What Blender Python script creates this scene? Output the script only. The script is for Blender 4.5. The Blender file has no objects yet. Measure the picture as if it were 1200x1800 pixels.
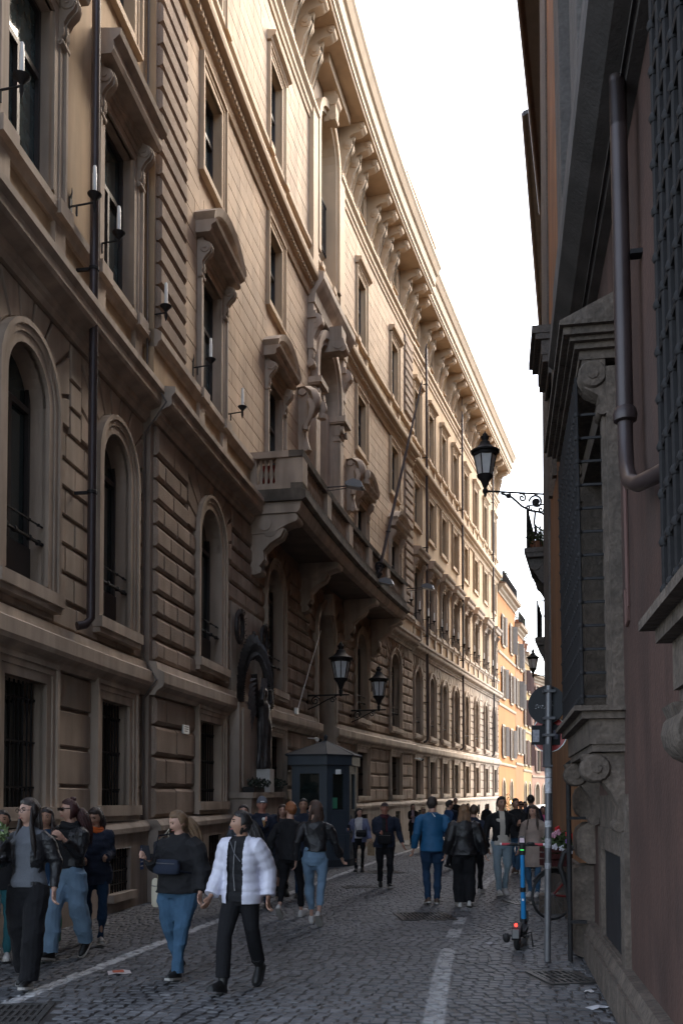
import bpy, math, random
from mathutils import Vector, Matrix, noise
import numpy as np
R = math.radians
random.seed(7)
sc = bpy.context.scene
COL = sc.collection

# ------------------------------------------------------------------ camera
cam_d = bpy.data.cameras.new("camera")
cam = bpy.data.objects.new("camera", cam_d)
COL.objects.link(cam)
cam.location = (0, 0, 1.70)
cam.rotation_euler = (R(91.9), 0, 0)
cam_d.sensor_fit = 'HORIZONTAL'
cam_d.sensor_width = 36
cam_d.lens = 49.5
cam_d.shift_y = 0.3777
cam_d.clip_start = 0.1
cam_d.clip_end = 5000
sc.camera = cam

# ------------------------------------------------------------------ sky, sun, exposure
SUN_EL, SUN_AZ = R(38), R(45)            # azimuth measured from +Y towards +X
w = bpy.data.worlds.new("World")
sc.world = w
w.use_nodes = True
nt = w.node_tree
nt.nodes.clear()
sky = nt.nodes.new('ShaderNodeTexSky')
sky.sky_type = 'NISHITA'
sky.sun_disc = False
sky.sun_elevation = SUN_EL
sky.sun_rotation = SUN_AZ
sky.air_density = 1.0
sky.dust_density = 2.0
sky.ozone_density = 1.0
bg = nt.nodes.new('ShaderNodeBackground')
bg.inputs['Strength'].default_value = 0.15
out = nt.nodes.new('ShaderNodeOutputWorld')
hs = nt.nodes.new('ShaderNodeHueSaturation')
hs.inputs['Saturation'].default_value = .6
nt.links.new(sky.outputs[0], hs.inputs['Color'])
nt.links.new(hs.outputs[0], bg.inputs[0])
nt.links.new(bg.outputs[0], out.inputs[0])
sun_d = bpy.data.lights.new("sun", 'SUN')
sun_d.energy = 1.5
sun_d.angle = R(40)
sun_d.color = (1.0, 0.82, 0.60)
sun = bpy.data.objects.new("sun", sun_d)
COL.objects.link(sun)
sd = Vector((math.sin(SUN_AZ) * math.cos(SUN_EL), math.cos(SUN_AZ) * math.cos(SUN_EL), math.sin(SUN_EL)))
sun.rotation_euler = sd.to_track_quat('Z', 'Y').to_euler()
sc.view_settings.view_transform = 'Standard'
sc.view_settings.look = 'None'
sc.view_settings.gamma = 1
sc.view_settings.use_curve_mapping = False
sc.view_settings.exposure = 2.2
sc.cycles.max_bounces = 6
sc.cycles.diffuse_bounces = 4

# ------------------------------------------------------------------ mesh helpers
class MB:
    def __init__(s, fn=None):
        s.v = []; s.f = []; s.m = []; s.fn = fn; s.cur = 0
    def add(s, vs, fs):
        b = len(s.v)
        if s.fn: vs = [s.fn(*p) for p in vs]
        s.v += [tuple(p) for p in vs]
        s.f += [tuple(b + i for i in f) for f in fs]
        s.m += [s.cur] * len(fs)
        return b
    def box(s, x0, x1, y0, y1, z0, z1):
        if x0 > x1: x0, x1 = x1, x0
        if y0 > y1: y0, y1 = y1, y0
        if z0 > z1: z0, z1 = z1, z0
        s.add([(x0,y0,z0),(x1,y0,z0),(x1,y1,z0),(x0,y1,z0),(x0,y0,z1),(x1,y0,z1),(x1,y1,z1),(x0,y1,z1)],
              [(3,2,1,0),(4,5,6,7),(0,1,5,4),(1,2,6,5),(2,3,7,6),(3,0,4,7)])
    def quad(s, a, b, c, d):
        s.add([a, b, c, d], [(0, 1, 2, 3)])
    def loft(s, rings, caps=True, closed=True):
        n = len(rings[0]); vs = [p for r in rings for p in r]; fs = []
        for i in range(len(rings) - 1):
            for j in range(n if closed else n - 1):
                k = (j + 1) % n
                fs.append((i*n+j, i*n+k, (i+1)*n+k, (i+1)*n+j))
        if caps:
            fs.append(tuple(range(n - 1, -1, -1)))
            fs.append(tuple((len(rings)-1)*n + j for j in range(n)))
        s.add(vs, fs)
    def tube(s, pts, r, n=8, caps=True, sq=1.0, up=None):
        pts = [Vector(p) for p in pts]
        if not hasattr(r, '__len__'): r = [r] * len(pts)
        rings = []; prev = None
        for i, p in enumerate(pts):
            t = (pts[min(i+1, len(pts)-1)] - pts[max(i-1, 0)])
            if t.length < 1e-9: t = Vector((0, 0, 1))
            t.normalize()
            if prev is None:
                a = Vector(up) if up else (Vector((0, 0, 1)) if abs(t.z) < .9 else Vector((0, 1, 0)))
                a = (a - t * a.dot(t)).normalized()
            else:
                a = (prev - t * prev.dot(t)).normalized()
            prev = a; b = t.cross(a)
            ri = r[i]
            rings.append([p + (a * math.cos(q) * ri + b * math.sin(q) * ri * sq) for q in [2*math.pi*k/n for k in range(n)]])
        s.loft(rings, caps)
    def lathe(s, prof, c=(0,0,0), n=16, ax='z'):
        rings = []
        for (r, z) in prof:
            ring = []
            for k in range(n):
                q = 2*math.pi*k/n
                if ax == 'z': p = (c[0]+r*math.cos(q), c[1]+r*math.sin(q), c[2]+z)
                elif ax == 'y': p = (c[0]+r*math.cos(q), c[1]+z, c[2]+r*math.sin(q))
                else: p = (c[0]+z, c[1]+r*math.cos(q), c[2]+r*math.sin(q))
                ring.append(p)
            rings.append(ring)
        s.loft(rings)
    def prism(s, poly, a, b, ax='x'):
        # poly: 2D points; extruded from a to b along ax
        def P(p, t):
            if ax == 'x': return (t, p[0], p[1])
            if ax == 'y': return (p[0], t, p[1])
            return (p[0], p[1], t)
        n = len(poly)
        s.add([P(p, a) for p in poly] + [P(p, b) for p in poly],
              [(i, (i+1) % n, n+(i+1) % n, n+i) for i in range(n)] + [tuple(range(n-1, -1, -1)), tuple(range(n, 2*n))])
    def ell(s, c, r, n=12, m=8):
        rings = []
        for i in range(1, m):
            t = math.pi * i / m
            rings.append([(c[0]+r[0]*math.sin(t)*math.cos(q), c[1]+r[1]*math.sin(t)*math.sin(q), c[2]-r[2]*math.cos(t)) for q in [2*math.pi*k/n for k in range(n)]])
        s.loft(rings)
    def build(s, name, mats, parent=None, smooth=False, angle=40, kind=None, loc=None, fix=True):
        me = mesh_of(s, name, mats, smooth, angle, fix, parent)
        return obj(name, me, parent, kind, loc)

def mesh_of(s, name, mats, smooth=False, angle=40, fix=True, parent=None):
    me = bpy.data.meshes.new(name)
    off = Vector((0, 0, 0))
    if parent is not None and fix == 'world':
        off = wloc(parent)
    me.from_pydata([(p[0]-off.x, p[1]-off.y, p[2]-off.z) for p in s.v], [], s.f)
    if not isinstance(mats, (list, tuple)): mats = [mats]
    for m in mats: me.materials.append(m)
    if len(mats) > 1:
        me.polygons.foreach_set('material_index', [min(i, len(mats)-1) for i in s.m])
    bm_normals(me)
    if smooth:
        me.polygons.foreach_set('use_smooth', [True] * len(me.polygons))
        if angle < 180: me.set_sharp_from_angle(angle=R(angle))
    me.update()
    return me

import bmesh
def bm_normals(me):
    if len(me.polygons) > 60000: return
    b = bmesh.new(); b.from_mesh(me)
    bmesh.ops.recalc_face_normals(b, faces=b.faces)
    b.to_mesh(me); b.free()

def wloc(o):
    v = Vector((0, 0, 0))
    while o is not None:
        v = v + o.location; o = o.parent
    return v

def obj(name, me, parent=None, kind=None, loc=None, rz=None):
    o = bpy.data.objects.new(name, me)
    COL.objects.link(o)
    if parent is not None: o.parent = parent
    if kind: o['kind'] = kind
    if loc is not None: o.location = loc
    if rz is not None: o.rotation_euler = (0, 0, rz)
    return o

def thing(name, label, cat, loc=(0, 0, 0), rz=0, group=None):
    o = bpy.data.objects.new(name, None)
    COL.objects.link(o)
    o.location = loc; o.rotation_euler = (0, 0, rz)
    o.empty_display_size = .2
    o['label'] = label; o['category'] = cat
    if group: o['group'] = group
    return o

def copy_tree(o, parent=None):
    c = o.copy(); COL.objects.link(c); c.parent = parent
    for ch in list(o.children): copy_tree(ch, c)
    return c

# ------------------------------------------------------------------ materials
MATS = {}
def mat(name, col, rough=.8, var=.15, scale=1.5, streak=0, bump=.0, bscale=40, metal=0, spec=.5, stain=0, stain_col=None, fine=0, clear=0, isl=0):
    if name in MATS: return MATS[name]
    m = bpy.data.materials.new(name); MATS[name] = m
    m.use_nodes = True
    n = m.node_tree.nodes; l = m.node_tree.links
    b = n['Principled BSDF']
    b.inputs['Roughness'].default_value = rough
    b.inputs['Metallic'].default_value = metal
    b.inputs['Specular IOR Level'].default_value = spec
    if clear: b.inputs['Coat Weight'].default_value = clear
    geo = n.new('ShaderNodeNewGeometry')
    pos = geo.outputs['Position']
    def nz(sc_, det=4, mapping=None):
        t = n.new('ShaderNodeTexNoise'); t.inputs['Scale'].default_value = sc_; t.inputs['Detail'].default_value = det
        src = pos
        if mapping:
            mp = n.new('ShaderNodeMapping'); mp.inputs['Scale'].default_value = mapping
            l.new(pos, mp.inputs['Vector']); src = mp.outputs[0]
        l.new(src, t.inputs['Vector']); return t.outputs[0]
    def ramp(src, a, b_, lo, hi):
        r = n.new('ShaderNodeMapRange'); r.inputs['From Min'].default_value = a; r.inputs['From Max'].default_value = b_
        r.inputs['To Min'].default_value = lo; r.inputs['To Max'].default_value = hi
        l.new(src, r.inputs['Value']); return r.outputs[0]
    def mul(a, b_):
        q = n.new('ShaderNodeMath'); q.operation = 'MULTIPLY'
        l.new(a, q.inputs[0]); l.new(b_, q.inputs[1]); return q.outputs[0]
    if var or streak or fine:
        f = ramp(nz(scale), .3, .7, 1 - var, 1 + var)
        if streak:
            f = mul(f, ramp(nz(3.2, 5, (1, 1, .12)), .35, .7, 1 + streak*.3, 1 - streak))
        if isl:
            oi = n.new('ShaderNodeObjectInfo'); ad = n.new('ShaderNodeMath'); ad.operation = 'ADD'
            l.new(geo.outputs['Random Per Island'], ad.inputs[0]); l.new(oi.outputs['Random'], ad.inputs[1])
            fr = n.new('ShaderNodeMath'); fr.operation = 'FRACT'; l.new(ad.outputs[0], fr.inputs[0])
            f = mul(f, ramp(fr.outputs[0], 0, 1, 1 - isl, 1 + isl))
        if fine:
            f = mul(f, ramp(nz(bscale, 3), .3, .7, 1 - fine, 1 + fine))
        vm = n.new('ShaderNodeVectorMath'); vm.operation = 'SCALE'
        vm.inputs[0].default_value = col[:3]
        l.new(f, vm.inputs['Scale'])
        src = vm.outputs[0]
        if stain:
            mx = n.new('ShaderNodeMix'); mx.data_type = 'RGBA'
            l.new(ramp(nz(.9, 6, (1, 1, .6)), .5, .68, 0, stain), mx.inputs['Factor'])
            l.new(src, mx.inputs['A'])
            sc2 = stain_col or (col[0]*.4, col[1]*.4, col[2]*.4)
            mx.inputs['B'].default_value = (*sc2, 1)
            src = mx.outputs['Result']
        l.new(src, b.inputs['Base Color'])
    else:
        b.inputs['Base Color'].default_value = (*col[:3], 1)
    if bump:
        bp = n.new('ShaderNodeBump'); bp.inputs['Strength'].default_value = bump; bp.inputs['Distance'].default_value = .02
        l.new(nz(bscale, 5), bp.inputs['Height']); l.new(bp.outputs[0], b.inputs['Normal'])
    return m

def emat(name, col, strength):
    m = bpy.data.materials.new(name); m.use_nodes = True
    b = m.node_tree.nodes['Principled BSDF']
    b.inputs['Base Color'].default_value = (*col, 1)
    b.inputs['Emission Color'].default_value = (*col, 1)
    b.inputs['Emission Strength'].default_value = strength
    return m

M_ashlar = mat('ashlar_stone', (.47, .35, .25), .85, .12, .8, .2, .12, 60, stain=.25, isl=.07)
M_stucco = mat('stucco', (.46, .335, .215), .9, .13, .9, .22, .06, 50, stain=.2)
M_trim = mat('trim_stone', (.44, .355, .285), .8, .14, 1.4, .32, .08, 50, stain=.25, stain_col=(.2, .17, .14))
M_trim_hi = mat('upper_trim_stone', (.50, .375, .255), .8, .08, 1.0, .10, .05, 50)
M_rust = mat('rough_brown_stone', (.34, .262, .208), .95, .14, 1.6, .2, .6, 55, fine=.12, stain=.4, isl=.13)
M_wing = mat('wing_stone', (.41, .33, .265), .85, .14, 1.5, .3, .15, 60, stain=.4, isl=.08)
M_joint = mat('joint_stone', (.27, .215, .175), .95, .1, 2)  # darker stone tone of the recessed wall behind the facing blocks
M_plinth = mat('plinth_travertine', (.36, .295, .245), .8, .16, 1.3, .35, .2, 40, stain=.35)
M_frame_dark = mat('dark_window_frame', (.045, .04, .04), .5, 0)
M_iron = mat('black_iron', (.018, .017, .018), .7, .2, 20, spec=.3)
M_pipe = mat('dark_brown_pipe', (.05, .036, .036), .4, .2, 3, metal=.2)
M_glass = mat('dark_window_glass', (.025, .04, .042), .05, 0, spec=1.0)
M_glass2 = mat('curtain_and_reflection_glass', (.07, .10, .10), .06, .4, 5, streak=.5, spec=1.0)  # curtain tone, with the sky's reflection put into the base colour as well
M_void = mat('dark_interior', (.006, .006, .006), .9, 0)
M_candle = mat('white_candle_tube', (.78, .78, .76), .4, 0)
M_bronze = mat('dark_bronze', (.055, .05, .05), .5, .3, 12, metal=.4)
M_soot = mat('sooty_balcony_edge', (.13, .11, .09), .9, .35, 3, .4, .3, 40, stain=.5, stain_col=(.03, .03, .028))
M_lampglass = mat('frosted_lamp_glass', (.62, .64, .66), .3, .1, 6)
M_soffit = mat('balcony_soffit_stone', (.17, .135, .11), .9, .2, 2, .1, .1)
# ------------------------------------------------------------------ the curved line of the long palace front
_gy = [-20, 11, 16, 21.6, 30, 38, 45, 100]; _gv = [.134, .134, .150, .18, .25, .31, .33, .345]
_Y = np.arange(-6, 105, .02); _g = np.interp(_Y, _gy, _gv); _X = np.cumsum(_g) * .02
_i0 = int(np.argmin(abs(_Y - 15.85))); _X = _X - _X[_i0] + (-2.82 - .18 - .354)
_S = np.cumsum(np.hypot(_g, 1)) * .02; _S = _S - _S[_i0]
def P(u):
    x = float(np.interp(u, _S, _X)); y = float(np.interp(u, _S, _Y)); g = float(np.interp(u, _S, _g))
    h = math.hypot(g, 1)
    return x, y, g / h, 1 / h
def zo(y): return .0125 * max(0.0, y - 14)
def W(u, d, z):
    x, y, tx, ty = P(u)
    return (x + ty * d, y - tx * d, z + (zo(y) if z > .25 else 0))
def frame_at(u, d=0):
    x, y, tx, ty = P(u)
    return Vector((x + ty * d, y - tx * d, zo(y))), math.atan2(ty, tx)

pal = thing('palazzo', 'long beige stone palace with arched windows, rusticated lower walls and a deep bracketed cornice', 'palace', (W(13, 0, 0)[0], W(13, 0, 0)[1], 0))
PL = pal.location.copy()

def usteps(a, b, du=1.3):
    n = max(1, int(math.ceil((b - a) / du))); return [a + (b - a) * i / n for i in range(n + 1)]

def sweep(mb, prof, a, b, closed=True, du=1.3):
    rings = [[(u, d, z) for d, z in prof] for u in usteps(a, b, du)]
    mb.loft(rings, caps=closed, closed=closed)

def wall(mb, d, u0, u1, z0, z1, ops):
    """front sheet at depth d with rectangular or arched holes: ops = (centre, halfwidth, zbottom, ztop_or_spring, arched)"""
    ops = sorted([o for o in ops if u0 < o[0] < u1])
    cur = u0
    def plain(a, b, za, zb):
        if b - a < 1e-4 or zb - za < 1e-4: return
        us = usteps(a, b)
        for i in range(len(us) - 1): mb.quad((us[i], d, za), (us[i+1], d, za), (us[i+1], d, zb), (us[i], d, zb))
    for (c, h, zb, zt, ar) in ops:
        plain(cur, c - h, z0, z1)
        plain(c - h, c + h, z0, zb)
        if ar:
            n = 12
            pts = [(c - h * math.cos(math.pi * i / n), zt + h * math.sin(math.pi * i / n)) for i in range(n + 1)]
            for i in range(n):
                mb.quad((pts[i][0], d, pts[i][1]), (pts[i+1][0], d, pts[i+1][1]), (pts[i+1][0], d, z1), (pts[i][0], d, z1))
        else: plain(c - h, c + h, zt, z1)
        cur = c + h
    plain(cur, u1, z0, z1)

# stretches of the front: left wing, centre, right wing
UL, UC0, UC1, UR = -9.0, -.10, 27.45, 53.3
BL = [-7.2, -4.27, -1.3]
BC = [3.2, 8.45, 14.0, 18.9, 24.15]
BR = [29.05, 32.1, 35.1, 38.1, 41.3, 44.6, 48.1, 51.55]
DC = .18
SECT = [(UL, UC0, 0.0, BL, .56, .84), (UC0, UC1, DC, BC, .70, .98), (UC1, UR, 0.0, BR, .56, .84)]
SPR = 6.86
body = MB(W)
for (a, b, d, bays, hi, ho) in SECT:
    side = d == 0
    # plinth
    cel = [] if b > 28 else [(c, .42, .28, .95, False) for c in bays if abs(c - 14.0) > 1]
    if b > 28: cel = [(c, .4, .3, .9, False) for c in bays]
    pd = d + .13
    segs = [(a, b)] if side else [(a, 13.0), (15.0, b)]
    for (p, q) in segs:
        body.cur = 1
        wall(body, pd, p, q, 0, 1.18, cel)
        sweep(body, [(d-.1, 1.18), (pd+.05, 1.18), (pd+.05, 1.26), (pd-.02, 1.36), (d-.1, 1.36)], p, q)
    # ground storey wall, behind the stones
    body.cur = 2
    ops = [(c, hi, 1.62, 3.22, False) if abs(c - 14.0) > 1 else (c, .95, 0, 3.55, False) for c in bays]
    wall(body, d - .05, a, b, 0 if not side else 1.3, 3.55, ops)
    # string course
    for (p, q) in segs:
        body.cur = 0
        sweep(body, [(d-.1, 3.46), (d+.06, 3.46), (d+.10, 3.54), (d+.20, 3.60), (d+.22, 3.66), (d+.22, 3.84), (d+.10, 3.90), (d+.08, 4.02), (d-.1, 4.05)], p, q)
    body.cur = 2
    ops = [(c, hi, 4.5, SPR, True) if abs(c - 14.0) > 1 else (c, .95, 3.55, 6.6, True) for c in bays]
    wall(body, d - .05, a, b, 3.55, 8.6, ops)
    wall(body, d - .02, a, b, 8.1, 8.75, [])
    # main ledge
    segs2 = [(a, b)] if side else [(a, 6.2), (20.9, b)]
    body.cur = 0
    for (p, q) in segs2:
        sweep(body, [(d-.1, 8.12), (d+.05, 8.12), (d+.08, 8.2), (d+.12, 8.23), (d+.12, 8.31), (d+.29, 8.37), (d+.32, 8.42), (d+.32, 8.54), (d+.38, 8.60), (d+.38, 8.70), (d-.1, 8.76)], p, q)
    # dado and sill course
    body.cur = 4
    wall(body, d, a, b, 8.7, 9.5, [])
    body.cur = 0
    sweep(body, [(d-.1, 9.42), (d+.05, 9.42), (d+.08, 9.5), (d+.13, 9.54), (d+.13, 9.66), (d+.05, 9.72), (d-.1, 9.74)], a, b)
    for c in bays:
        for sx in (-1, 1):
            body.box(c + sx*.78 - .16, c + sx*.78 + .16, d, d + .07, 8.72, 9.42)
            body.box(c + sx*.78 - .2, c + sx*.78 + .2, d, d + .17, 9.5, 9.7)
    # upper walls
    body.cur = 3 if not side else 4
    dd = d - .02 if not side else d
    b1 = [(c, .62, 9.85, 12.3, False) for c in bays if abs(c - 14.0) > 1] + ([(14.0, 1.2, 9.7, 14.0, True)] if not side else [])
    wall(body, dd, a, b, 9.7, 13.7 if side else 14.0, b1 if side else [o for o in b1 if not o[4]] + [(14.0, 1.2, 9.7, 14.0, False)])
    b2 = [(c, .58, 14.4, 16.3, False) for c in bays if abs(c - 14.0) > 1]
    if side: wall(body, dd, a, b, 13.7, 16.8, b2)
    else: wall(body, dd, a, b, 14.0, 16.8, b2 + [(14.0, 1.2, 14.0, 14.75, True)])
    # second string course
    body.cur = 5
    sweep(body, [(d-.1, 16.62), (d+.06, 16.62), (d+.09, 16.72), (d+.09, 16.80), (d+.16, 16.84), (d+.16, 16.98), (d+.20, 17.0), (d+.34, 17.06), (d+.36, 17.14), (d+.36, 17.24), (d+.30, 17.30), (d-.1, 17.34)], a, b)
    body.cur = 4
    wall(body, d, a, b, 17.3, 18.15, [])
    body.cur = 5
    sweep(body, [(d-.1, 18.1), (d+.06, 18.1), (d+.12, 18.17), (d+.12, 18.28), (d+.04, 18.33), (d-.1, 18.34)], a, b)
    for c in bays:
        for sx in (-1, 1):
            body.box(c + sx*.74 - .14, c + sx*.74 + .14, d, d + .06, 17.32, 18.1)
            body.box(c + sx*.74 - .18, c + sx*.74 + .18, d, d + .16, 18.14, 18.31)
    body.cur = 3 if not side else 4
    b3 = [(c, .56, 18.5, 20.75, False) if abs(c - 14.0) > 1 else (c, 1.05, 18.5, 22.3, False) for c in bays]
    wall(body, dd, a, b, 18.3, 22.3, b3)
    wall(body, dd, a, b, 22.3, 24.7, [(c, .3, 23.25, 24.05, False) if abs(c - 14.0) > 1 else (c, 1.05, 22.3, 22.55, True) for c in bays])
    # architrave band under the brackets
    body.cur = 5
    for (p, q) in ([(a, b)] if side else [(a, 12.6), (15.4, b)]):
        sweep(body, [(d-.1, 22.1), (d+.05, 22.1), (d+.07, 22.22), (d+.12, 22.26), (d+.12, 22.42), (d+.22, 22.5), (d+.22, 22.62), (d-.1, 22.66)], p, q)
    # frieze ledge, soffit, cornice
    sweep(body, [(d-.1, 24.52), (d+.95, 24.52), (d+.98, 24.62), (d+1.02, 24.62), (d+1.02, 24.80), (d+1.10, 24.86), (d+1.12, 25.0), (d+1.14, 25.25), (d+1.22, 25.3), (d+1.32, 25.52), (d+1.38, 25.6), (d+1.38, 25.76), (d+.2, 26.1), (d-.1, 26.1)], a, b)
    # small modillion blocks
# end faces and roof
body.cur = 6
sweep(body, [(1.3, 25.78), (1.34, 25.83), (-.5, 26.5), (-3, 27.2), (-6, 27.2), (-6, 26.0), (0, 25.9)], UL, UR)
body.cur = 4
def endface(u, d0, z0, z1, mi):
    body.cur = mi
    body.quad((u, d0, z0), (u, -8, z0), (u, -8, z1), (u, d0, z1))
endface(UR, 0, 0, 24.7, 4)
endface(UL, 0, 0, 24.7, 4)
for z0, z1, mi in ((0, 1.3, 1), (1.3, 8.75, 2), (8.7, 24.7, 4)):
    body.cur = mi
    for u, s in ((UC0, 1), (UC1, -1)):
        o = -.05 if mi == 2 else (.13 if mi == 1 else 0)
        body.quad((u, -.1, z0), (u, DC + o, z0), (u, DC + o, z1), (u, -.1, z1))
# attic block standing on the cornice
body.cur = 5
body.box(22.3, 27.7, -.4, 1.18, 25.85, 26.75)
body.box(22.2, 27.8, -.5, 1.26, 26.75, 26.9)
# advanced centre strip round the great niche
for (p, q) in ((12.0, 12.6), (15.4, 16.0)):
    body.cur = 0
    body.box(p, q, .1, DC + .22, 16.5, 17.45)
    body.box(p - .05, q + .05, .1, DC + .40, 17.0, 17.35)
    body.cur = 5
    body.box(p, q, .1, DC + .16, 17.45, 22.6)
body.cur = 0
sweep(body, [(DC-.1, 16.4), (DC+.22, 16.4), (DC+.25, 16.7), (DC+.42, 16.95), (DC+.5, 17.1), (DC+.5, 17.3), (DC-.1, 17.4)], 11.9, 16.1)
body_o = body.build('wall', [M_trim, M_plinth, M_joint, M_ashlar, M_stucco, M_trim_hi, mat('roof_tiles', (.2, .12, .08), .9)], pal, fix='world')

# dentil / leaf band as one carved run
mb = MB(W)
for (a, b, d, bays, hi, ho) in SECT:
    u = a + .1
    while u < b - .1:
        mb.box(u, u + .09, d + .14, d + .22, 16.85, 16.97)
        u += .17
mb.build('carved_band', M_trim_hi, pal, fix='world', kind='stuff')

# ------------------------------------------------------------------ facing stones
stones = []   # (uc, d, z0, z1, L, style)
def spans(a, b, blocks):
    res = [(a, b)]
    for (p, q) in blocks:
        new = []
        for (x, y) in res:
            if q <= x or p >= y: new.append((x, y)); continue
            if p > x: new.append((x, p))
            if q < y: new.append((q, y))
        res = new
    return [s for s in res if s[1] - s[0] > .08]
def course(a, b, d, z0, z1, blocks, L, style, shift=0.0):
    for (p, q) in spans(a, b, blocks):
        n = max(1, round((q - p) / L))
        if n > 1 and shift:
            cuts = [p] + [p + (q - p) * (i + .5 * (shift > 0)) / n for i in range(0 if shift > 0 else 1, n)] + [q]
        else: cuts = [p + (q - p) * i / n for i in range(n + 1)]
        cuts = sorted(set(round(c, 3) for c in cuts))
        for i in range(len(cuts) - 1):
            if cuts[i+1] - cuts[i] > .06:
                stones.append((.5*(cuts[i]+cuts[i+1]), d, z0, z1, cuts[i+1]-cuts[i], style))
fans = []
for (a, b, d, bays, hi, ho) in SECT:
    cen = d > 0
    st = 'rust' if cen else 'wing'
    # ground courses
    for k in range(4):
        z0 = 1.37 + k * .53; z1 = z0 + .53
        z1 = min(z1, 3.46)
        bl = [(c - ho - .02, c + ho + .02) if abs(c - 14.0) > 1 else (12.75, 15.25) for c in bays]
        if cen: bl.append((4.55, 7.15))
        course(a + (.14 if cen else 0), b - (.14 if cen else 0), d, z0, z1, bl, 1.3 if not cen else 1.2, st, .5 if (k % 2 and cen) else 0)
    # low band under the arches
    bl = [(4.55, 7.15), (12.75, 15.25)] if cen else []
    course(a + .14 * cen, b - .14 * cen, d, 4.06, 4.42, bl, .75, st, .5)
    # arch storey
    hc = .392
    for k in range(9):
        z0 = 4.44 + k * hc; z1 = z0 + hc
        if k == 8: z1 = 8.12
        bl = []
        for c in bays:
            if abs(c - 14.0) < 1: bl.append((c - 1.3, c + 1.3) if z1 < 6.6 else (c - 1.9, c + 1.9)); continue
            e = ho + .02 if z1 < SPR + .12 else (ho + .48 + .10 * (k % 2) if cen else ho + .46)
            bl.append((c - e, c + e))
        if cen and z0 < 5.95: bl.append((4.55, 7.15))
        course(a + .14 * cen, b - .14 * cen, d, z0, z1, bl, .8, st, .5 if k % 2 else 0)
    for c in bays:
        if abs(c - 14.0) < 1: fans.append((c, d, 1.25, 6.6, 1.9, 8.1, 11, st))
        else: fans.append((c, d, ho, SPR, ho + (.5 if cen else .45), 8.11, 11 if cen else 9, st))
    if cen:
        # quoins and ashlar of the upper floors
        for k in range(32):
            z0 = 9.76 + k * .386
            if 16.2 < z0 < 18.3 or z0 > 22: continue
            for (p, q, s_) in ((a + .1, a + 1.55, 1), (b - 1.55, b - .1, -1)):
                L = 1.45 - .0 * (k % 2)
                stones.append((.5*(p+q), d + .03, z0, z0 + .386, L, 'quoin'))
        for zz0, zz1, blk in ((9.74, 16.6, lambda z0, z1: [(c-.95, c+.95) for c in bays if z0 < 12.9 and abs(c-14.0) > 1] + [(c-.85, c+.85) for c in bays if z1 > 14.05 and z0 < 16.55 and abs(c-14.0) > 1] + [(11.9, 16.1)]),
                              (18.34, 22.1, lambda z0, z1: [(c-.82, c+.82) for c in bays if z0 < 21.1 and abs(c-14.0) > 1] + [(12.0, 16.0)])):
            n = round((zz1 - zz0) / .36); hh = (zz1 - zz0) / n
            for k in range(n):
                z0 = zz0 + k * hh
                course(a + 1.6, b - 1.6, d, z0, z0 + hh, blk(z0, z0 + hh), 1.15, 'flat', .5 if k % 2 else 0)
def stone_geo(mb, x0, x1, d, z0, z1, style):
    if style == 'rust': g, gz, t, e, ez = .004, .022, .085, .035, .055
    elif style == 'quoin': g, gz, t, e, ez = .01, .02, .07, .03, .05
    elif style == 'wing': g, gz, t, e, ez = .007, .024, .05, .012, .015
    else: g, gz, t, e, ez = .006, .008, .006, .003, .003
    back = d - .05 if style != 'flat' else d - .022
    f = d - .05 + t if style != 'flat' else d + .006
    if style == 'quoin': back, f = d - .05, d + .05
    x0 += g; x1 -= g; z0 += gz; z1 -= gz
    m = f - (f - back) * .45
    vs = [(x0, back, z0), (x1, back, z0), (x1, back, z1), (x0, back, z1),
          (x0, m, z0), (x1, m, z0), (x1, m, z1), (x0, m, z1),
          (x0+e, f, z0+ez), (x1-e, f, z0+ez), (x1-e, f, z1-ez), (x0+e, f, z1-ez)]
    fs = []
    for b in (0, 4):
        fs += [(b, b+1, b+5, b+4), (b+1, b+2, b+6, b+5), (b+2, b+3, b+7, b+6), (b+3, b, b+4, b+7)]
    fs.append((8, 9, 10, 11))
    mb.add(vs, fs)
def sty(st): return {'rust': M_rust, 'quoin': M_rust, 'wing': M_wing, 'flat': M_ashlar}[st]
# nearest stones that the photograph shows large: one object each
near = [s for s in stones if s[5] != 'flat' and s[0] > -5.2]
near.sort(key=lambda s: P(s[0])[1])
single = near[:300]; sset = set(id(s) for s in single)
cache = {}
for (uc, d, z0, z1, L, st) in single:
    key = (st, round(L, 2), round(z1 - z0, 3))
    if key not in cache:
        mb = MB(); stone_geo(mb, -L/2, L/2, 0, 0, z1 - z0, st)
        mb.v = [(x, -y, z) for x, y, z in mb.v]
        cache[key] = mesh_of(mb, 'stone', [sty(st)])
    loc, ang = frame_at(uc, d + random.uniform(-.006, .006))
    o = obj('stone', cache[key], pal, None, loc + Vector((0, 0, z0)) - PL, ang)
for st, nm in (('rust', 'rusticated_stonework'), ('wing', 'smooth_stonework'), ('quoin', 'quoin_stonework'), ('flat', 'ashlar_stonework')):
    mb = MB(W)
    for s in stones:
        if s[5] == st and id(s) not in sset: stone_geo(mb, s[0]-s[4]/2, s[0]+s[4]/2, s[1] + random.uniform(-.003, .003), s[2], s[3], st)
    if mb.v: mb.build(nm, sty(st), pal, fix='world', kind='stuff')
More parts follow.
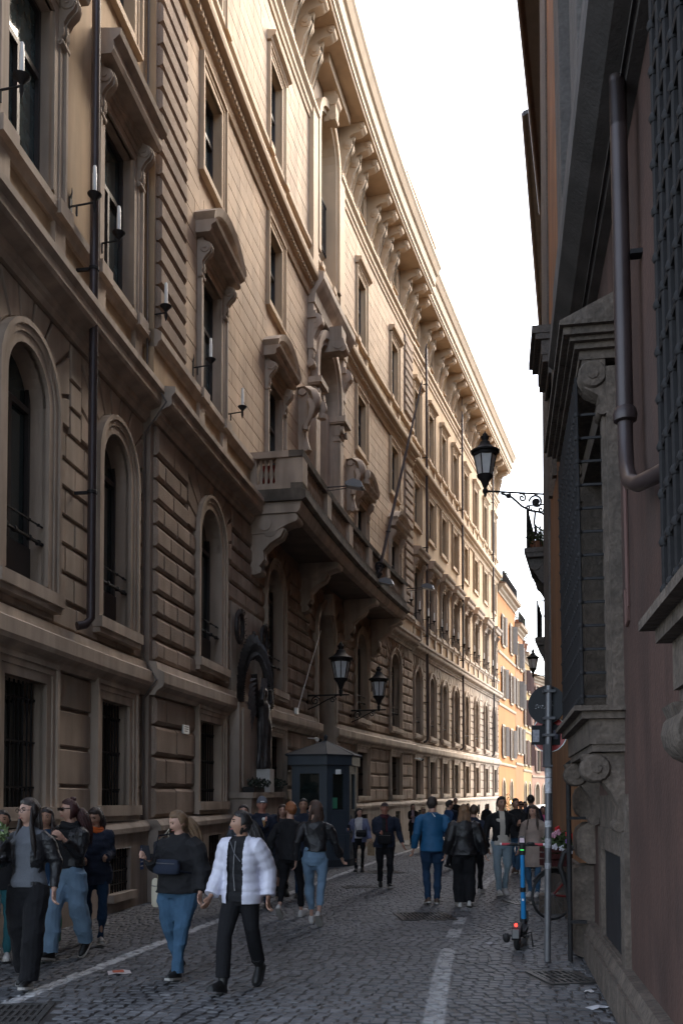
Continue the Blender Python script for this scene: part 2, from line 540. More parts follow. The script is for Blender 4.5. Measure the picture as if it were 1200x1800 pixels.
# voussoirs: radial stones over every arch
mb = {'rust': MB(W), 'wing': MB(W)}
for (c, d, r0, zs, hw, zt, n, st) in fans:
    t = .075 if st == 'rust' else .045
    m_ = mb[st]
    def ray(a):
        ca, sa = math.cos(a), math.sin(a)
        k = []
        if abs(ca) > 1e-6: k.append(hw / abs(ca))
        if sa > 1e-6: k.append((zt - zs) / sa)
        return min(k)
    for i in range(n):
        a0 = math.pi * i / n + .02; a1 = math.pi * (i + 1) / n - .02
        am = [a0 + (a1 - a0) * q / 3 for q in range(4)]
        inner = [(c - r0 * math.cos(a), zs + r0 * math.sin(a)) for a in am]
        outer = [(c - ray(a) * math.cos(a), zs + ray(a) * math.sin(a)) for a in am]
        corner_a = math.atan2(zt - zs, hw)
        for ca_ in (corner_a, math.pi - corner_a):
            if a0 < ca_ < a1:
                outer.append((c - math.copysign(hw, math.cos(ca_)), zt)); outer.sort(key=lambda p: math.atan2(p[1]-zs, c-p[0]))
        poly = inner + outer[::-1]
        cx = sum(p[0] for p in poly) / len(poly); cz = sum(p[1] for p in poly) / len(poly)
        k = len(poly)
        b0 = [(x, d - .05, z) for x, z in poly]; b1 = [(x, d - .05 + t*.5, z) for x, z in poly]
        b2 = [(cx + (x-cx)*.93, d - .05 + t, cz + (z-cz)*.93) for x, z in poly]
        m_.loft([b0, b1, b2], caps=False); m_.add(b2, [tuple(range(k))])
mb['rust'].build('arch_stonework', M_rust, pal, fix='world', kind='stuff')
mb['wing'].build('wing_arch_stonework', M_wing, pal, fix='world', kind='stuff')

# ------------------------------------------------------------------ windows (local frame: x along the wall, -y outwards)
def path(hw, z0, zt, arched, n=14):
    if not arched: return [(-hw, z0), (-hw, zt), (hw, zt), (hw, z0)]
    return [(-hw, z0)] + [(-hw * math.cos(math.pi*i/n), zt + hw * math.sin(math.pi*i/n)) for i in range(n + 1)] + [(hw, z0)]
def ringf(mb, pi, po, d0, d1, bottom=False):
    """moulding between inner path pi and outer path po, from depth d0 to d1 (outwards)"""
    n = len(pi)
    for i in range(n - 1 if not bottom else n):
        j = (i + 1) % n
        a, b, c, e = pi[i], pi[j], po[j], po[i]
        mb.quad((a[0], -d1, a[1]), (b[0], -d1, b[1]), (c[0], -d1, c[1]), (e[0], -d1, e[1]))
        mb.quad((c[0], -d1, c[1]), (e[0], -d1, e[1]), (e[0], -d0, e[1]), (c[0], -d0, c[1]))
        mb.quad((a[0], -d1, a[1]), (b[0], -d1, b[1]), (b[0], -d0, b[1]), (a[0], -d0, a[1]))
def reveal(mb, p, d0, depth, sill=True):
    n = len(p)
    for i in range(n if sill else n - 1):
        a, b = p[i], p[(i+1) % n]
        mb.quad((a[0], -d0, a[1]), (b[0], -d0, b[1]), (b[0], depth, b[1]), (a[0], depth, a[1]))
def glass_mesh(p, depth, m_):
    mb = MB(); mb.add([(x, depth, z) for x, z in p], [tuple(range(len(p)))]); return mesh_of(mb, 'pane', m_)
def window_set(hi, ho, z0, zt, arched, style):
    """returns list of (name, mesh) — first is the window itself, the rest are its sub-parts"""
    res = []
    pi = path(hi, z0, zt, arched)
    mb = MB()
    dep = .34 if style in ('arch', 'ground') else .28
    reveal(mb, pi, 0.0, dep)
    k1 = hi + (ho - hi) * .45
    if style in ('arch', 'ground'):
        zb = z0 - (.08 if style == 'arch' else .0)
        def pp(h): return path(h, zb if style == 'arch' else z0, zt if arched else zt + (h - hi), arched)
        ringf(mb, pi, pp(k1), -.05, .05); ringf(mb, pp(k1), pp(hi + (ho-hi)*.75), -.05, .075); ringf(mb, pp(hi+(ho-hi)*.75), pp(ho), -.05, .105)
        mb.box(-ho - .02, ho + .02, .05, -.16, zb - .16, zb); mb.box(-ho, ho, .05, -.12, zb - .24, zb - .16)
        mb.box(-hi, hi, 0, dep, zb-.05, z0)
    else:
        def pp(h): return [(-h, z0 - (h-hi)), (-h, zt + (h-hi)), (h, zt + (h-hi)), (h, z0 - (h-hi))]
        cl = style == 'w3'
        ringf(mb, pi, pp(k1), -.03, .04, cl); ringf(mb, pp(k1), pp(hi+(ho-hi)*.8), -.03, .06, cl); ringf(mb, pp(hi+(ho-hi)*.8), pp(ho), -.03, .10, cl)
    res.append(('window', mesh_of(mb, 'window', [M_trim if style in ('arch', 'ground', 'pn') else M_trim_hi])))
    res.append(('pane', glass_mesh(pi, dep - .06, M_glass2 if style in ('pn', 'w3') else M_glass)))
    mb = MB()
    y0, y1 = dep - .12, dep - .065
    fw = .055
    ztop = zt + (hi if arched else 0)
    if style == 'ground':
        n = 9
        for i in range(n):
            x = -hi + .09 + (2*hi - .18) * i / (n - 1)
            mb.tube([(x, .12, z0), (x, .12, zt)], .013, 5)
            for zz in (z0 + .22, z0 + .8, zt - .25): mb.ell((x, .12, zz), (.026, .026, .03), 6, 4)
        for zz in (z0 + .25, z0 + .83, zt - .22): mb.box(-hi, hi, .11, .13, zz - .012, zz + .012)
        res.append(('grille', mesh_of(mb, 'grille', [M_iron])))
        return res
    mb.box(-hi, -hi + fw, y0, y1, z0, ztop - (hi*.5 if arched else 0)); mb.box(hi - fw, hi, y0, y1, z0, ztop - (hi*.5 if arched else 0))
    zm = zt - .05 if arched else z0 + (zt - z0) * (.62 if style == 'pn' else .58)
    mb.box(-hi + fw, hi - fw, y0 - .004, y1, zm - .04, zm + .04)
    mb.box(-.035, .035, y0 - .008, y1, z0, zm - .04)
    if not arched: mb.box(-hi + fw, hi - fw, y0, y1, zt - fw, zt)
    mb.box(-hi + fw, hi - fw, y0, y1, z0, z0 + fw)
    res.append(('frame', mesh_of(mb, 'frame', [M_frame_dark])))
    if style == 'arch':
        mb = MB()
        for zz, r in ((z0 + .55, .026), (z0 + .78, .014)):
            mb.tube([(-hi, .04, zz), (hi, .04, zz)], r, 6)
            for x in (-hi*.8, -.2, .2, hi*.8): mb.ell((x, .04, zz), (r*1.6, r*1.8, r*1.8), 6, 4)
        res.append(('railing', mesh_of(mb, 'railing', [M_iron], True)))
        mb = MB(); mb.box(-hi, hi, .2, .24, z0, z0 + .5)
        res.append(('panel', mesh_of(mb, 'panel', [M_frame_dark])))
    return res
def scroll_side(k=1.0):
    # side outline of a console, (outwards, height)
    return [(0, 0), (.05, 0), (.09, .04), (.07, .11), (.11, .2), (.10, .32), (.16, .42), (.24, .5), (.27, .6), (.24, .69), (.14, .74), (0, .76)]
def console_mesh(wd, sx, sz, name, m_):
    mb = MB()
    pr = [(-p[0]*sx, p[1]*sz) for p in scroll_side()]
    mb.prism(pr, -wd/2, wd/2, 'x')
    # volute rolls, proud at both sides
    for (c, r) in (((.155, .60), .105), ((.062, .055), .05)):
        mb.lathe([(r*.9*sz, -wd/2-.02), (r*sz, -wd/2-.01), (r*sz, wd/2+.01), (r*.9*sz, wd/2+.02)], (0, -c[0]*sx, c[1]*sz), 12, 'x')
        mb.lathe([(r*.35*sz, -wd/2-.035), (r*.35*sz, wd/2+.035)], (0, -c[0]*sx, c[1]*sz), 8, 'x')
    # raised centre rib
    mb.prism([(p[0]-.02, p[1]) for p in pr if p[1] > .03], -wd*.18, wd*.18, 'x')
    return mesh_of(mb, name, [m_], True, 35)
def hood_mesh(seg):
    mb = MB()
    h = .95; z = 12.72
    mb.box(-h+.05, h-.05, .0, -.12, 12.6, z)
    prof = [(.0, 0), (.30, 0), (.33, .05), (.33, .13), (.42, .18), (.44, .24), (.0, .28)]
    if seg:
        prf = [(-d, z + q) for d, q in prof]
        mb.prism(prf, -h - .12, h + .12, 'x')
        # segmental arch on top
        n = 14; Rr = 1.55; half = h + .12
        a0 = math.asin(half / Rr); zc = z + .24 - Rr * math.cos(a0)
        for (ro, ri, d0, d1) in ((Rr + .14, Rr, .0, .44), (Rr, Rr - .10, .0, .34)):
            ring = []
            for i in range(n + 1):
                a = -a0 + 2*a0*i/n
                ring.append([(ro*math.sin(a), 0, zc+ro*math.cos(a)), (ro*math.sin(a), -d1, zc+ro*math.cos(a)), (ri*math.sin(a), -d1+.05, zc+ri*math.cos(a)), (ri*math.sin(a), 0, zc+ri*math.cos(a))])
            mb.loft(ring)
        pts = [(half*math.cos(math.pi*i/n)*-1, 0) for i in range(2)]
        tym = [(-half+.05, z+.2)] + [(Rr*math.sin(-a0+2*a0*i/n)*.97, zc + Rr*.985*math.cos(-a0+2*a0*i/n)) for i in range(n+1)] + [(half-.05, z+.2)]
        mb.prism(tym, 0, -.10, 'y')
    else:
        prf = [(-d*1.05, z + q*1.5) for d, q in prof]
        mb.prism(prf, -h - .12, h + .12, 'x')
    return mesh_of(mb, 'hood', [M_trim])
def small_hood_mesh():
    mb = MB(); z = 21.02
    mb.prism([(-d, z + q) for d, q in [(0, 0), (.12, 0), (.15, .06), (.24, .1), (.26, .2), (.0, .25)]], -.86, .86, 'x')
    return mesh_of(mb, 'hood', [M_trim_hi])
SETS = {}; PANES = {}; cellar_key = None
M_glass3 = mat('pale_curtain_glass', (.13, .15, .145), .07, .5, 4, streak=.6, spec=1.0)
def put_window(key, builder, u, d, extra=()):
    if key not in SETS: SETS[key] = builder()
    res = SETS[key]
    loc, ang = frame_at(u, d)
    root = obj(res[0][0], res[0][1], pal, None, loc - PL, ang)
    for nm, me in res[1:]:
        if nm == 'pane' and builder is not cellar_key:
            k = (me.name, random.choice((0, 0, 1, 2)))
            if k not in PANES:
                m2 = me.copy(); m2.materials[0] = (me.materials[0], M_glass2, M_glass3)[k[1]]; PANES[k] = m2
            me = PANES[k] if key not in ('cellar',) and 'g' not in key[:1] else me
        obj(nm, me, root)
    for nm, me, l in extra: obj(nm, me, root, None, l)
    return root
H_seg = hood_mesh(True); H_flat = hood_mesh(False); H_small = small_hood_mesh()
C_win = console_mesh(.2, 1.05, 1.0, 'bracket', M_trim)
for (a, b, d, bays, hi, ho) in SECT:
    for c in bays:
        if abs(c - 14.0) < 1: continue
        if c < -6: continue
        put_window(('g', hi), lambda: window_set(hi, ho, 1.62, 3.22, False, 'ground'), c, d)
        put_window(('a', hi), lambda: window_set(hi, ho, 4.5, SPR, True, 'arch'), c, d)
        put_window('pn', lambda: window_set(.62, .92, 9.85, 12.3, False, 'pn'), c, d,
                   [('hood', H_seg if d > 0 else H_flat, (0, 0, 0)), ('bracket', C_win, (-.83, 0, 11.9)), ('bracket', C_win, (.83, 0, 11.9))])
        put_window('w3', lambda: window_set(.58, .84, 14.4, 16.3, False, 'w3'), c, d)
        put_window('w4', lambda: window_set(.56, .80, 18.5, 20.75, False, 'w4'), c, d, [('hood', H_small, (0, 0, 0))])
        put_window('at', lambda: window_set(.3, .42, 23.25, 24.05, False, 'w3'), c, d)
# cellar openings in the plinth
def cellar():
    mb = MB(); p = path(.42, .28, .95, False); reveal(mb, p, 0, .3)
    r = [('cellar_window', mesh_of(mb, 'cellar_window', [M_plinth]))]
    r.append(('pane', glass_mesh(p, .28, M_void)))
    mb = MB()
    for i in range(8): mb.box(-.42 + .105*i + .04, -.42 + .105*i + .06, .05, .07, .28, .95)
    for z in (.4, .6, .8): mb.box(-.42, .42, .048, .072, z, z + .02)
    r.append(('grille', mesh_of(mb, 'grille', [M_iron])))
    mb = MB(); mb.box(-.5, .5, .02, -.1, .16, .28); r.append(('sill', mesh_of(mb, 'sill', [M_plinth])))
    return r
for (a, b, d, bays, hi, ho) in SECT:
    for c in bays:
        if abs(c - 14.0) > 1 and c > -6: put_window('cellar', cellar, c, d + .13)

# ------------------------------------------------------------------ great cornice brackets
def top_bracket():
    mb = MB()
    pr = [(0, 22.66), (.10, 22.66), (.16, 22.78), (.13, 22.95), (.2, 23.15), (.24, 23.4), (.38, 23.6), (.46, 23.8), (.44, 23.98), (.34, 24.08), (.5, 24.16), (.74, 24.2), (.86, 24.3), (.9, 24.42), (.86, 24.52), (0, 24.52)]
    mb.prism([(-x, z) for x, z in pr], -.17, .17, 'x')
    mb.prism([(-x - .03, z) for x, z in pr if z < 24.2 and x > 0], -.06, .06, 'x')
    for (cx, cz, r) in ((.30, 23.82, .17), (.1, 22.78, .09), (.80, 24.38, .11)):
        mb.lathe([(r*.9, -.20), (r, -.19), (r, .19), (r*.9, .20)], (0, -cx, cz), 12, 'x')
        mb.lathe([(r*.4, -.225), (r*.4, .225)], (0, -cx, cz), 8, 'x')
    return mesh_of(mb, 'cornice_bracket', [M_trim_hi], True, 35)
TB = top_bracket()
ub = []
for (a, b, d, bays, hi, ho) in SECT:
    pitch = 1.04 if d > 0 else 1.06
    for c in bays:
        if c < -4.5: continue
        nxt = [q for q in bays if q > c]; hi_u = (nxt[0] if nxt else b + .3)
        k = int((hi_u - c - .6) / pitch)
        for j in range(k):
            ub.append((c + (hi_u - c) * (j + 1) / (k + 1), d))
    ub.append((a + .4, d)); 
    if d > 0: ub += [(a + 1.4, d), (a + 2.5, d)]
for (u, d) in ub:
    if 12.7 < u < 15.3: continue
    loc, ang = frame_at(u, d); obj('cornice_bracket', TB, pal, None, loc - PL, ang)

# ------------------------------------------------------------------ portal, great niche and top arch in the middle bay
def middle():
    parts = []
    # portal
    mb = MB(); pi = path(.95, -.3, 6.6, True); reveal(mb, pi, 0, .7, False)
    ringf(mb, pi, path(1.08, -.3, 6.6, True), -.05, .06); ringf(mb, path(1.08, -.3, 6.6, True), path(1.25, -.3, 6.6, True), -.05, .12)
    mb.prism([(-.13, 7.35), (.13, 7.35), (.2, 8.0), (-.2, 8.0)], -.3, 0, 'y')
    root = ('portal', mesh_of(mb, 'portal', [M_trim]))
    sub = [('pane', glass_mesh(pi, .66, M_void))]
    mb = MB()
    for i in range(-8, 9): mb.tube([(i*.11, .5, 3.6), (i*.11, .5, 6.6 + math.sqrt(max(0, .9 - (i*.11)**2)))], .014, 5)
    for z in (3.6, 4.6, 5.6, 6.5): mb.box(-.95, .95, .48, .52, z, z+.05)
    sub.append(('grille', mesh_of(mb, 'grille', [M_iron])))
    mb = MB(); mb.box(-.93, .93, .5, .58, -.3, 3.5)
    for sx in (-1, 1):
        for z in (.3, 1.3, 2.4): mb.box(sx*.12, sx*.8, .46, .5, z, z+.85)
    sub.append(('door', mesh_of(mb, 'door', [mat('dark_oak_door', (.04, .028, .02), .6, .2, 4)])))
    parts.append((root, sub))
    # niche window
    mb = MB(); pi = path(1.2, 9.72, 14.75, True); reveal(mb, pi, 0, 1.0)
    ringf(mb, path(1.2, 14.0, 14.75, True), path(1.38, 14.0, 14.75, True), 0, .14); ringf(mb, path(1.38, 14.0, 14.75, True), path(1.62, 14.0, 14.75, True), 0, .22)
    for sx in (-1, 1):
        mb.box(sx*1.22, sx*1.78, 0, -.16, 9.72, 13.6)          # pilasters
        mb.box(sx*1.26, sx*1.74, -.16, -.19, 10.0, 13.4)
        mb.box(sx*1.15, sx*1.86, 0, -.22, 9.6, 9.95)
        # capital
        mb.box(sx*1.18, sx*1.82, .05, -.2, 13.42, 13.5)
        mb.box(sx*1.2, sx*1.8, .05, -.2, 13.6, 13.95)
        for q in (1.24, 1.76): mb.lathe([(.12, 0), (.12, .1), (.05, .13)], (sx*q, -.32, 13.78), 10, 'y')
        mb.box(sx*1.12, sx*1.9, .4, -.34, 13.98, 14.2)
        mb.box(sx*1.08, sx*1.94, .4, -.4, 14.2, 14.02)
        mb.box(sx*.72, sx*1.16, .15, .9, 9.72, 14.2)            # inner pilaster
        # spandrel pilaster under the entablature
        mb.box(sx*1.72, sx*2.06, 0, -.2, 15.0, 16.4)
        mb.box(sx*1.66, sx*2.12, 0, -.28, 15.9, 16.1)
    mb.prism([(-.2, 15.75), (.2, 15.75), (.3, 16.5), (-.3, 16.5)], -.62, 0, 'y')
    mb.lathe([(.2, -.24), (.2, .24)], (0, -.5, 16.0), 10, 'x')
    mb.lathe([(.14, -.22), (.14, .22)], (0, -.62, 15.85), 10, 'x')
    root = ('niche_window', mesh_of(mb, 'niche_window', [M_trim]))
    sub = [('pane', glass_mesh(pi, .95, M_glass))]
    mb = MB()
    for x in (-.7, 0, .7): mb.box(x-.04, x+.04, .82, .9, 9.72, 14.7)
    for z in (11.6, 13.9): mb.box(-.7, .7, .82, .9, z, z+.1)
    sub.append(('frame', mesh_of(mb, 'frame', [M_frame_dark])))
    C_big = console_mesh(.26, 1.3, 2.3, 'scroll', M_trim)
    sub.append(('scroll', C_big, (-1.9, -.02, 14.45))); sub.append(('scroll', C_big, (1.9, -.02, 14.45)))
    parts.append((root, sub))
    # top arch with balustrade rail
    mb = MB(); pi = path(1.05, 18.4, 22.45, True); reveal(mb, pi, 0, .7)
    ringf(mb, pi, path(1.18, 18.4, 22.45, True), 0, .1); ringf(mb, path(1.18, 18.4, 22.45, True), path(1.4, 18.4, 22.45, True), 0, .2)
    mb.prism([(-.16, 23.3), (.16, 23.3), (.26, 24.2), (-.26, 24.2)], -.4, 0, 'y')
    mb.lathe([(.2, -.24), (.2, .24)], (0, -.3, 23.95), 12, 'x'); mb.lathe([(.12, -.2), (.12, .2)], (0, -.3, 23.4), 12, 'x')
    mb.box(-1.4, 1.4, 0, -.5, 24.2, 24.5)
    root = ('top_arch', mesh_of(mb, 'top_arch', [M_trim_hi]))
    sub = [('pane', glass_mesh(pi, .66, M_glass))]
    mb = MB()
    for i in range(17): mb.tube([(-1.0 + i*.125, .25, 19.6), (-1.0 + i*.125, .25, 21.2)], .014, 5)
    mb.box(-1.05, 1.05, .23, .27, 19.55, 19.62); mb.box(-1.05, 1.05, .23, .27, 21.18, 21.25)
    sub.append(('railing', mesh_of(mb, 'railing', [M_iron])))
    mb = MB()
    for x in (-.35, .35): mb.box(x-.04, x+.04, .55, .62, 18.4, 22.4)
    for z in (19.5, 21.3): mb.box(-1.0, 1.0, .54, .61, z, z + .1)
    sub.append(('frame', mesh_of(mb, 'frame', [M_frame_dark])))
    parts.append((root, sub))
    loc, ang = frame_at(14.0, DC)
    for root, sub in parts:
        r = obj(root[0], root[1], pal, None, loc - PL, ang)
        for q in sub: obj(q[0], q[1], r, None, q[2] if len(q) > 2 else None)
middle()
# large curling stone ornaments either side of the niche
def ornament():
    mb = MB()
    def curl(x0, w_, pts, r):
        rings = []
        for (y, z), t in zip(pts, r):
            rings.append([(x0 - w_, y + t*.3, z), (x0 - w_*.5, y - t, z + t*.6), (x0 + w_*.5, y - t, z + t*.6), (x0 + w_, y + t*.3, z), (x0 + w_*.4, y + t, z - t*.6), (x0 - w_*.4, y + t, z - t*.6)])
        mb.loft(rings)
    curl(0, .34, [(-.05, 14.25), (-.35, 14.28), (-.62, 14.05), (-.72, 13.7), (-.66, 13.35), (-.56, 13.1)], [.12, .14, .16, .17, .16, .12])
    curl(-.32, .14, [(-.5, 13.6), (-.6, 13.2), (-.52, 12.8), (-.4, 12.5), (-.34, 12.3)], [.1, .14, .13, .12, .1])
    curl(.3, .16, [(-.6, 13.9), (-.86, 13.65), (-.9, 13.3), (-.8, 13.1)], [.1, .15, .16, .13])
    curl(0, .2, [(-.42, 13.9), (-.38, 13.2), (-.26, 12.6), (-.2, 12.0), (-.3, 11.5), (-.4, 11.35)], [.14, .14, .12, .12, .13, .1])
    mb.lathe([(.16, -.3), (.17, .3)], (0, -.2, 14.05), 12, 'x'); mb.lathe([(.13, -.22), (.13, .22)], (0, -.3, 11.45), 12, 'x')
    for x, y, z, r in ((.3, -.86, 13.12, .15), (-.32, -.34, 12.35, .12)): mb.lathe([(r, -.12), (r*1.05, 0), (r, .12)], (x, y, z), 12, 'z')
    mb.prism([(0, 11.3), (-.22, 11.5), (-.3, 12.2), (-.42, 13.0), (-.42, 14.2), (0, 14.0)], -.2, .2, 'x')
    return mesh_of(mb, 'scroll_ornament', [M_trim], True, 50)
_om = ornament()
for _v in _om.vertices: _v.co = (_v.co.x*.8, _v.co.y*.72, 11.5 + (_v.co.z - 11.3)*.62)
OM = _om
for u in (11.0, 17.0):
    loc, ang = frame_at(u, DC); obj('scroll_ornament', OM, pal, None, loc - PL, ang)

# ------------------------------------------------------------------ balcony
BU0, BU1, BD = 6.2, 20.9, 1.45
mb = MB(W)
sweep(mb, [(DC-.1, 8.62), (BD+.02, 8.62), (BD+.10, 8.68), (BD+.10, 8.84), (BD-.02, 8.9), (DC-.1, 8.9)], BU0 - .1, BU1 + .1)
mb.cur = 1
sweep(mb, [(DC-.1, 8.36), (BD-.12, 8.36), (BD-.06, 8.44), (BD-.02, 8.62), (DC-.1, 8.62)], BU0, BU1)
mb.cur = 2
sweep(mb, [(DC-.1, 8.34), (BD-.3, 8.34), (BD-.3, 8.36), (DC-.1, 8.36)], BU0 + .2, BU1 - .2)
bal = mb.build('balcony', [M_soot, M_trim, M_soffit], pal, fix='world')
mb = MB(W)
def parapet(mb):
    # kerb and rail along front, then both returns
    for z0, z1, o in ((8.9, 9.06, .02), (9.66, 9.82, .06)):
        pr = [(BD-.26-o, z0), (BD-.02+o*.6, z0), (BD+o*.6, z1-.02), (BD-.26-o, z1)]
        mb.cur = 0
        sweep(mb, pr, BU0 - o, BU1 + o)
        for uu in (BU0, BU1 - .24): 
            mb.cur = 1
            mb.box(uu - o, uu + .24 + o, DC, BD - .26 - o, z0, z1 - .005)
    mb.cur = 1
    npier = 6
    for i in range(npier):
        u = BU0 + (BU1 - BU0 - .5) * i / (npier - 1)
        mb.box(u - .005, u + .505, BD - .27, BD + .012, 9.06, 9.66)
    for uu in (BU0, BU1 - .24): mb.box(uu-.003, uu + .243, DC, DC + .16, 9.06, 9.66); mb.box(uu-.003, uu + .243, BD-.62, BD-.27, 9.06, 9.66)
parapet(mb)
par = mb.build('parapet', [M_soot, M_trim], bal, fix='world')
mb = MB(); mb.lathe([(.05, 0), (.05, .05), (.03, .08), (.055, .2), (.062, .27), (.03, .42), (.03, .48), (.05, .54), (.05, .6)], (0, 0, 0), 8)
BA = mesh_of(mb, 'baluster', [M_trim], True, 50)
bp = []
for i in range(5):
    a = BU0 + .5 + (BU1 - BU0 - .5) * i / 5; b = BU0 + (BU1 - BU0 - .5) * (i + 1) / 5
    n = 11
    for k in range(n): bp.append((a + (b - a) * (k + .5) / n, BD - .13))
for k in range(4): bp.append((BU0 + .12, DC + .22 + .125 * k + .02))
for (u, d) in bp:
    x, y, z = W(u, d, 9.06); o = obj('baluster', BA, bal, None, Vector((x, y, z)) - PL)
mb = MB(W)
mb.box(BU0 + .34, BU0 + .36, DC + .22, BD - .6, 9.06, 9.62)
mb.build('red_cloth', mat('dark_red_cloth', (.22, .03, .03), .9, .3, 6), bal, fix='world')
# consoles under the balcony
CB = console_mesh(.42, 3.0, 1.75, 'console', M_trim)
for u in (6.5, 11.3, 16.6, 20.5):
    loc, ang = frame_at(u, DC)
    obj('console', CB, bal, None, loc - PL + Vector((0, 0, 6.95)), ang)
mb = MB()
mb.prism([(0, 8.35), (-1.1, 8.35), (-1.16, 8.25), (-1.08, 8.15), (-.9, 8.1), (-.6, 7.95), (-.2, 7.9), (0, 7.9)], -.24, .24, 'x')
mb.lathe([(.1, -.28), (.1, .28)], (0, -1.06, 8.24), 12, 'x'); mb.lathe([(.17, -.27), (.17, .27)], (0, -.35, 8.13), 12, 'x')
CA = mesh_of(mb, 'console_arm', [M_trim], True, 40)
for u in (6.5, 11.3, 16.6, 20.5):
    loc, ang = frame_at(u, DC); obj('console_arm', CA, bal, None, loc - PL, ang)
# ------------------------------------------------------------------ street of basalt cobbles with painted lines
def cobble_mat(name, joints):
    m = bpy.data.materials.new(name); m.use_nodes = True
    n = m.node_tree.nodes; l = m.node_tree.links; b = n['Principled BSDF']
    geo = n.new('ShaderNodeNewGeometry'); sp = n.new('ShaderNodeSeparateXYZ'); l.new(geo.outputs['Position'], sp.inputs[0])
    X, Y = sp.outputs[0], sp.outputs[1]
    def M(op, a, b_=None, c=None):
        q = n.new('ShaderNodeMath'); q.operation = op
        for i, v in enumerate((a, b_, c)):
            if v is None: continue
            if isinstance(v, (int, float)): q.inputs[i].default_value = v
            else: l.new(v, q.inputs[i])
        return q.outputs[0]
    def line(c2, c1, c0, hw):
        p = M('ADD', M('MULTIPLY', M('ADD', M('MULTIPLY', Y, c2), c1), Y), c0)
        dx = M('ABSOLUTE', M('SUBTRACT', X, p))
        r = n.new('ShaderNodeMapRange'); r.inputs['From Min'].default_value = hw + .012; r.inputs['From Max'].default_value = hw - .012
        l.new(dx, r.inputs['Value']); return r.outputs[0]
    A = line(0.000882, 0.175307, -4.258, .075)
    B = line(0.004783, 0.059734, .0205, .085)
    def gate(a, b_): return M('MULTIPLY', M('GREATER_THAN', Y, a), M('LESS_THAN', Y, b_))
    g = M('ADD', M('ADD', gate(-5, 10.9), gate(11.75, 12.5)), M('ADD', gate(13.0, 13.75), M('ADD', gate(14.6, 15.1), gate(15.6, 34))))
    B = M('MULTIPLY', B, g)
    far = n.new('ShaderNodeMapRange'); far.inputs['From Min'].default_value = 46; far.inputs['From Max'].default_value = 42; l.new(Y, far.inputs['Value'])
    mask = M('MAXIMUM', M('MULTIPLY', A, far.outputs[0]), M('MULTIPLY', B, .62))
    nz = n.new('ShaderNodeTexNoise'); nz.inputs['Scale'].default_value = 9; nz.inputs['Detail'].default_value = 6; l.new(geo.outputs['Position'], nz.inputs['Vector'])
    wr = n.new('ShaderNodeMapRange'); wr.inputs['From Min'].default_value = .36; wr.inputs['From Max'].default_value = .56; wr.inputs['To Min'].default_value = .25; wr.inputs['To Max'].default_value = .95; l.new(nz.outputs[0], wr.inputs['Value'])
    mask = M('MULTIPLY', mask, wr.outputs[0])
    n2 = n.new('ShaderNodeTexNoise'); n2.inputs['Scale'].default_value = 5.5; n2.inputs['Detail'].default_value = 2; l.new(geo.outputs['Position'], n2.inputs['Vector'])
    n3 = n.new('ShaderNodeTexNoise'); n3.inputs['Scale'].default_value = .5; n3.inputs['Detail'].default_value = 3; l.new(geo.outputs['Position'], n3.inputs['Vector'])
    r2 = n.new('ShaderNodeMapRange'); r2.inputs['From Min'].default_value = .3; r2.inputs['From Max'].default_value = .7; r2.inputs['To Min'].default_value = .6; r2.inputs['To Max'].default_value = 1.45; l.new(n2.outputs[0], r2.inputs['Value'])
    r3 = n.new('ShaderNodeMapRange'); r3.inputs['From Min'].default_value = .3; r3.inputs['From Max'].default_value = .7; r3.inputs['To Min'].default_value = .8; r3.inputs['To Max'].default_value = 1.2; l.new(n3.outputs[0], r3.inputs['Value'])
    vm = n.new('ShaderNodeVectorMath'); vm.operation = 'SCALE'; vm.inputs[0].default_value = (.100, .101, .106) if not joints else (.03, .028, .027)
    ri = n.new('ShaderNodeMapRange'); ri.inputs['To Min'].default_value = .82; ri.inputs['To Max'].default_value = 1.2; oi = n.new('ShaderNodeObjectInfo'); l.new(M('FRACT', M('ADD', geo.outputs['Random Per Island'], oi.outputs['Random'])), ri.inputs['Value'])
    f = M('MULTIPLY', M('MULTIPLY', r2.outputs[0], r3.outputs[0]), ri.outputs[0] if not joints else 1.0)
    l.new(f, vm.inputs['Scale'])
    src = vm.outputs[0]
    if joints:      # beyond the modelled stones the material takes over
        vo = n.new('ShaderNodeTexVoronoi'); vo.inputs['Scale'].default_value = 8.5; vo.inputs['Randomness'].default_value = .35; l.new(geo.outputs['Position'], vo.inputs['Vector'])
        jr = n.new('ShaderNodeMapRange'); jr.inputs['From Min'].default_value = .55; jr.inputs['From Max'].default_value = .42; l.new(vo.outputs['Distance'], jr.inputs['Value'])
        fg = n.new('ShaderNodeMapRange'); fg.inputs['From Min'].default_value = 30; fg.inputs['From Max'].default_value = 32; l.new(Y, fg.inputs['Value'])
        mj = n.new('ShaderNodeMix'); mj.data_type = 'RGBA'; l.new(M('MULTIPLY', jr.outputs[0], fg.outputs[0]), mj.inputs['Factor']); l.new(src, mj.inputs['A']); mj.inputs['B'].default_value = (.072, .074, .08, 1)
        src = mj.outputs['Result']
    mx = n.new('ShaderNodeMix'); mx.data_type = 'RGBA'; l.new(mask, mx.inputs['Factor']); l.new(src, mx.inputs['A']); mx.inputs['B'].default_value = (.50, .50, .50, 1)
    l.new(mx.outputs['Result'], b.inputs['Base Color'])
    rr = n.new('ShaderNodeMapRange'); rr.inputs['To Min'].default_value = .4; rr.inputs['To Max'].default_value = .68; b.inputs['Specular IOR Level'].default_value = .38; l.new(n2.outputs[0], rr.inputs['Value'])
    l.new(rr.outputs[0], b.inputs['Roughness'])
    n4 = n.new('ShaderNodeTexNoise'); n4.inputs['Scale'].default_value = 60; n4.inputs['Detail'].default_value = 4; l.new(geo.outputs['Position'], n4.inputs['Vector'])
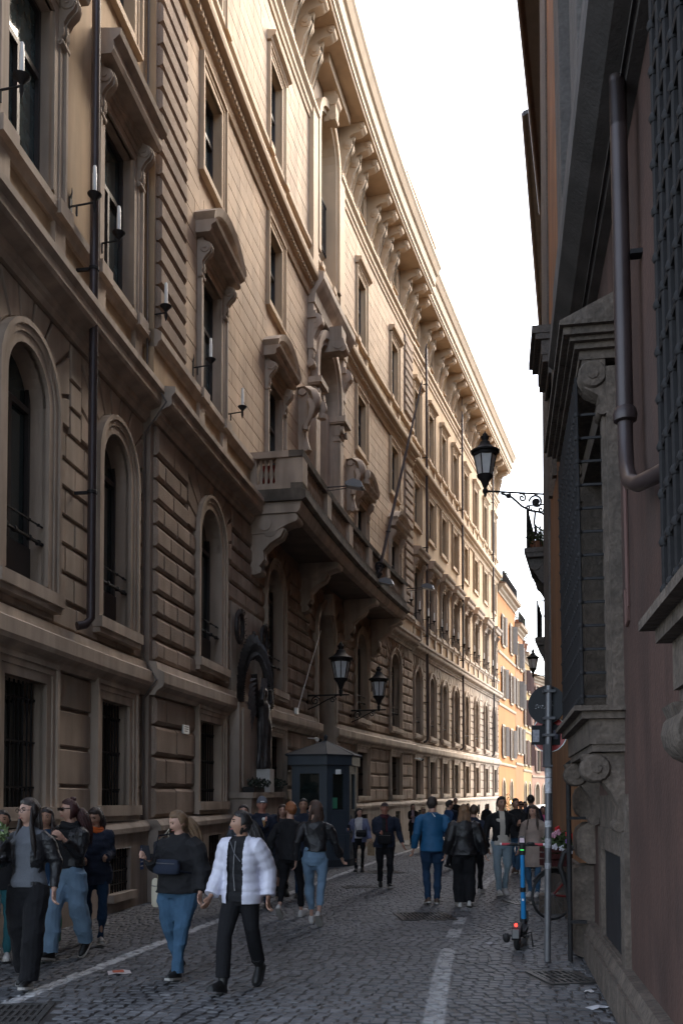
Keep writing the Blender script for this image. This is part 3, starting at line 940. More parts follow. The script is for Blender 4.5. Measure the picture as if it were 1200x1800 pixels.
    bp = n.new('ShaderNodeBump'); bp.inputs['Strength'].default_value = .35; bp.inputs['Distance'].default_value = .01; l.new(n4.outputs[0], bp.inputs['Height']); l.new(bp.outputs[0], b.inputs['Normal'])
    return m
M_cob = cobble_mat('basalt_cobble', False); M_bed = cobble_mat('cobble_bed', True)
mb = MB(); mb.quad((-400, -60, -.0095), (500, -60, -.0095), (500, 900, -.0095), (-400, 900, -.0095))
street = mb.build('cobbled_street', M_bed, None, kind='structure')

GRATES = [  # centre x, y, half length, half width, rotation
    (1.22, 13.9, .40, .45, .1), (2.12, 9.12, .24, .33, .17), (3.05, 15.8, .25, .3, .2), (-2.78, 7.55, .42, .36, .12), (1.0, 22.5, .4, .4, .2), (.35, 18.6, .32, .22, .2)]
def in_grate(x, y):
    for (cx, cy, a, b, r) in GRATES:
        dx, dy = x - cx, y - cy; c, s = math.cos(-r), math.sin(-r)
        if abs(dx*c - dy*s) < a + .06 and abs(dx*s + dy*c) < b + .06: return True
    return False
rng = random.Random(11)
cobs = []
PX, PY = .122, .112
for j in range(int(-2/PY), int(40/PY)):
    off = rng.random() * PX
    for i in range(int(-9/PX), int(14/PX)):
        gx = i * PX + off + rng.uniform(-.014, .014); gy = j * PY + .10 * math.sin(gx * 1.7 + .4) + .05*math.sin(gx*4.1)
        c, s = math.cos(-.16), math.sin(-.16)
        x = gx * c - gy * s; y = gx * s + gy * c
        if y < 5.6 or y > 31: continue
        xl = float(np.interp(y, _Y, _X)) + .1; xr = 1.0 + .17 * y if y < 19.3 else 4.28 + .27 * (y - 19.3)
        if x < xl - .1 or x > xr: continue
        if in_grate(x, y): continue
        if y < 7.0 and (x < -3.3 or x > 2.2): continue
        cobs.append((x, y, PX - .018 + rng.uniform(-.012, .008), PY - .016 + rng.uniform(-.01, .006), -.16 + .17*math.cos(gx*1.7+.4)*.9 + rng.uniform(-.05, .05)))
def cob_geo(mb, x, y, sx, sy, r, z, rg):
    c, s = math.cos(r), math.sin(r)
    q = []
    for (ax, ay) in ((-1, -1), (1, -1), (1, 1), (-1, 1)): q.append((ax * sx/2 + rg.uniform(-.007, .007), ay * sy/2 + rg.uniform(-.007, .007)))
    def ring(k, zz, tilt=0): return [(x + (p[0]*k)*c - (p[1]*k)*s, y + (p[0]*k)*s + (p[1]*k)*c, zz) for p in q]
    a, b_, d = ring(1.0, -.013), ring(.975, z - .0035), ring(.80, z + .001)
    mb.loft([a, b_, d], caps=False); mb.add(d, [(0, 1, 2, 3)])
cobs.sort(key=lambda c: (c[0]+.2)**2*.6 + c[1]**2)
vis = [c for c in cobs if c[1] > 7.15 and abs(c[0]) < .364*c[1]+.05]
vis.sort(key=lambda c: c[1])
first = vis[:300]; fs_ = set(first)
variants = []
for k in range(8):
    mb = MB(); cob_geo(mb, 0, 0, PX-.02, PY-.018, 0, 0, rng); variants.append(mesh_of(mb, 'cobble', M_cob))
for c in first:
    o = obj('cobble', rng.choice(variants), street, None, (c[0], c[1], rng.uniform(-.004, .003)), c[4]); o.scale = (c[2]/(PX-.02), c[3]/(PY-.018), 1)
mb = MB()
for c in cobs:
    if c not in fs_: cob_geo(mb, *c, rng.uniform(-.004, .003), rng)
mb.build('cobbles', M_cob, street, kind='stuff')

# drain covers
M_cast = mat('cast_iron_cover', (.06, .058, .056), .5, .3, 9, metal=.4)
glab = ['wide iron drain grating in the cobbles behind the man in the blue jacket', 'small slotted iron drain cover beside the foot of the sign pole', 'iron drain grating in front of the parked bicycle', 'ribbed iron drain cover at the start of the long white line', 'square manhole cover in mid street near the man in the cap', 'flat stone framed manhole cover in the middle of the street']
for (cx, cy, a, b, r), lb in zip(GRATES, glab):
    t = thing('drain_cover', lb, 'drain cover', (cx, cy, 0), r, 'iron covers set in the cobbles')
    mb = MB()
    for (x0, x1, y0, y1) in ((-a, a, -b, -b+.05), (-a, a, b-.05, b), (-a, -a+.05, -b+.05, b-.05), (a-.05, a, -b+.05, b-.05)): mb.box(x0, x1, y0, y1, -.02, .004)
    mb.build('frame', M_cast, t)
    mb = MB(); mb.box(-a+.05, a-.05, -b+.05, b-.05, -.012, -.0085); mb.build('pit', M_void, t)
    mb = MB(); n = int((2*a-.1)/.055)
    for i in range(n):
        x = -a + .05 + (2*a-.1)*(i+.5)/n; mb.box(x-.014, x+.014, -b+.05, b-.05, -.0088, .001)
    for y in (-b*.33, b*.33): mb.box(-a+.05, a-.05, y-.02, y+.02, -.0086, .0015)
    mb.build('slats', M_cast, t, kind='stuff')
# litter
def flat_litter(name, label, cat, x, y, rz, w_, h_, cols):
    t = thing(name, label, cat, (x, y, .004), rz)
    mb = MB(); mb.loft([[(-w_, -h_, 0), (-w_, h_, .004)], [(-w_*.3, -h_, .012), (-w_*.3, h_, .008)], [(w_*.4, -h_, .002), (w_*.4, h_, .012)], [(w_, -h_, .006), (w_, h_, 0)]], caps=False, closed=False)
    mb.build('sheet', mat(name+'_paper'+cat, cols[0], .7, .1, 20), t)
    if len(cols) > 1:
        mb = MB(); mb.quad((-w_*.6, -h_*.6, .014), (w_*.4, -h_*.6, .014), (w_*.4, h_*.6, .016), (-w_*.6, h_*.6, .014)); mb.build('print', mat('red_print', cols[1], .7, .2, 30), t)
flat_litter('flyer', 'crumpled red and white flyer lying on the cobbles', 'flyer', -2.19, 9.32, .3, .11, .10, [(.55, .5, .5), (.45, .10, .05)])
flat_litter('paper_scrap', 'torn white paper on the ground against the right wall', 'litter', 2.1, 7.75, .5, .1, .045, [(.6, .6, .62)])
flat_litter('tissue', 'small white tissue on the ground below the drain cover', 'tissue', 2.2, 8.4, -.4, .04, .04, [(.65, .63, .62)])
flat_litter('plastic_bag', 'scrap of clear plastic bag beside the rear wheel of the scooter', 'plastic bag', 1.78, 11.2, .4, .06, .06, [(.3, .3, .32)])

# ------------------------------------------------------------------ near right building: dark red plaster, caged windows
_a = math.atan(.17); _n = (-math.cos(_a), math.sin(_a)); _t = (math.sin(_a), math.cos(_a))
def N1(v, d, z):
    return (1.0 + .17*v + _n[0]*d - .012*max(0, z - 1.2), v + _n[1]*d, z)
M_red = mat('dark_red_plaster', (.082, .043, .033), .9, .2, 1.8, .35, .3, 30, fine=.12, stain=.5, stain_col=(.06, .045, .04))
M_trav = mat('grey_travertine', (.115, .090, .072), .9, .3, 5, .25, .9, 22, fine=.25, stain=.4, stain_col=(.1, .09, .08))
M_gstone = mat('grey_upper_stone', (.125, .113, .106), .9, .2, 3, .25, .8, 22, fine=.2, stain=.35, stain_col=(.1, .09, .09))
M_orange = mat('old_orange_plaster', (.27, .125, .05), .9, .2, 1.2, .25, .3, 25, stain=.45, stain_col=(.2, .12, .07))
M_pale = mat('pale_worn_plaster', (.38, .35, .35), .9, .2, 1.5, .3, .1, 25, stain=.3)
nb = thing('red_building', 'dark red plastered building with caged stone framed windows along the right edge', 'building', (2.0, 6, 0))
mb = MB(N1)
W1 = (8.58, .98, 2.45, 4.95); W2_ = (2.35, 1.2, 2.45, 4.95)
wall(mb, 0, -6, 10.4, 0, 6.5, [(W1[0], W1[1], W1[2], W1[3], False), (W2_[0], W2_[1], W2_[2], W2_[3], False)])
mb.cur = 1
wall(mb, .12, -6, 10.4, 6.5, 19, [])
for (z0, z1, d) in ((0, 6.5, 0), (6.5, 19, .12)):
    mb.cur = 0 if z0 == 0 else 1
    mb.quad((10.4, d, z0), (10.4, -9, z0), (10.4, -9, z1), (10.4, d, z1))
mb.cur = 2
sweep(mb, [(0, 6.46), (.08, 6.48), (.1, 6.52), (.22, 6.56), (.3, 6.63), (.36, 6.68), (.36, 6.86), (0.1, 6.95)], -6, 10.55)
mb.cur = 1
sweep(mb, [(.1, 6.93), (.3, 6.93), (.3, 7.5), (.26, 7.6), (.1, 7.66)], -6, 10.5)
mb.cur = 1
for v in (8.0, 10.0, 5.6, 3.2): mb.box(v - .35, v + .35, .12, .24, 7.66, 18.6)
mb.cur = 3
sweep(mb, [(.1, 18.9), (.9, 18.9), (1.0, 19.05), (-4, 20.5), (-9, 20.5), (-9, 18.9)], -6, 10.7)
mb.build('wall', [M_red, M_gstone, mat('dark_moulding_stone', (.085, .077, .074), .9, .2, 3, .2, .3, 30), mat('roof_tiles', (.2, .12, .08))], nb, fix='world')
mb = MB(N1)
sweep(mb, [(-.1, 0), (.11, 0), (.11, .33), (.08, .40), (-.1, .42)], -6, 10.0)
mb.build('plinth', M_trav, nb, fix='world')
for k in range(7):           # plinth slabs with joints
    v = 9.9 - k * 1.1
    mb = MB(N1); mb.box(v - 1.08, v, .1, .135, .03, .30); mb.build('stone', M_trav, nb, fix='world')
# quoins at the far corner
rq = random.Random(5); z = 0.0; k = 0
hs = [1.02, .46, .42, .48, .45, .44, .47, .45, .46, .44, .47, .45]
for h in hs:
    L = .62 if k % 2 else .42
    mb = MB(N1); z0, z1 = z + .015, z + h - .015
    e = .06 if k else .02; f = .2 if k else .22
    v0, v1 = 10.52 - L, 10.52
    rings = []
    for (dd, ee) in ((-.3, 0), (f*.45, 0), (f*.85, e), (f, e*2.2)):
        rings.append([(v0+ee, dd, z0+ee), (v1-ee*.6, dd, z0+ee), (v1-ee*.6, dd, z1-ee), (v0+ee, dd, z1-ee)])
    mb.loft(rings); mb.build('quoin', M_trav, nb, True, 60, fix='world')
    z += h; k += 1
    if z > 6.1: break
def cage_window(v, hw, z0, z1, tag_):
    mb = MB(N1)
    # opening reveal and stone frame
    for (p, q, s) in ((v-hw, z0, 0),):
        for (va, vb) in ((v-hw-.24, v-hw), (v+hw, v+hw+.24)): mb.box(va, vb, -.4, .10, z0 - .05, z1); mb.box(va+.05, vb-.05, .1, .13, z0, z1)
        mb.box(v-hw-.24, v+hw+.24, -.4, .10, z1, z1 + .22)
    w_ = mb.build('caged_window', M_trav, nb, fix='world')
    mb = MB(N1); mb.quad((v-hw, -.3, z0), (v+hw, -.3, z0), (v+hw, -.3, z1), (v-hw, -.3, z1)); mb.build('pane', M_glass, w_, fix='world')
    mb = MB(N1); mb.box(v-hw, v-hw+.08, -.28, -.22, z0, z1); mb.box(v+hw-.08, v+hw, -.28, -.22, z0, z1); mb.box(v-.05, v+.05, -.28, -.22, z0, z1)
    mb.build('frame', mat('brown_wood', (.09, .055, .035), .6, .2, 6), w_, fix='world')
    # hood with cornice
    mb = MB(N1); a, b = v-hw-.35, v+hw+.35; zt = z1 + .29; hs_ = .6
    for (aa, bb, d0, q0, q1) in ((a+.12, b-.12, .30, 0, .12), (a+.08, b-.08, .34, .12, .2), (a+.04, b-.04, .38, .2, .26), (a-.0, b+.0, .43, .26, .36), (a-.04, b+.04, .46, .36, .42)):
        mb.box(aa, bb, -.1, d0, zt+q0*hs_, zt+q1*hs_)
    mb.loft([[(a-.04, -.1, zt+.252), (b+.04, -.1, zt+.252), (b+.04, .46, zt+.252), (a-.04, .46, zt+.252)], [(a+.0, -.1, zt+.50), (b-.0, -.1, zt+.50), (b-.0, -.02, zt+.50), (a+.0, -.02, zt+.50)]])
    mb.build('hood', M_trav, w_, fix='world')
    for vv in (v-hw-.12, v+hw+.12):
        mb = MB(N1)
        mb.prism([(.1, z1-.12), (.13, z1-.1), (.16, z1), (.26, z1+.06), (.31, z1+.16), (.28, z1+.29), (.1, z1+.29)], vv-.1, vv+.1, 'x')
        mb.lathe([(.10, -.12), (.115, -.1), (.115, .1), (.10, .12)], (vv, .2, z1+.17), 14, 'x'); mb.lathe([(.045, -.13), (.045, .13)], (vv, .2, z1+.17), 8, 'x')
        mb.lathe([(.045, -.11), (.045, .11)], (vv, .13, z1-.12), 10, 'x')
        mb.build('bracket', M_trav, w_, True, 40, fix='world')
    # sill on two scrolled consoles
    mb = MB(N1)
    for (o, d0, q0, q1) in ((.20, .26, -.36, -.30), (.22, .28, -.30, -.10), (.26, .34, -.10, -.04), (.30, .40, -.04, .0)):
        mb.box(v-hw-o, v+hw+o, -.05, d0, z0+q0, z0+q1)
    mb.build('sill', M_trav, w_, fix='world')
    for vv in (v-hw-.02, v+hw+.02):
        mb = MB(N1)
        mb.prism([(0, z0-.98), (.05, z0-1.0), (.08, z0-.9), (.06, z0-.8), (.12, z0-.68), (.22, z0-.55), (.3, z0-.48), (.34, z0-.38), (0, z0-.36)], vv-.13, vv+.13, 'x')
        mb.lathe([(.10, -.16), (.115, -.14), (.115, .14), (.10, .16)], (vv, .23, z0-.49), 14, 'x'); mb.lathe([(.04, -.18), (.04, .18)], (vv, .23, z0-.49), 8, 'x')
        mb.lathe([(.05, -.14), (.05, .14)], (vv, .06, z0-.95), 10, 'x')
        mb.build('console', M_trav, w_, True, 40, fix='world')
    # iron cage: one object per bar
    dC = .32; nv = int(2*(hw+.1)/.135); zz0, zz1 = z0 + .03, z1 + .2; nh = int((zz1-zz0)/.192)
    hz = [zz0 + .06 + i*.192 for i in range(nh)]
    for i in range(nv + 1):
        vv = v - hw - .1 + 2*(hw+.1) * i / nv
        mb = MB(N1); mb.tube([(vv, dC, zz0), (vv, dC, zz1)], .0155, 6)
        for h in hz: mb.ell((vv, dC, h), (.026, .028, .026), 6, 4)
        mb.build('bar', M_iron, w_, True, 60, fix='world')
    for h in hz:
        mb = MB(N1); mb.tube([(v-hw-.1, -.02, h), (v-hw-.1, dC-.05, h), (v-hw-.07, dC+.0, h), (v+hw+.07, dC, h), (v+hw+.1, dC-.05, h), (v+hw+.1, -.02, h)], .0125, 5)
        mb.build('bar', M_iron, w_, True, 60, fix='world')
    return w_
cage_window(*W1, 1); cage_window(*W2_, 2)
# cellar hatch with stone surround
mb = MB(N1)
for (va, vb, za, zb) in ((7.25, 7.5, .3, 1.45), (8.95, 9.2, .3, 1.45), (7.5, 8.95, 1.25, 1.45), (7.5, 8.95, .3, .42)): mb.box(va, vb, -.2, .05, za, zb)
mb.box(7.25, 9.2, -.2, .03, 1.45, 1.75)
ch = mb.build('cellar_hatch', M_trav, nb, fix='world')
mb = MB(N1); mb.box(7.5, 8.95, 0, .012, .42, 1.25); mb.build('hatch_door', mat('black_sheet_metal', (.02, .02, .022), .6, .2, 6), ch, fix='world')
# downpipes and cables on this wall
dp = thing('downpipe', 'thick dark downpipe with a bent foot on the red wall', 'downpipe', N1(6.1, .12, 3.5))
mb = MB(N1)
mb.tube([(6.1, .13, 6.5), (6.1, .13, 4.25)], .056, 14)
mb.tube([(6.1, .13, 4.3), (6.1, .13, 4.05), (6.0, .14, 3.85), (5.85, .14, 3.72), (5.6, .13, 3.62), (5.3, .08, 3.56), (5.1, .0, 3.55)], .05, 14)
mb.tube([(6.1, .13, 13), (6.1, .13, 6.2)], .056, 14)
mb.build('pipe', M_pipe, dp, True, 50, fix='world')
mb = MB(N1); mb.lathe([(.056, 0), (.075, .01), (.08, .05), (.07, .09), (.056, .1)], (6.1, .13, 4.2), 14); mb.build('collar', M_pipe, dp, True, 50, fix='world')
mb = MB(N1); mb.box(6.04, 6.12, 0, .08, 5.3, 5.33); mb.build('clamp', M_iron, dp, fix='world')
cb = thing('cable_bundle', 'reddish cables clipped vertically to the plaster beside the thick downpipe', 'cables', N1(6.95, .02, 3))
for dv in (0, .035, .06):
    mb = MB(N1); mb.tube([(6.95+dv, .02, 3.3 if dv else 3.15), (6.95+dv+.02, .02, 4.6), (6.95+dv, .02, 6.2), (6.95+dv, .05, 6.25)], .011, 5)
    if not dv: mb.tube([(6.95, .02, 3.3), (6.97, .02, 3.05), (7.05, .02, 3.02), (7.08, .02, 3.3)], .014, 5)
    mb.build('cable', mat('painted_cable', (.13, .07, .06), .8, 0), cb, True, 60, fix='world')
bp_ = thing('thin_black_pipe', 'thin black drain pipe running down over the bulging corner quoins', 'pipe', N1(10.0, .25, 0))
mb = MB(N1); mb.tube([(9.98, .27, 0), (9.98, .27, 2.1), (9.9, .1, 2.2)], .026, 8); mb.build('pipe', M_iron, bp_, True, 50, fix='world')
for z in (.4, 1.5): 
    mb = MB(N1); mb.box(9.94, 10.02, .1, .3, z, z+.03); mb.build('clamp', M_iron, bp_, fix='world')

# ------------------------------------------------------------------ orange building behind it
RP = [(11.0, 2.88), (19.3, 4.22), (31.0, 7.45)]     # (y, x) of the wall line
def O1(v, d, z):
    y = v
    if y <= 19.3: x = 2.88 + (y-11.0)*.1614; g = .1614
    elif y <= 31: x = 4.22 + (y-19.3)*.276; g = .276
    else: x = 7.45 + (y-31)*.25; g = .25
    h = math.hypot(g, 1)
    return (x - d/h, y + d*g/h, z)
ob = thing('orange_building', 'old orange plastered building with stone corner strip beyond the red one', 'building', (4.0, 18, 0))
mb = MB(O1)
wall(mb, 0, 10.8, 19.3, 0, 22, [(16.3, .45, 7.2, 9.0, False)])
wall(mb, 0, 19.3, 31, 0, 22, [(21.6, .5, 7.3, 9.5, False), (25, .5, 6.0, 8.2, False)])
mb.quad((10.8, 0, 0), (10.8, -9, 0), (10.8, -9, 22), (10.8, 0, 22)); mb.quad((31, 0, 0), (31, -9, 0), (31, -9, 22), (31, 0, 22))
mb.build('wall', M_orange, ob, fix='world')
mb = MB(O1); mb.box(17.5, 19.28, -.02, .035, 1.0, 22); mb.build('corner_strip', M_gstone, ob, fix='world')
mb = MB(O1); mb.box(10.8, 12.6, -.02, .04, 5.6, 22); mb.build('pale_strip', M_pale, ob, fix='world')
mb = MB(O1); mb.box(11, 19.28, -.02, .06, 0, .9); mb.build('plinth', M_trav, ob, fix='world')
for (v, hw, z0, z1) in ((16.3, .45, 7.2, 9.0), (21.6, .5, 7.3, 9.5), (25, .5, 6.0, 8.2)):
    mb = MB(O1)
    for (p, q) in ((v-hw-.18, v-hw), (v+hw, v+hw+.18)): mb.box(p, q, -.3, .07, z0, z1)
    mb.box(v-hw-.18, v+hw+.18, -.3, .07, z1, z1+.18)
    w_ = mb.build('window', M_trav, ob, fix='world')
    mb = MB(O1); mb.quad((v-hw, -.2, z0), (v+hw, -.2, z0), (v+hw, -.2, z1), (v-hw, -.2, z1)); mb.build('pane', M_glass, w_, fix='world')
mb = MB(O1)
for (o, d0, z0, z1) in ((0, .12, 9.0, 9.18), (.04, .22, 9.18, 9.3), (.06, .24, 9.3, 9.55), (.1, .34, 9.55, 9.65), (.12, .40, 9.65, 9.78)): mb.box(15.75-o, 16.9+o, -.05, d0, z0, z1)
mb.build('window_hood', M_gstone, ob, fix='world')
mb = MB(O1)
sweep(mb, [(0, 21.6), (.60, 21.75), (.68, 21.7), (.74, 21.85), (-3, 22.9), (-9, 23), (-9, 21.6)], 10.8, 31.2)
mb.build('roof', mat('dark_eave', (.05, .045, .045), .7, .2, 3), ob, fix='world')
mb = MB(O1); mb.tube([(10.8, .72, 21.75), (19.3, .72, 21.75), (31.2, .72, 21.75)], .07, 8); mb.build('gutter', M_pipe, ob, True, 50, fix='world')
for (a, b, z, d, hh) in ((20.4, 22.9, 7.28, .52, .75), (24.1, 26.2, 5.95, .55, .6)):
    mb = MB(O1)
    mb.box(a, b, -.05, d, z-.1, z); mb.box(a+.03, b-.03, -.05, d-.05, z-.2, z-.1)
    o = mb.build('balcony', M_gstone, ob, fix='world')
    for vv in (a+.3, b-.3):
        mb = MB(O1); mb.prism([(0, z-.2), (d-.08, z-.2), (d-.1, z-.3), (d*.6, z-.5), (d*.3, z-hh), (0, z-hh-.05)], vv-.14, vv+.14, 'x')
        mb.lathe([(.13, -.17), (.13, .17)], (vv, d*.55, z-.34), 12, 'x'); mb.build('console', M_gstone, o, fix='world')
    mb = MB(O1)
    for vv in usteps(a+.05, b-.05, .13): mb.tube([(vv, d-.06, z), (vv, d-.06, z+.95)], .01, 4)
    for k in range(4): mb.tube([(a+.05, .05+k*.12, z), (a+.05, .05+k*.12, z+.95)], .01, 4)
    mb.tube([(a+.05, 0, z+.95), (a+.05, d-.06, z+.95), (b-.05, d-.06, z+.95), (b-.05, 0, z+.95)], .018, 4)
    mb.build('railing', M_iron, o, fix='world')
# far right building
fb = thing('tall_right_building', 'tall building further along on the right, its gutter seen against the sky', 'building', (9, 40, 0))
mb = MB(O1); wall(mb, .3, 31, 58, 0, 25.2, []); mb.quad((31, .3, 0), (31, -9, 0), (31, -9, 25.2), (31, .3, 25.2)); mb.build('wall', mat('dull_ochre_plaster', (.35, .24, .13), .9), fb, fix='world')
mb = MB(O1); sweep(mb, [(-.05, 25.0), (1.15, 25.2), (1.25, 25.15), (1.3, 25.3), (-3, 26.4), (-9, 26.5), (-9, 25.1)], 31, 58); mb.build('roof', mat('dark_eave', (.05, .045, .045)), fb, fix='world')
mb = MB(O1); mb.tube([(31, 1.28, 25.2), (45, 1.28, 25.2), (58, 1.28, 25.2)], .07, 8); mb.build('gutter', M_pipe, fb, True, 50, fix='world')
for v in (34, 38, 42, 46):
    for z in (5, 9, 13, 17, 21):
        mb = MB(O1); mb.box(v-.7, v-.2, .3, .38, z, z+1.8); mb.box(v+.9, v+1.4, .3, .38, z, z+1.8); mb.build('shutter', mat('brown_shutter', (.11, .06, .045), .7), fb, fix='world')

# ------------------------------------------------------------------ far left houses
def W0(u, d, z):
    x, y, tx, ty = P(u); return (x + ty*d, y - tx*d, z)
def shutter_mesh(w_, h, m_):
    mb = MB(); mb.box(0, w_, -.05, -.01, 0, h)
    n = int(h/.11)
    for i in range(n): mb.box(.05, w_-.05, -.065, -.05, .06 + i*.108, .06 + i*.108 + .07)
    return mesh_of(mb, 'shutter', m_)
M_shg = mat('grey_shutter', (.21, .175, .15), .7, .1, 4); M_shb = mat('dark_red_brown_shutter', (.10, .045, .035), .7, .1, 4)
def house(name, label, fn, a, b, H, mw, bays, rows, msh, mtrim, deep=9, open_=True, corn=.5, strings=(), arches=()):
    base = fn((a+b)/2, 0, 0)
    t = thing(name, label, 'house', (base[0], base[1], 0))
    mb = MB(fn)
    ops_rows = sorted(rows)
    zz = 0
    if arches:
        wall(mb, 0, a, b, 0, 4.2, [(c, .62, .02, 2.6, True) for c in arches]); zz = 4.2
    for (z0, z1) in ops_rows:
        wall(mb, 0, a, b, zz, z1 + .4, [(c, .48, z0, z1, False) for c in bays]); zz = z1 + .4
    wall(mb, 0, a, b, zz, H, [])
    mb.quad((a, 0, 0), (a, -deep, 0), (a, -deep, H), (a, 0, H)); mb.quad((b, 0, 0), (b, -deep, 0), (b, -deep, H), (b, 0, H))
    mb.quad((a, -deep, 0), (b, -deep, 0), (b, -deep, H), (a, -deep, H))
    mb.build('wall', mw, t, fix='world')
    mb = MB(fn)
    for z in strings: sweep(mb, [(-.02, z), (.05, z), (.08, z+.08), (.08, z+.18), (-.02, z+.2)], a, b)
    if strings: mb.build('string_course', mtrim, t, fix='world')
    mb = MB(fn)
    if corn:
        sweep(mb, [(-.02, H-.55), (.06, H-.55), (.1, H-.4), (corn*.5, H-.3), (corn*.6, H-.15), (corn, H-.08), (corn+.05, H+.06), (-.02, H+.12)], a, b); mb.build('cornice', mtrim, t, fix='world')
        mb = MB(fn); sweep(mb, [(corn+.05, H+.07), (corn+.07, H+.12), (-3, H+1.0), (-deep, H+1.0), (-deep, H+.1)], a-.02, b+.02); mb.build('roof', mat('roof_tiles', (.2, .12, .08)), t, fix='world')
    def ang(u):
        p, q = fn(u-.05, 0, 0), fn(u+.05, 0, 0); return math.atan2(q[1]-p[1], q[0]-p[0])
    for (z0, z1) in rows:
        h = z1 - z0
        sm = shutter_mesh(.48, h, msh)
        for c in bays:
            mb = MB()
            for (x0, x1, q0, q1) in ((-.6, -.48, z0, z1), (.48, .6, z0, z1), (-.62, .62, z1, z1+.14), (-.65, .65, z0-.14, z0)): mb.box(x0, x1, .1, -.06 if q1 != z0 else -.12, q0, q1)
            p = Vector(fn(c, 0, 0)) - t.location; an = ang(c)
            wn = obj('window', mesh_of(mb, 'window', mtrim), t, None, (p.x, p.y, 0), an)
            mb = MB(); mb.quad((-.48, .1, z0), (.48, .1, z0), (.48, .1, z1), (-.48, .1, z1)); obj('pane', mesh_of(mb, 'pane', M_glass), wn)
            for s in (-1, 1):
                o = obj('shutter', sm, wn, None, (s*.98 if s < 0 else .5, -.07, z0), 0)
                if s > 0: o.rotation_euler = (0, 0, random.uniform(-.9, -.2)); 
                else: o.location = (-.5 - .48, -.07, z0)
    for c in arches:
        p = Vector(fn(c, 0, 0)) - t.location; an = ang(c)
        mb = MB(); pi = path(.62, .02, 2.6, True); ringf(mb, pi, path(.8, .02, 2.6, True), -.02, .06); reveal(mb, pi, 0, .35, False)
        o = obj('arched_doorway', mesh_of(mb, 'arched_doorway', mtrim), t, None, (p.x, p.y, 0), an)
        obj('pane', glass_mesh(pi, .33, M_glass), o)
    return t
M_o1 = mat('bright_orange_plaster', (.41, .16, .04), .9, .1, .8, .1, .05, 20); M_o2 = mat('deep_orange_plaster', (.37, .15, .05), .9, .12, .8, .15)
M_y1 = mat('ochre_yellow_plaster', (.38, .25, .10), .9, .1, .8, .1); M_pk = mat('pink_plaster', (.42, .25, .18), .9, .1, .8, .1); M_tr2 = mat('cream_trim', (.44, .35, .26), .85, .08, 1)
h1 = house('orange_house', 'bright orange house with grey shutters next to the end of the palace', W0, 53.4, 61.8, 17.3, M_o1, [55.6, 59.6], [(5.0, 7.2), (9.3, 11.5), (13.2, 15.4)], M_shg, M_tr2, strings=(4.3, 8.6, 12.4), arches=(55.6, 59.4))
h2 = house('deep_orange_house', 'narrow deeper orange house with a row of grey shutters, second after the palace', W0, 61.85, 66.2, 15.9, M_o2, [63.0, 65.0], [(5.6, 7.7), (9.4, 11.5), (12.6, 14.6)], M_shg, M_tr2, strings=(4.6,))
h3 = house('ochre_house', 'ochre yellow house with dark red brown shutters beyond the orange ones', W0, 66.25, 71.6, 14.2, M_y1, [67.4, 70.0], [(4.8, 6.9), (8.2, 10.4), (11.2, 13.0)], M_shb, M_tr2, strings=(4.2, 7.6), arches=(67.4, 70.2))
q0 = W0(71.6, 0, 0)
def W3(u, d, z):
    g = .56; h = math.hypot(g, 1); v = u - 71.6
    return (q0[0] + v*g/h + d/h, q0[1] + v/h - d*g/h, z)
h4 = house('pink_house', 'pink plastered house closing the view where the street bends', W3, 71.7, 84, 13.0, M_pk, [73.5, 76.5, 79.5], [(4.4, 6.3), (8, 10), (10.9, 12.2)], M_shb, M_tr2, strings=(3.8,), arches=(73.2, 75.4, 77.6))
h5 = house('cream_tower_house', 'tall cream attic rising behind the roofs of the orange houses', lambda u, d, z: W0(u, d-1.8, z), 66.6, 72.0, 18.6, mat('cream_plaster', (.44, .35, .23), .9, .1, 1), [69.5], [(15.6, 16.9)], M_shg, M_tr2, corn=.35)
# set-back attics with rooftop terraces
for (t, a, b, d, z0, z1, m_) in ((h1, 53.6, 61.0, -1.4, 17.4, 20.6, mat('pale_pink_plaster', (.45, .29, .2), .9, .1, 1)), (h2, 61.9, 66.0, -.9, 15.9, 19.0, M_y1)):
    mb = MB(W0); mb.box(a, b, d-4, d, z0, z1); mb.build('attic', m_, t, fix='world')
    mb = MB(W0); zb = 17.42 if t is h1 else 16.0
    n = 26
    for u in usteps(a, b, .16): mb.tube([(u, .3, zb), (u, .3, zb+1.0)], .012, 4)
    mb.tube([(a, .3, zb+1.0), ((a+b)/2, .3, zb+1), (b, .3, zb+1.0)], .025, 4)
    mb.build('railing', M_iron, t, fix='world')

# ------------------------------------------------------------------ pavement of the side street gap (ground already there); drainpipes on the palace
pipes = [(-2.81, 0, 'dark downpipe on the left wing between its two arched windows', 24.5, 4.15), (30.05, 0, 'dark downpipe nearest the centre on the far wing of the palace', 24.5, 4.15),
         (39.05, 0, 'middle downpipe of the far wing, between the arched windows', 24.5, 4.15), (49.9, 0, 'last downpipe before the far corner of the palace', 24.5, 4.15)]
for (u, d, lb, z1, z0) in pipes:
    b0 = W(u, d+.2, z0)
    t = thing('downpipe', lb, 'downpipe', b0, 0, 'downpipes on the palace front')
    mb = MB(W); mb.tube([(u, d+.26, z1), (u, d+.26, z0+.1), (u-.06, d+.2, z0), (u-.14, d+.12, z0-.03)], .062, 10); mb.build('pipe', M_pipe, t, True, 50, fix='world')
    for z in (6.0, 9.2, 13.5, 17.9, 21.5):
        mb = MB(W); mb.lathe([(.064, 0), (.075, .01), (.075, .05), (.064, .06)], (u, d+.26, z), 10); mb.box(u-.02, u+.02, d, d+.2, z+.01, z+.05); mb.build('clamp', M_iron, t, fix='world')
t = thing('cable_conduit', 'thin grey conduit climbing the inner corner of the left wing', 'conduit', W(-.16, .06, 0), 0)
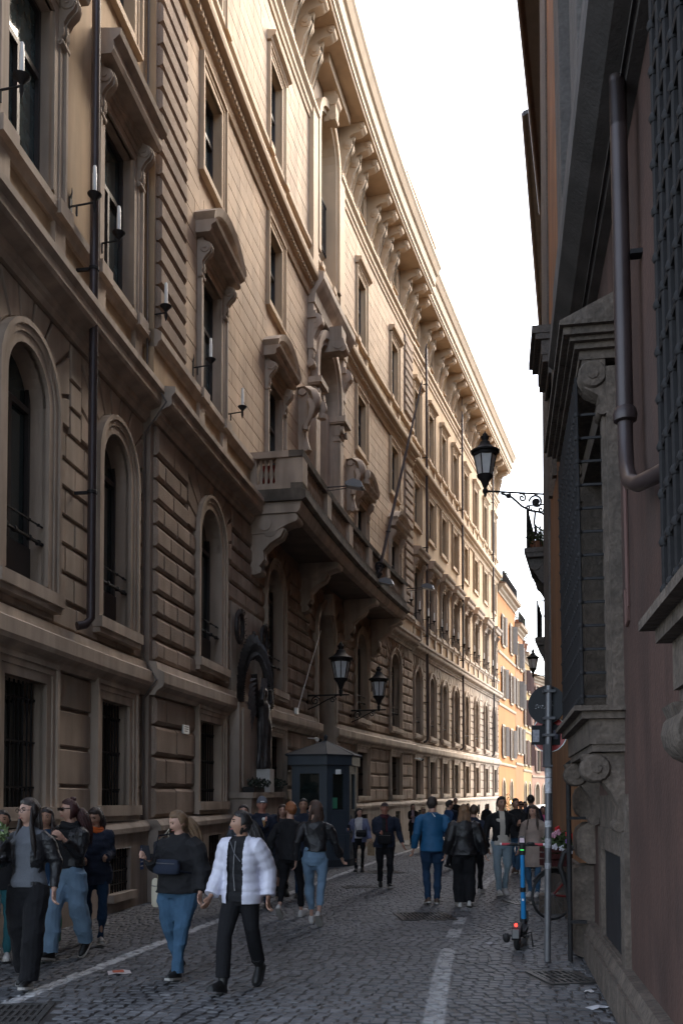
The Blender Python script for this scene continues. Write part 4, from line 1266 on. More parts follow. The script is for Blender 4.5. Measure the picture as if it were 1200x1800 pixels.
mb = MB(W); mb.tube([(-.18, .06, .2), (-.2, .08, 1.5), (-.16, .06, 3.4), (-.2, .3, 3.7), (-.16, .06, 4.1), (-.18, .06, 7.9), (-.2, .44, 8.4), (-.2, .1, 9.0), (-.16, .06, 14), (-.16, .06, 20)], .018, 5); mb.build('pipe', mat('grey_conduit', (.12, .1, .09), .6, 0), t, True, 60, fix='world')
# ------------------------------------------------------------------ electric candles on iron brackets
def candle_parts():
    r = []
    mb = MB(); mb.box(-.04, .04, -.02, .0, -.16, .12); mb.tube([(0, -.01, .12), (0, -.03, .2), (.02, -.02, .28)], [.02, .012, .004], 5); r.append(('wall_plate', mesh_of(mb, 'wall_plate', [M_iron], True)))
    mb = MB(); mb.tube([(0, -.02, 0), (0, -.36, .03)], .0145, 6); mb.tube([(0, -.1, -.14), (0, -.1, 0)], .016, 5); mb.tube([(0, -.36, .06), (0, -.36, -.04), (0, -.36, -.12)], [.022, .028, .004], 6)
    r.append(('arm', mesh_of(mb, 'arm', [M_iron], True)))
    mb = MB(); mb.lathe([(.02, .04), (.045, .08), (.095, .13), (.10, .145), (.08, .14), (.03, .13)], (0, -.36, 0), 14); r.append(('drip_tray', mesh_of(mb, 'drip_tray', [M_iron], True)))
    mb = MB(); mb.lathe([(.030, .13), (.030, .44), (.026, .45), (.026, .53), (.018, .55)], (0, -.36, 0), 10); r.append(('candle', mesh_of(mb, 'candle', [M_candle], True)))
    return r
CP = candle_parts()
cl = []
names_c = {-5.2: 'leftmost electric candle, in front of the second floor window cut by the left frame edge', -3.05: 'electric candle standing in front of the left wing downpipe', -2.15: 'electric candle at the left jamb of the window beside the quoins',
           -.02: 'electric candle at the foot of the rough quoins', 2.02: 'electric candle at the left of the first arched hood window', 4.3: 'electric candle on the plain wall just left of the balcony'}
for u, lb in names_c.items(): cl.append((u, 0 if u < 0 else DC, lb))
ords = ['first', 'second', 'third', 'fourth', 'fifth', 'sixth', 'seventh', 'eighth']
cl.append((23.2, DC, 'electric candle by the far end of the balcony, left of the last arched hood')); cl.append((25.7, DC, 'electric candle on the quoins past the far end of the balcony'))
for i, c in enumerate(BR):
    cl.append((c - .95, 0, 'near electric candle of the %s far wing window, counted from the balcony' % ords[i])); cl.append((c + .85, 0, 'far electric candle of the %s far wing window, counted from the balcony' % ords[i]))
for (u, d, lb) in cl:
    loc, ang = frame_at(u, d)
    t = thing('electric_candle', lb, 'wall lamp', loc + Vector((0, 0, 10.0)), ang, 'electric candles along the palace front')
    for nm, me in CP: obj(nm, me, t)

# ------------------------------------------------------------------ lanterns
def lantern(t, c, h, n=6, glass=M_lampglass):
    """c = underside centre of the lantern, h = full height"""
    x, y, z = c; k = h / 1.2
    mb = MB(); mb.lathe([(.02*k, -.14*k), (.045*k, -.06*k), (.05*k, 0), (.03*k, .04*k), (.05*k, .07*k), (.1*k, .2*k), (.17*k, .28*k), (.18*k, .31*k), (.14*k, .32*k)], (x, y, z), 14); mb.build('base', M_iron, t, True, 40, fix='world')
    mb = MB(); mb.lathe([(.145*k, .32*k), (.225*k, .72*k)], (x, y, z), n); mb.build('glass', glass, t, fix='world')
    mb = MB()
    for i in range(n):
        a = 2*math.pi*i/n; mb.tube([(x + .15*k*math.cos(a), y + .15*k*math.sin(a), z + .32*k), (x + .235*k*math.cos(a), y + .235*k*math.sin(a), z + .73*k)], .014*k, 5)
    mb.lathe([(.24*k, .72*k), (.25*k, .73*k), (.25*k, .8*k), (.2*k, .8*k)], (x, y, z), n*2)
    mb.build('frame', M_iron, t, True, 40, fix='world')
    mb = MB(); mb.lathe([(.30*k, .79*k), (.31*k, .82*k), (.2*k, .88*k), (.12*k, .96*k), (.1*k, 1.02*k), (.06*k, 1.04*k), (.09*k, 1.13*k), (.05*k, 1.15*k), (.055*k, 1.18*k), (.02*k, 1.21*k), (.004, 1.26*k)], (x, y, z), 16)
    mb.build('roof', M_iron, t, True, 40, fix='world')
def spiral(c, r, turns, dx, dz, n=22, sgn=1, a0=0):
    """curl in the plane spanned by dx (unit 2D vector in x,y) and z"""
    return [(c[0] + dx[0]*r*(1-i/n*.85)*math.cos(a0 + sgn*turns*2*math.pi*i/n), c[1] + dx[1]*r*(1-i/n*.85)*math.cos(a0 + sgn*turns*2*math.pi*i/n), c[2] + r*(1-i/n*.85)*math.sin(a0 + sgn*turns*2*math.pi*i/n)) for i in range(n+1)]
# street lantern on the orange corner
A = Vector((4.20, 19.15, 8.02)); L_ = Vector((2.93, 18.95, 8.02))
t = thing('street_lantern', 'large black street lantern on a scrolled iron arm at the orange corner', 'lantern', A)
lantern(t, (L_.x, L_.y, L_.z + .02), 1.17)
mb = MB(); dx = ((L_-A).x/(L_-A).length, (L_-A).y/(L_-A).length)
mb.tube([A, L_], .022, 8); mb.tube([A + Vector((0, 0, -.75)), A + Vector((0, 0, .1))], .03, 6)
mb.ell((L_.x, L_.y, L_.z), (.06, .06, .07), 10, 6)
mb.build('arm', M_iron, t, True, 50, fix='world')
mb = MB()
def AP(s, dz): return (A.x + dx[0]*s, A.y + dx[1]*s, A.z + dz)
mb.tube([AP(.95, -.03), AP(.72, -.1), AP(.5, -.28), AP(.3, -.36), AP(.1, -.38), AP(0, -.45)], .026, 6)
mb.tube(spiral(AP(.2, -.17), .15, 1.6, dx, 1), .024, 5); mb.ell(AP(.19, -.16), (.07, .03, .07), 8, 6)
mb.tube(spiral(AP(.5, -.1), .09, 1.4, dx, 1, a0=1), .021, 5); mb.tube(spiral(AP(.8, -.07), .06, 1.4, dx, 1, a0=2), .018, 5)
mb.tube(spiral(AP(.36, -.3), .07, 1.2, dx, 1, a0=3), .018, 5); mb.tube(spiral(AP(.1, -.32), .06, 1.2, dx, 1, a0=3), .018, 5)
mb.tube([AP(.22, -.38), AP(.24, -.6), AP(.2, -.85)], .024, 5)
mb.build('scrollwork', M_iron, t, True, 50, fix='world')
# distant lantern
t = thing('street_lantern', 'small distant street lantern hanging out from behind the orange corner', 'lantern', (10.4, 45, 7.7))
lantern(t, (9.22, 45, 7.75), 1.25)
mb = MB(); mb.tube([(10.6, 45, 7.72), (9.22, 45, 7.72)], .03, 6); mb.tube(spiral((10.1, 45, 7.5), .16, 1.4, (1, 0), 1), .02, 5); mb.build('arm', M_iron, t, True, 50, fix='world')
# two lanterns beside the portal
for (u, lb) in ((11.9, 'bronze wall lantern left of the portal, above the guard booth'), (17.35, 'bronze wall lantern right of the portal, further from the camera')):
    loc, ang = frame_at(u, DC); ca, sa = math.cos(ang), math.sin(ang)
    out_ = Vector((sa, -ca, 0))
    A2 = loc + Vector((0, 0, 4.62)); L2 = A2 + out_ * 1.02
    t = thing('wall_lantern', lb, 'lantern', A2, 0, 'lanterns either side of the portal')
    lantern(t, (L2.x, L2.y, L2.z + .12), 1.4, 8)
    mb = MB(); mb.tube([A2, L2 + out_*.25], [.03, .02], 8); mb.tube([A2 + Vector((0, 0, -.5)), A2 + Vector((0, 0, .1))], .035, 6); mb.tube([L2, L2 + Vector((0, 0, .12))], .04, 8)
    mb.build('arm', M_iron, t, True, 50, fix='world')
    mb = MB(); d2 = (out_.x, out_.y)
    mb.tube([A2 + out_*.9 + Vector((0, 0, -.02)), A2 + out_*.6 + Vector((0, 0, -.14)), A2 + out_*.3 + Vector((0, 0, -.3)), A2 + Vector((0, 0, -.42))], .018, 6)
    mb.tube(spiral(A2 + out_*.25 + Vector((0, 0, -.16)), .14, 1.6, d2, 1), .018, 5); mb.tube(spiral(A2 + out_*.78 + Vector((0, 0, -.14)), .1, 1.5, d2, 1), .016, 5)
    mb.build('scrollwork', M_iron, t, True, 50, fix='world')

# ------------------------------------------------------------------ flagpole, floodlights, cameras, plaque
b0 = Vector(W(16.1, BD + .05, 9.2)); t = thing('flagpole', 'bare dark flagpole leaning out from the front of the balcony', 'flagpole', b0)
tip = Vector((2.98, 34.0, 17.2)); dirv = (tip - b0).normalized()
mb = MB(); mb.tube([b0 - dirv*.1, b0 + (tip-b0)*.5, tip - dirv*.25, tip], [.055, .05, .03, .004], 8); mb.build('pole', M_pipe, t, True, 50, fix='world')
mb = MB(); mb.ell(b0 + (tip-b0)*.19, (.08, .08, .05), 8, 6); mb.build('collar', M_iron, t, True, fix='world')
mb = MB()
for (ox, oz, r) in ((0, .1, .2), (-.05, -.45, .18), (-.02, -.15, .12)): mb.tube(spiral(b0 + Vector((ox, -.02, oz)), r, 1.8, (.8, .5), 1), .035, 6)
mb.tube([b0 + Vector((-.05, 0, .2)), b0 + Vector((-.12, 0, -.6))], .05, 6)
mb.build('bracket', M_iron, t, True, 50, fix='world')
for (u, d0, z, ln, lb) in ((8.9, BD, 9.78, .55, 'grey floodlight on an arm at the near part of the balcony rail'), (15.9, BD, 8.75, .12, 'grey floodlight below the foot of the flagpole'), (21.0, BD, 9.6, .6, 'grey floodlight on an arm past the far end of the balcony')):
    p = Vector(W(u, d0, z)); o_ = Vector(W(u, d0 + 1, z)) - p; o_.z = 0; o_.normalize()
    t = thing('floodlight', lb, 'floodlight', p, 0, 'floodlights on the balcony')
    mb = MB(); mb.tube([p, p + o_*ln], .018, 6); mb.tube([p + Vector((0, 0, -.1)), p + o_*ln + Vector((0, 0, -.06))], .012, 5); mb.build('arm', M_pipe, t, True, fix='world')
    mb = MB(); q = p + o_*(ln + .2); a = Vector((-o_.y, o_.x, 0))
    def V(s, e, zz): return tuple(q + o_*s + a*e + Vector((0, 0, zz)))
    mb.loft([[V(-.22, e, .0), V(-.2, e, .08), V(0, e, .14), V(.2, e, .06), V(.26, e, -.08), V(.2, e, -.1)] for e in (-.16, .16)])
    mb.build('housing', mat('grey_enamel', (.16, .17, .19), .4, .05), t, fix='world')
    mb = MB(); mb.loft([[V(-.18, e, -.01), V(.18, e, -.103), V(.18, e, -.115), V(-.18, e, -.022)] for e in (-.14, .14)]); mb.build('lens', M_lampglass, t, fix='world')
for (u, z, lb) in ((11.9, 3.35, 'small security camera under the ledge left of the portal'), (27.6, 3.25, 'white security camera on the corner where the far wing begins')):
    p = Vector(W(u, .45, z)); t = thing('security_camera', lb, 'security camera', p)
    mb = MB(); mb.tube([p + Vector((-.25, 0, .02)), p], .02, 6); mb.build('bracket', M_candle, t, True, fix='world')
    mb = MB(); mb.tube([p + Vector((0, .1, 0)), p + Vector((.05, -.18, -.04))], .055, 10); mb.build('housing', M_candle, t, True, 40, fix='world')
    mb = MB(); mb.ell(p + Vector((.12, -.05, -.05)), (.06, .06, .06), 10, 6); mb.build('dome', M_iron, t, True, fix='world')
p = W(1.62, DC + .07, 2.98); t = thing('plaque', 'small white plaque on the rough stone pier at street level', 'plaque', p)
mb = MB(W); mb.box(1.42, 1.74, DC + .03, DC + .065, 2.9, 3.06); mb.build('plate', M_candle, t, fix='world')
mb = MB(W)
for k in range(3): mb.box(1.47, 1.69 - .05*(k == 2), DC + .065, DC + .067, 3.02 - .04*k, 3.03 - .04*k)
mb.build('lettering', M_iron, t, fix='world', kind='stuff')
p = W(-.35, .16, .7); t = thing('sticker', 'blue and white stickers on the plinth right of the cellar window', 'sticker', p)
mb = MB(W); mb.box(-.45, -.3, .131, .134, .55, .95); mb.build('sheet', mat('blue_paper', (.06, .12, .3), .6, .5, 30), t, fix='world')
mb = MB(W)
for k in range(5): mb.box(-.43, -.33, .134, .136, .6 + k*.07, .62 + k*.07)
mb.build('print', M_candle, t, fix='world', kind='stuff')
t = thing('hanging_cable', 'pale cable hanging slanting from the balcony to a white box', 'cable', W(10.4, .3, 3.95))
mb = MB(W); mb.tube([(12.3, .5, 6.6), (11.4, .4, 5.4), (10.5, .28, 4.1)], .012, 5); mb.build('wire', M_candle, t, True, fix='world')
mb = MB(W); mb.box(10.2, 10.4, .26, .34, 3.95, 4.12); mb.build('junction_box', M_candle, t, fix='world')

# ------------------------------------------------------------------ war memorial: stone panel, bronze winged figure, wreaths
pm = W(6.25, DC, 0)
mem = thing('memorial', 'war memorial with a dark bronze winged figure under a palm leaf arch', 'memorial', (pm[0], pm[1], 0))
mb = MB(W); mb.box(4.5, 7.3, DC - .05, DC + .26, 1.3, 3.75); mb.box(4.55, 7.15, DC - .05, DC + .06, 3.75, 5.98); mb.box(4.7, 7.1, DC + .26, DC + .30, 1.9, 3.65)
mb.build('panel', M_plinth, mem, fix='world')
mb = MB(W); mb.box(4.45, 7.3, DC, DC + .55, 0, 1.68); mb.box(4.4, 7.35, DC, DC + .6, 1.68, 1.8); mb.build('base', M_plinth, mem, fix='world')
mb = MB(W)
pts = []
for i in range(27):
    a = math.pi * (-.02 + 1.04*i/26); pts.append((5.88 - 1.28*math.cos(a), 3.85 + 1.15*math.sin(a)))
mb.tube([(u, DC + .22, z) for u, z in pts], [.055]*27, 6)
rl = random.Random(3)
for i in range(26):
    for s in (0, 1, 2):
        (u0, z0), (u1, z1) = pts[i], pts[i+1]
        f = s/3; u = u0 + (u1-u0)*f; z = z0 + (z1-z0)*f
        ou, oz = (u-5.88)/1.3, (z-3.85)/1.2
        L = .20 + .10*rl.random(); up = .55
        for sg in (1, -.45):
            eu = u + (ou*sg)*L; ez = z + (oz*sg + up*(1 if sg > 0 else -.2))*L
            mb.loft([[(u-.03, DC+.2, z), (u+.03, DC+.26, z), (u, DC+.3, z+.03)], [((u+eu)/2-.04, DC+.22, (z+ez)/2), ((u+eu)/2+.04, DC+.3, (z+ez)/2), ((u+eu)/2, DC+.34, (z+ez)/2+.03)], [(eu-.005, DC+.24, ez), (eu+.005, DC+.25, ez), (eu, DC+.26, ez+.005)]])
mb.build('palm_arch', M_bronze, mem, fix='world', kind='stuff')
def WF(u, d, z): return W(u - .42, d, 2.33 + (z - 1.85)*.93)
mb = MB(WF)      # standing draped figure
prof = [(1.85, .20, .16), (1.95, .24, .18), (2.2, .21, .15), (2.5, .2, .15), (2.75, .23, .17), (2.95, .24, .17), (3.12, .17, .13), (3.3, .22, .15), (3.45, .23, .14), (3.52, .1, .09), (3.58, .07, .07), (3.66, .1, .11), (3.78, .1, .12), (3.86, .05, .06)]
rings = []
for (z, rx, ry) in prof:
    rings.append([(6.35 + .04*math.sin(z*3) + rx*(1+.10*math.cos(9*q + z*2)*(z < 3))*math.cos(q), DC + .42 + ry*(1+.10*math.cos(9*q + z*2)*(z < 3))*math.sin(q), z) for q in [2*math.pi*k/36 for k in range(36)]])
mb.loft(rings)
for s in (-1, 1):
    mb.tube([(6.35 + s*.2, DC+.42, 3.42), (6.35 + s*.42, DC+.5, 3.55), (6.35 + s*.3, DC+.5, 3.85)], [.07, .06, .045], 8)
mb.build('figure', M_bronze, mem, True, 60, fix='world')
for s in (-1, 1):
    mb = MB(WF)
    for i in range(9):
        a = i/8; b0_ = (6.35 + s*.12, DC + .28, 3.45)
        tipu, tipz = 6.35 + s*(.55 + .22*math.sin(a*2.6)), 4.15 - 1.5*a
        mid = ((b0_[0] + tipu)/2 + s*.12, 3.45*.4 + (tipz+.5)*.6)
        mb.loft([[(b0_[0], DC+.26, 3.5 - a*.3), (b0_[0]+.02, DC+.34, 3.5 - a*.3), (b0_[0], DC+.3, 3.4 - a*.3)],
                 [(mid[0]-.06, DC+.26, mid[1]), (mid[0]+.05, DC+.38, mid[1]), (mid[0], DC+.3, mid[1]-.1)],
                 [(tipu-.01, DC+.26, tipz), (tipu+.01, DC+.3, tipz), (tipu, DC+.28, tipz-.02)]])
    mb.build('wing', M_bronze, mem, True, 60, fix='world')
mb = MB(W); mb.box(5.75, 6.15, DC + .26, DC + .62, 1.8, 2.33); mb.build('pedestal', mat('pale_marble', (.5, .49, .47), .6, .1, 5), mem, fix='world')
mb = MB(W); mb.ell((5.9, DC+.2, 5.25), (.06, .05, .18), 8, 6); mb.ell((5.9, DC+.2, 5.46), (.08, .05, .08), 8, 6); mb.build('torch', M_bronze, mem, True, fix='world')
def wreath(u, z, ru, rz_, lb):
    p = W(u, DC + .1, z); t = thing('wreath', lb, 'wreath', p)
    mb = MB(W); rr = random.Random(int(u*10))
    n = 40
    mb.tube([(u + ru*math.cos(q), DC + .16, z + rz_*math.sin(q)) for q in [2*math.pi*k/n for k in range(n+1)]], .05, 6)
    mb.build('ring', M_bronze, t, True, fix='world')
    mb = MB(W)
    for k in range(130):
        q = rr.random()*2*math.pi; du = rr.uniform(-.07, .07); dd = rr.uniform(.0, .09); c_ = (u + (ru+du)*math.cos(q), DC + .14 + dd, z + (rz_+du)*math.sin(q)); a = rr.random()*6.28
        mb.add([(c_[0]-.04*math.cos(a), c_[1], c_[2]-.04*math.sin(a)), (c_[0]+.015, c_[1]+.03, c_[2]), (c_[0]+.05*math.cos(a), c_[1]+.01, c_[2]+.05*math.sin(a)), (c_[0]-.015, c_[1]+.02, c_[2]+.01)], [(0, 1, 2, 3)])
    mb.build('leaves', M_bronze, t, fix='world', kind='stuff')
wreath(4.85, 5.45, .24, .34, 'bronze laurel wreath hung on the wall left of the memorial arch'); wreath(6.95, 5.5, .22, .32, 'bronze laurel wreath hung on the wall right of the memorial arch')
def foliage(mb, c, r, n, leaf, rr, flat=.6):
    for k in range(n):
        v = Vector((rr.gauss(0, 1), rr.gauss(0, 1), rr.gauss(0, 1))).normalized() * (rr.random()**.4)
        p = Vector((c[0] + v.x*r[0], c[1] + v.y*r[1], c[2] + v.z*r[2])); a = Vector((rr.gauss(0, 1), rr.gauss(0, 1), rr.gauss(0, 1))).normalized(); b = a.cross(Vector((rr.gauss(0, 1), rr.gauss(0, 1), rr.gauss(0, 1)))).normalized()
        mb.add([p - a*leaf, p + b*leaf*.45, p + a*leaf, p - b*leaf*.45], [(0, 1, 2, 3)])
M_leaf = mat('dark_green_leaves', (.045, .075, .025), .6, .4, 8); M_leaf2 = mat('olive_leaves', (.10, .12, .05), .6, .4, 8)
M_terra = mat('terracotta', (.26, .12, .07), .85, .15, 5)
for (u, lb) in ((5.1, 'dark planter box on the memorial base, left of the white pedestal'), (6.75, 'dark planter box on the memorial base, right of the white pedestal')):
    p = W(u, DC + .42, 1.8); t = thing('planter', lb, 'planter', p)
    mb = MB(W); mb.box(u-.45, u+.45, DC+.3, DC+.55, 1.8, 1.92); mb.build('box', M_iron, t, fix='world')
    mb = MB(); foliage(mb, (p[0], p[1], p[2]+.2), (.4, .2, .12), 260, .05, random.Random(int(u*7))); mb.build('plants', mat('dark_plants', (.03, .04, .03), .7, .3, 9), t, fix='world', kind='stuff')

# ------------------------------------------------------------------ guard booth
gb = thing('guard_booth', 'dark blue grey guard booth with a tented roof and green lit window', 'booth', (-.42, 24.6, 0), -.02)
M_booth = mat('blue_grey_booth_paint', (.05, .068, .09), .45, .08, 2, .1); M_broof = mat('booth_roof_metal', (.03, .036, .046), .75, .1, 2, .15)
PB = [(-.84, -.45), (.06, -.62), (.62, -.2), (.80, .5), (.80, 1.1), (-.84, 1.1)]
mb = MB(); mb.prism([(p[0]*1.04, p[1]*1.04) for p in PB], 0, .18, 'z'); mb.build('base', M_broof, gb)
mb = MB()
for i in range(6):
    a, b = Vector(PB[i]), Vector(PB[(i+1) % 6]); L = (b-a).length; e = (b-a)/L; nrm = Vector((e.y, -e.x))
    def Q(s, o, z): q = a + e*s + nrm*o; return (q.x, q.y, z)
    def slab(s0, s1, z0, z1, o): mb.loft([[Q(s0, -.05, z0), Q(s1, -.05, z0), Q(s1, o, z0), Q(s0, o, z0)], [Q(s0, -.05, z1), Q(s1, -.05, z1), Q(s1, o, z1), Q(s0, o, z1)]])
    z_ = .18
    slab(0, .12*L+.04, z_, 2.62, .01); slab(L-.12*L-.04, L, z_, 2.62, .01)
    slab(.12*L+.04, L-.12*L-.04, z_, 1.42 if L < 1.2 or i == 0 else 1.42, 0); slab(.12*L+.04, L-.12*L-.04, 2.45, 2.62, 0)
    slab(.18*L+.04, L-.18*L-.04, .35, .75, .02); slab(.18*L+.04, L-.18*L-.04, .85, 1.32, .02)
    slab(0, L, .76, .82, .03)
mb.build('panelling', M_booth, gb)
for i in range(4):
    mb = MB(); a, b = Vector(PB[i]), Vector(PB[(i+1) % 6]); L = (b-a).length; e = (b-a)/L; nrm = Vector((e.y, -e.x))
    def Q(s, o, z): q = a + e*s + nrm*o; return (q.x, q.y, z)
    s0, s1 = .12*L+.04, L-.12*L-.04
    mb.quad(Q(s0, -.03, 1.42), Q(s1, -.03, 1.42), Q(s1, -.03, 2.45), Q(s0, -.03, 2.45))
    w_ = mb.build('window', mat('booth_glass', (.012, .02, .02), .08, 0, spec=.7), gb)
    mb = MB()
    for (p, q, z0, z1) in ((s0, s0+.05, 1.42, 2.45), (s1-.05, s1, 1.42, 2.45), (s0+.05, s1-.05, 1.42, 1.47), (s0+.05, s1-.05, 2.4, 2.45)):
        mb.loft([[Q(p, -.03, z0), Q(q, -.03, z0), Q(q, .015, z0), Q(p, .015, z0)], [Q(p, -.03, z1), Q(q, -.03, z1), Q(q, .015, z1), Q(p, .015, z1)]])
    mb.build('frame', M_booth, w_)
a, b = Vector(PB[1]), Vector(PB[2]); e = (b-a).normalized(); nrm = Vector((e.y, -e.x))
mb = MB(); q0_ = a + e*.14 - nrm*.02; q1_ = a + e*.34 - nrm*.02
mb.quad((q0_.x, q0_.y, 1.5), (q1_.x, q1_.y, 1.5), (q1_.x, q1_.y, 1.78), (q0_.x, q0_.y, 1.78)); mb.build('green_screen', emat('green_screen_glow', (.02, .09, .06), .05), gb)
mb = MB(); mb.prism([(p[0]*1.13, p[1]*1.13 - .02) for p in PB], 2.62, 2.86, 'z'); mb.build('fascia', M_booth, gb)
mb = MB(); cx, cy = 0, .25
r0 = [(p[0]*1.2, p[1]*1.2 - .03, 2.86) for p in PB]; r1 = [(cx + (x-cx)*.08, cy + (y-cy)*.08, 3.27) for x, y, z in r0]; r2 = [(x, y, 2.89) for x, y, z in r0]
mb.loft([r0, r2, r1]); 
for p in r2: mb.tube([p, (cx, cy, 3.29)], .016, 5)
mb.build('roof', M_broof, gb)
mb = MB(); mb.lathe([(.06, 0), (.03, .05), (.05, .1), (.05, .15), (.01, .2)], (0, .25, 3.26), 10); mb.build('finial', M_broof, gb, True)
mb = MB(); mb.box(.28, .42, -.62, -.5, 2.38, 2.5); mb.build('lamp', M_lampglass, gb)

# ------------------------------------------------------------------ road sign pole seen from behind
M_galv = mat('galvanised_steel', (.17, .17, .18), .45, .15, 6, .2, metal=.5); M_signback = mat('dark_sign_back', (.009, .010, .012), .75, .12, 5, .1)
sp = thing('road_sign', 'grey pole with the back of a round sign and a stickered square plate', 'road sign', (2.18, 10.0, 0))
lean = .035
def SP(x, y, z): return (2.18 + x + lean*z/2.9, 10.0 + y, z)
mb = MB(SP); mb.tube([(0, 0, 0), (0, 0, 1.5), (0, 0, 2.93)], .036, 12); mb.build('pole', M_galv, sp, True, 50, fix='world')
def disc(c, r, squash, ang, name, m_, front=None):
    mb = MB(SP); ca, sa = math.cos(ang), math.sin(ang); n = 40
    rings = []
    for (rr, o) in ((.001, 0), (r, 0), (r, .018), (r-.02, .022), (.001, .022)):
        rings.append([(c[0] + rr*math.cos(q)*ca - o*sa*1, c[1] + rr*math.cos(q)*sa + o*ca, c[2] + rr*math.sin(q)) for q in [2*math.pi*k/n for k in range(n)]])
    mb.loft(rings); return mb.build(name, m_, sp, True, 30, fix='world')
disc((-.015, .045, 2.73), .208, 1, -.55, 'round_sign', M_signback)
disc((.03, .12, 2.42), .2, 1, -.55, 'prohibition_sign', M_signback)
mb = MB(SP); n = 40; ca, sa = math.cos(-.55), math.sin(-.55)
for (ri, ro, o, m_i) in ((.13, .19, -.004, 0), (.19, .2, -.006, 1)):
    mb.cur = m_i
    ring = [[(.03 + rr*math.cos(q)*ca, .12 + rr*math.cos(q)*sa + o, 2.42 + rr*math.sin(q)) for q in [2*math.pi*k/n for k in range(n)]] for rr in (ri, ro)]
    mb.loft(ring, caps=False)
mb.build('red_ring', [mat('red_sign_paint', (.35, .03, .03), .4, 0), M_candle], sp, fix='world')
mb = MB(SP); mb.box(-.17, .15, .05, .062, 2.30, 2.51); mb.build('square_plate', M_signback, sp, fix='world')
for (x0, x1, z0, z1, cc) in ((-.16, -.09, 2.33, 2.46, (.3, .3, .33)), (.06, .11, 2.36, 2.46, (.1, .1, .13))):
    mb = MB(SP); mb.box(x0, x1, .046, .0495, z0, z1); mb.build('sticker', mat('paper%.1f' % cc[0], cc, .7, .3, 40), sp, fix='world')
rs = random.Random(4); mb = MB(SP)
for k in range(26):
    x = rs.uniform(-.13, .04); z = 2.73 + rs.gauss(-.02, .018) + (x*.05); w_, h_ = rs.uniform(.004, .018), rs.uniform(.003, .012)
    y = .045 + (x+.015)*math.tan(-.55) - .012
    mb.box(x, x+w_, y-.004, y-.002, z, z+h_)
mb.build('peeled_sticker_remains', mat('pale_sticker_remains', (.3, .3, .31), .7, 0), sp, fix='world', kind='stuff')
for z in (2.87, 2.58, 2.40):
    mb = MB(SP); mb.box(-.06, .06, -.045, .05, z-.014, z+.014); mb.build('clamp', M_galv, sp, fix='world')
mb = MB(SP); mb.box(-.055, .005, -.07, .03, 2.08, 2.3); mb.box(-.058, .03, -.075, .03, 2.06, 2.08); mb.build('small_box', M_galv, sp, fix='world')
for (z, h_, cc) in ((1.95, .1, .35), (1.78, .16, .5), (1.42, .07, .4), (1.2, .1, .3), (.98, .06, .25)):
    mb = MB(SP); mb.tube([(0, 0, z), (0, 0, z+h_)], .0372, 12); mb.build('wrap_sticker', mat('wrap%.2f' % cc, (cc, cc, cc*1.05), .6, .4, 40), sp, True, 50, fix='world')

# ------------------------------------------------------------------ blue rental scooter
so = thing('electric_scooter', 'blue electric kick scooter with red grips parked near the sign pole', 'scooter', (2.0, 10.75, 0), -.27)
M_blue = mat('scooter_blue', (.02, .24, .56), .35, .04, 3, clear=.3); M_blk = mat('black_rubber', (.016, .016, .017), .6, .1, 10)
M_gripred = mat('red_grip', (.4, .03, .045), .6, .05)
for y in (0.0, .98):
    q = MB(); q.tube([(0, y + .105*math.cos(a), .14 + .105*math.sin(a)) for a in [2*math.pi*k/22 for k in range(23)]], .034, 8, caps=False)
    wh = q.build('wheel', M_blk, so, True, 60)
    q = MB(); q.lathe([(.07, -.03), (.075, 0), (.07, .03)], (0, y, .14), 14, 'x'); q.build('hub', mat('orange_red_hub', (.35, .06, .02), .5, 0), wh, True)
mb = MB(); mb.loft([[(x, y, z) for x, z in ((-.07*k, .13), (.07*k, .13), (.075*k, .19), (-.075*k, .19))] for y, k in ((.14, .7), (.2, 1), (.72, 1), (.82, .6))]); mb.build('deck', M_blk, so)
mb = MB(); mb.loft([[(-.05, .17, .17), (.05, .17, .17), (.05, .17, .2), (-.05, .17, .2)], [(-.055, .02, .26), (.055, .02, .26), (.055, .02, .31), (-.055, .02, .31)], [(-.05, -.1, .22), (.05, -.1, .22), (.05, -.12, .27), (-.05, -.12, .27)], [(-.045, -.17, .13), (.045, -.17, .13), (.045, -.2, .17), (-.045, -.2, .17)]]); mb.build('rear_mudguard', M_blk, so)
mb = MB(); mb.ell((0, -.14, .30), (.018, .012, .022), 8, 6); mb.build('tail_light', emat('red_tail_light', (1, .03, .02), 1.2), so, True)
mb = MB(); mb.box(-.035, .035, -.215, -.205, .16, .26); mb.build('plate', mat('grey_plate', (.14, .14, .14), .5, 0), so)
mb = MB(); mb.tube([(0, .93, .25), (0, .86, .62), (0, .80, 1.08)], [.042, .038, .034], 12, sq=.8); mb.build('stem', M_blue, so, True, 50)
mb = MB(); mb.tube([(0, .865, .585), (0, .855, .64)], .042, 12, sq=.85); mb.tube([(0, .805, 1.04), (0, .79, 1.18)], [.036, .04], 12); mb.box(-.05, .05, .93, 1.03, .2, .34); mb.build('stem_clamp', M_blk, so, True, 40)
mb = MB(); mb.tube([(-.25, .80, 1.165), (0, .79, 1.155), (.25, .80, 1.165)], .015, 8); mb.ell((-.1, .77, 1.17), (.05, .02, .016), 8, 5); mb.ell((.1, .77, 1.18), (.05, .02, .02), 8, 5); mb.build('handlebar', M_blk, so, True, 50)
for s in (-1, 1):
    mb = MB(); mb.tube([(s*.15, .80, 1.163), (s*.25, .80, 1.166)], .018, 8); mb.build('grip', M_gripred, so, True, 50)
    mb = MB(); mb.tube([(s*.25, .80, 1.166), (s*.268, .80, 1.166)], .017, 8); mb.build('grip_end', M_lampglass, so, True, 50)
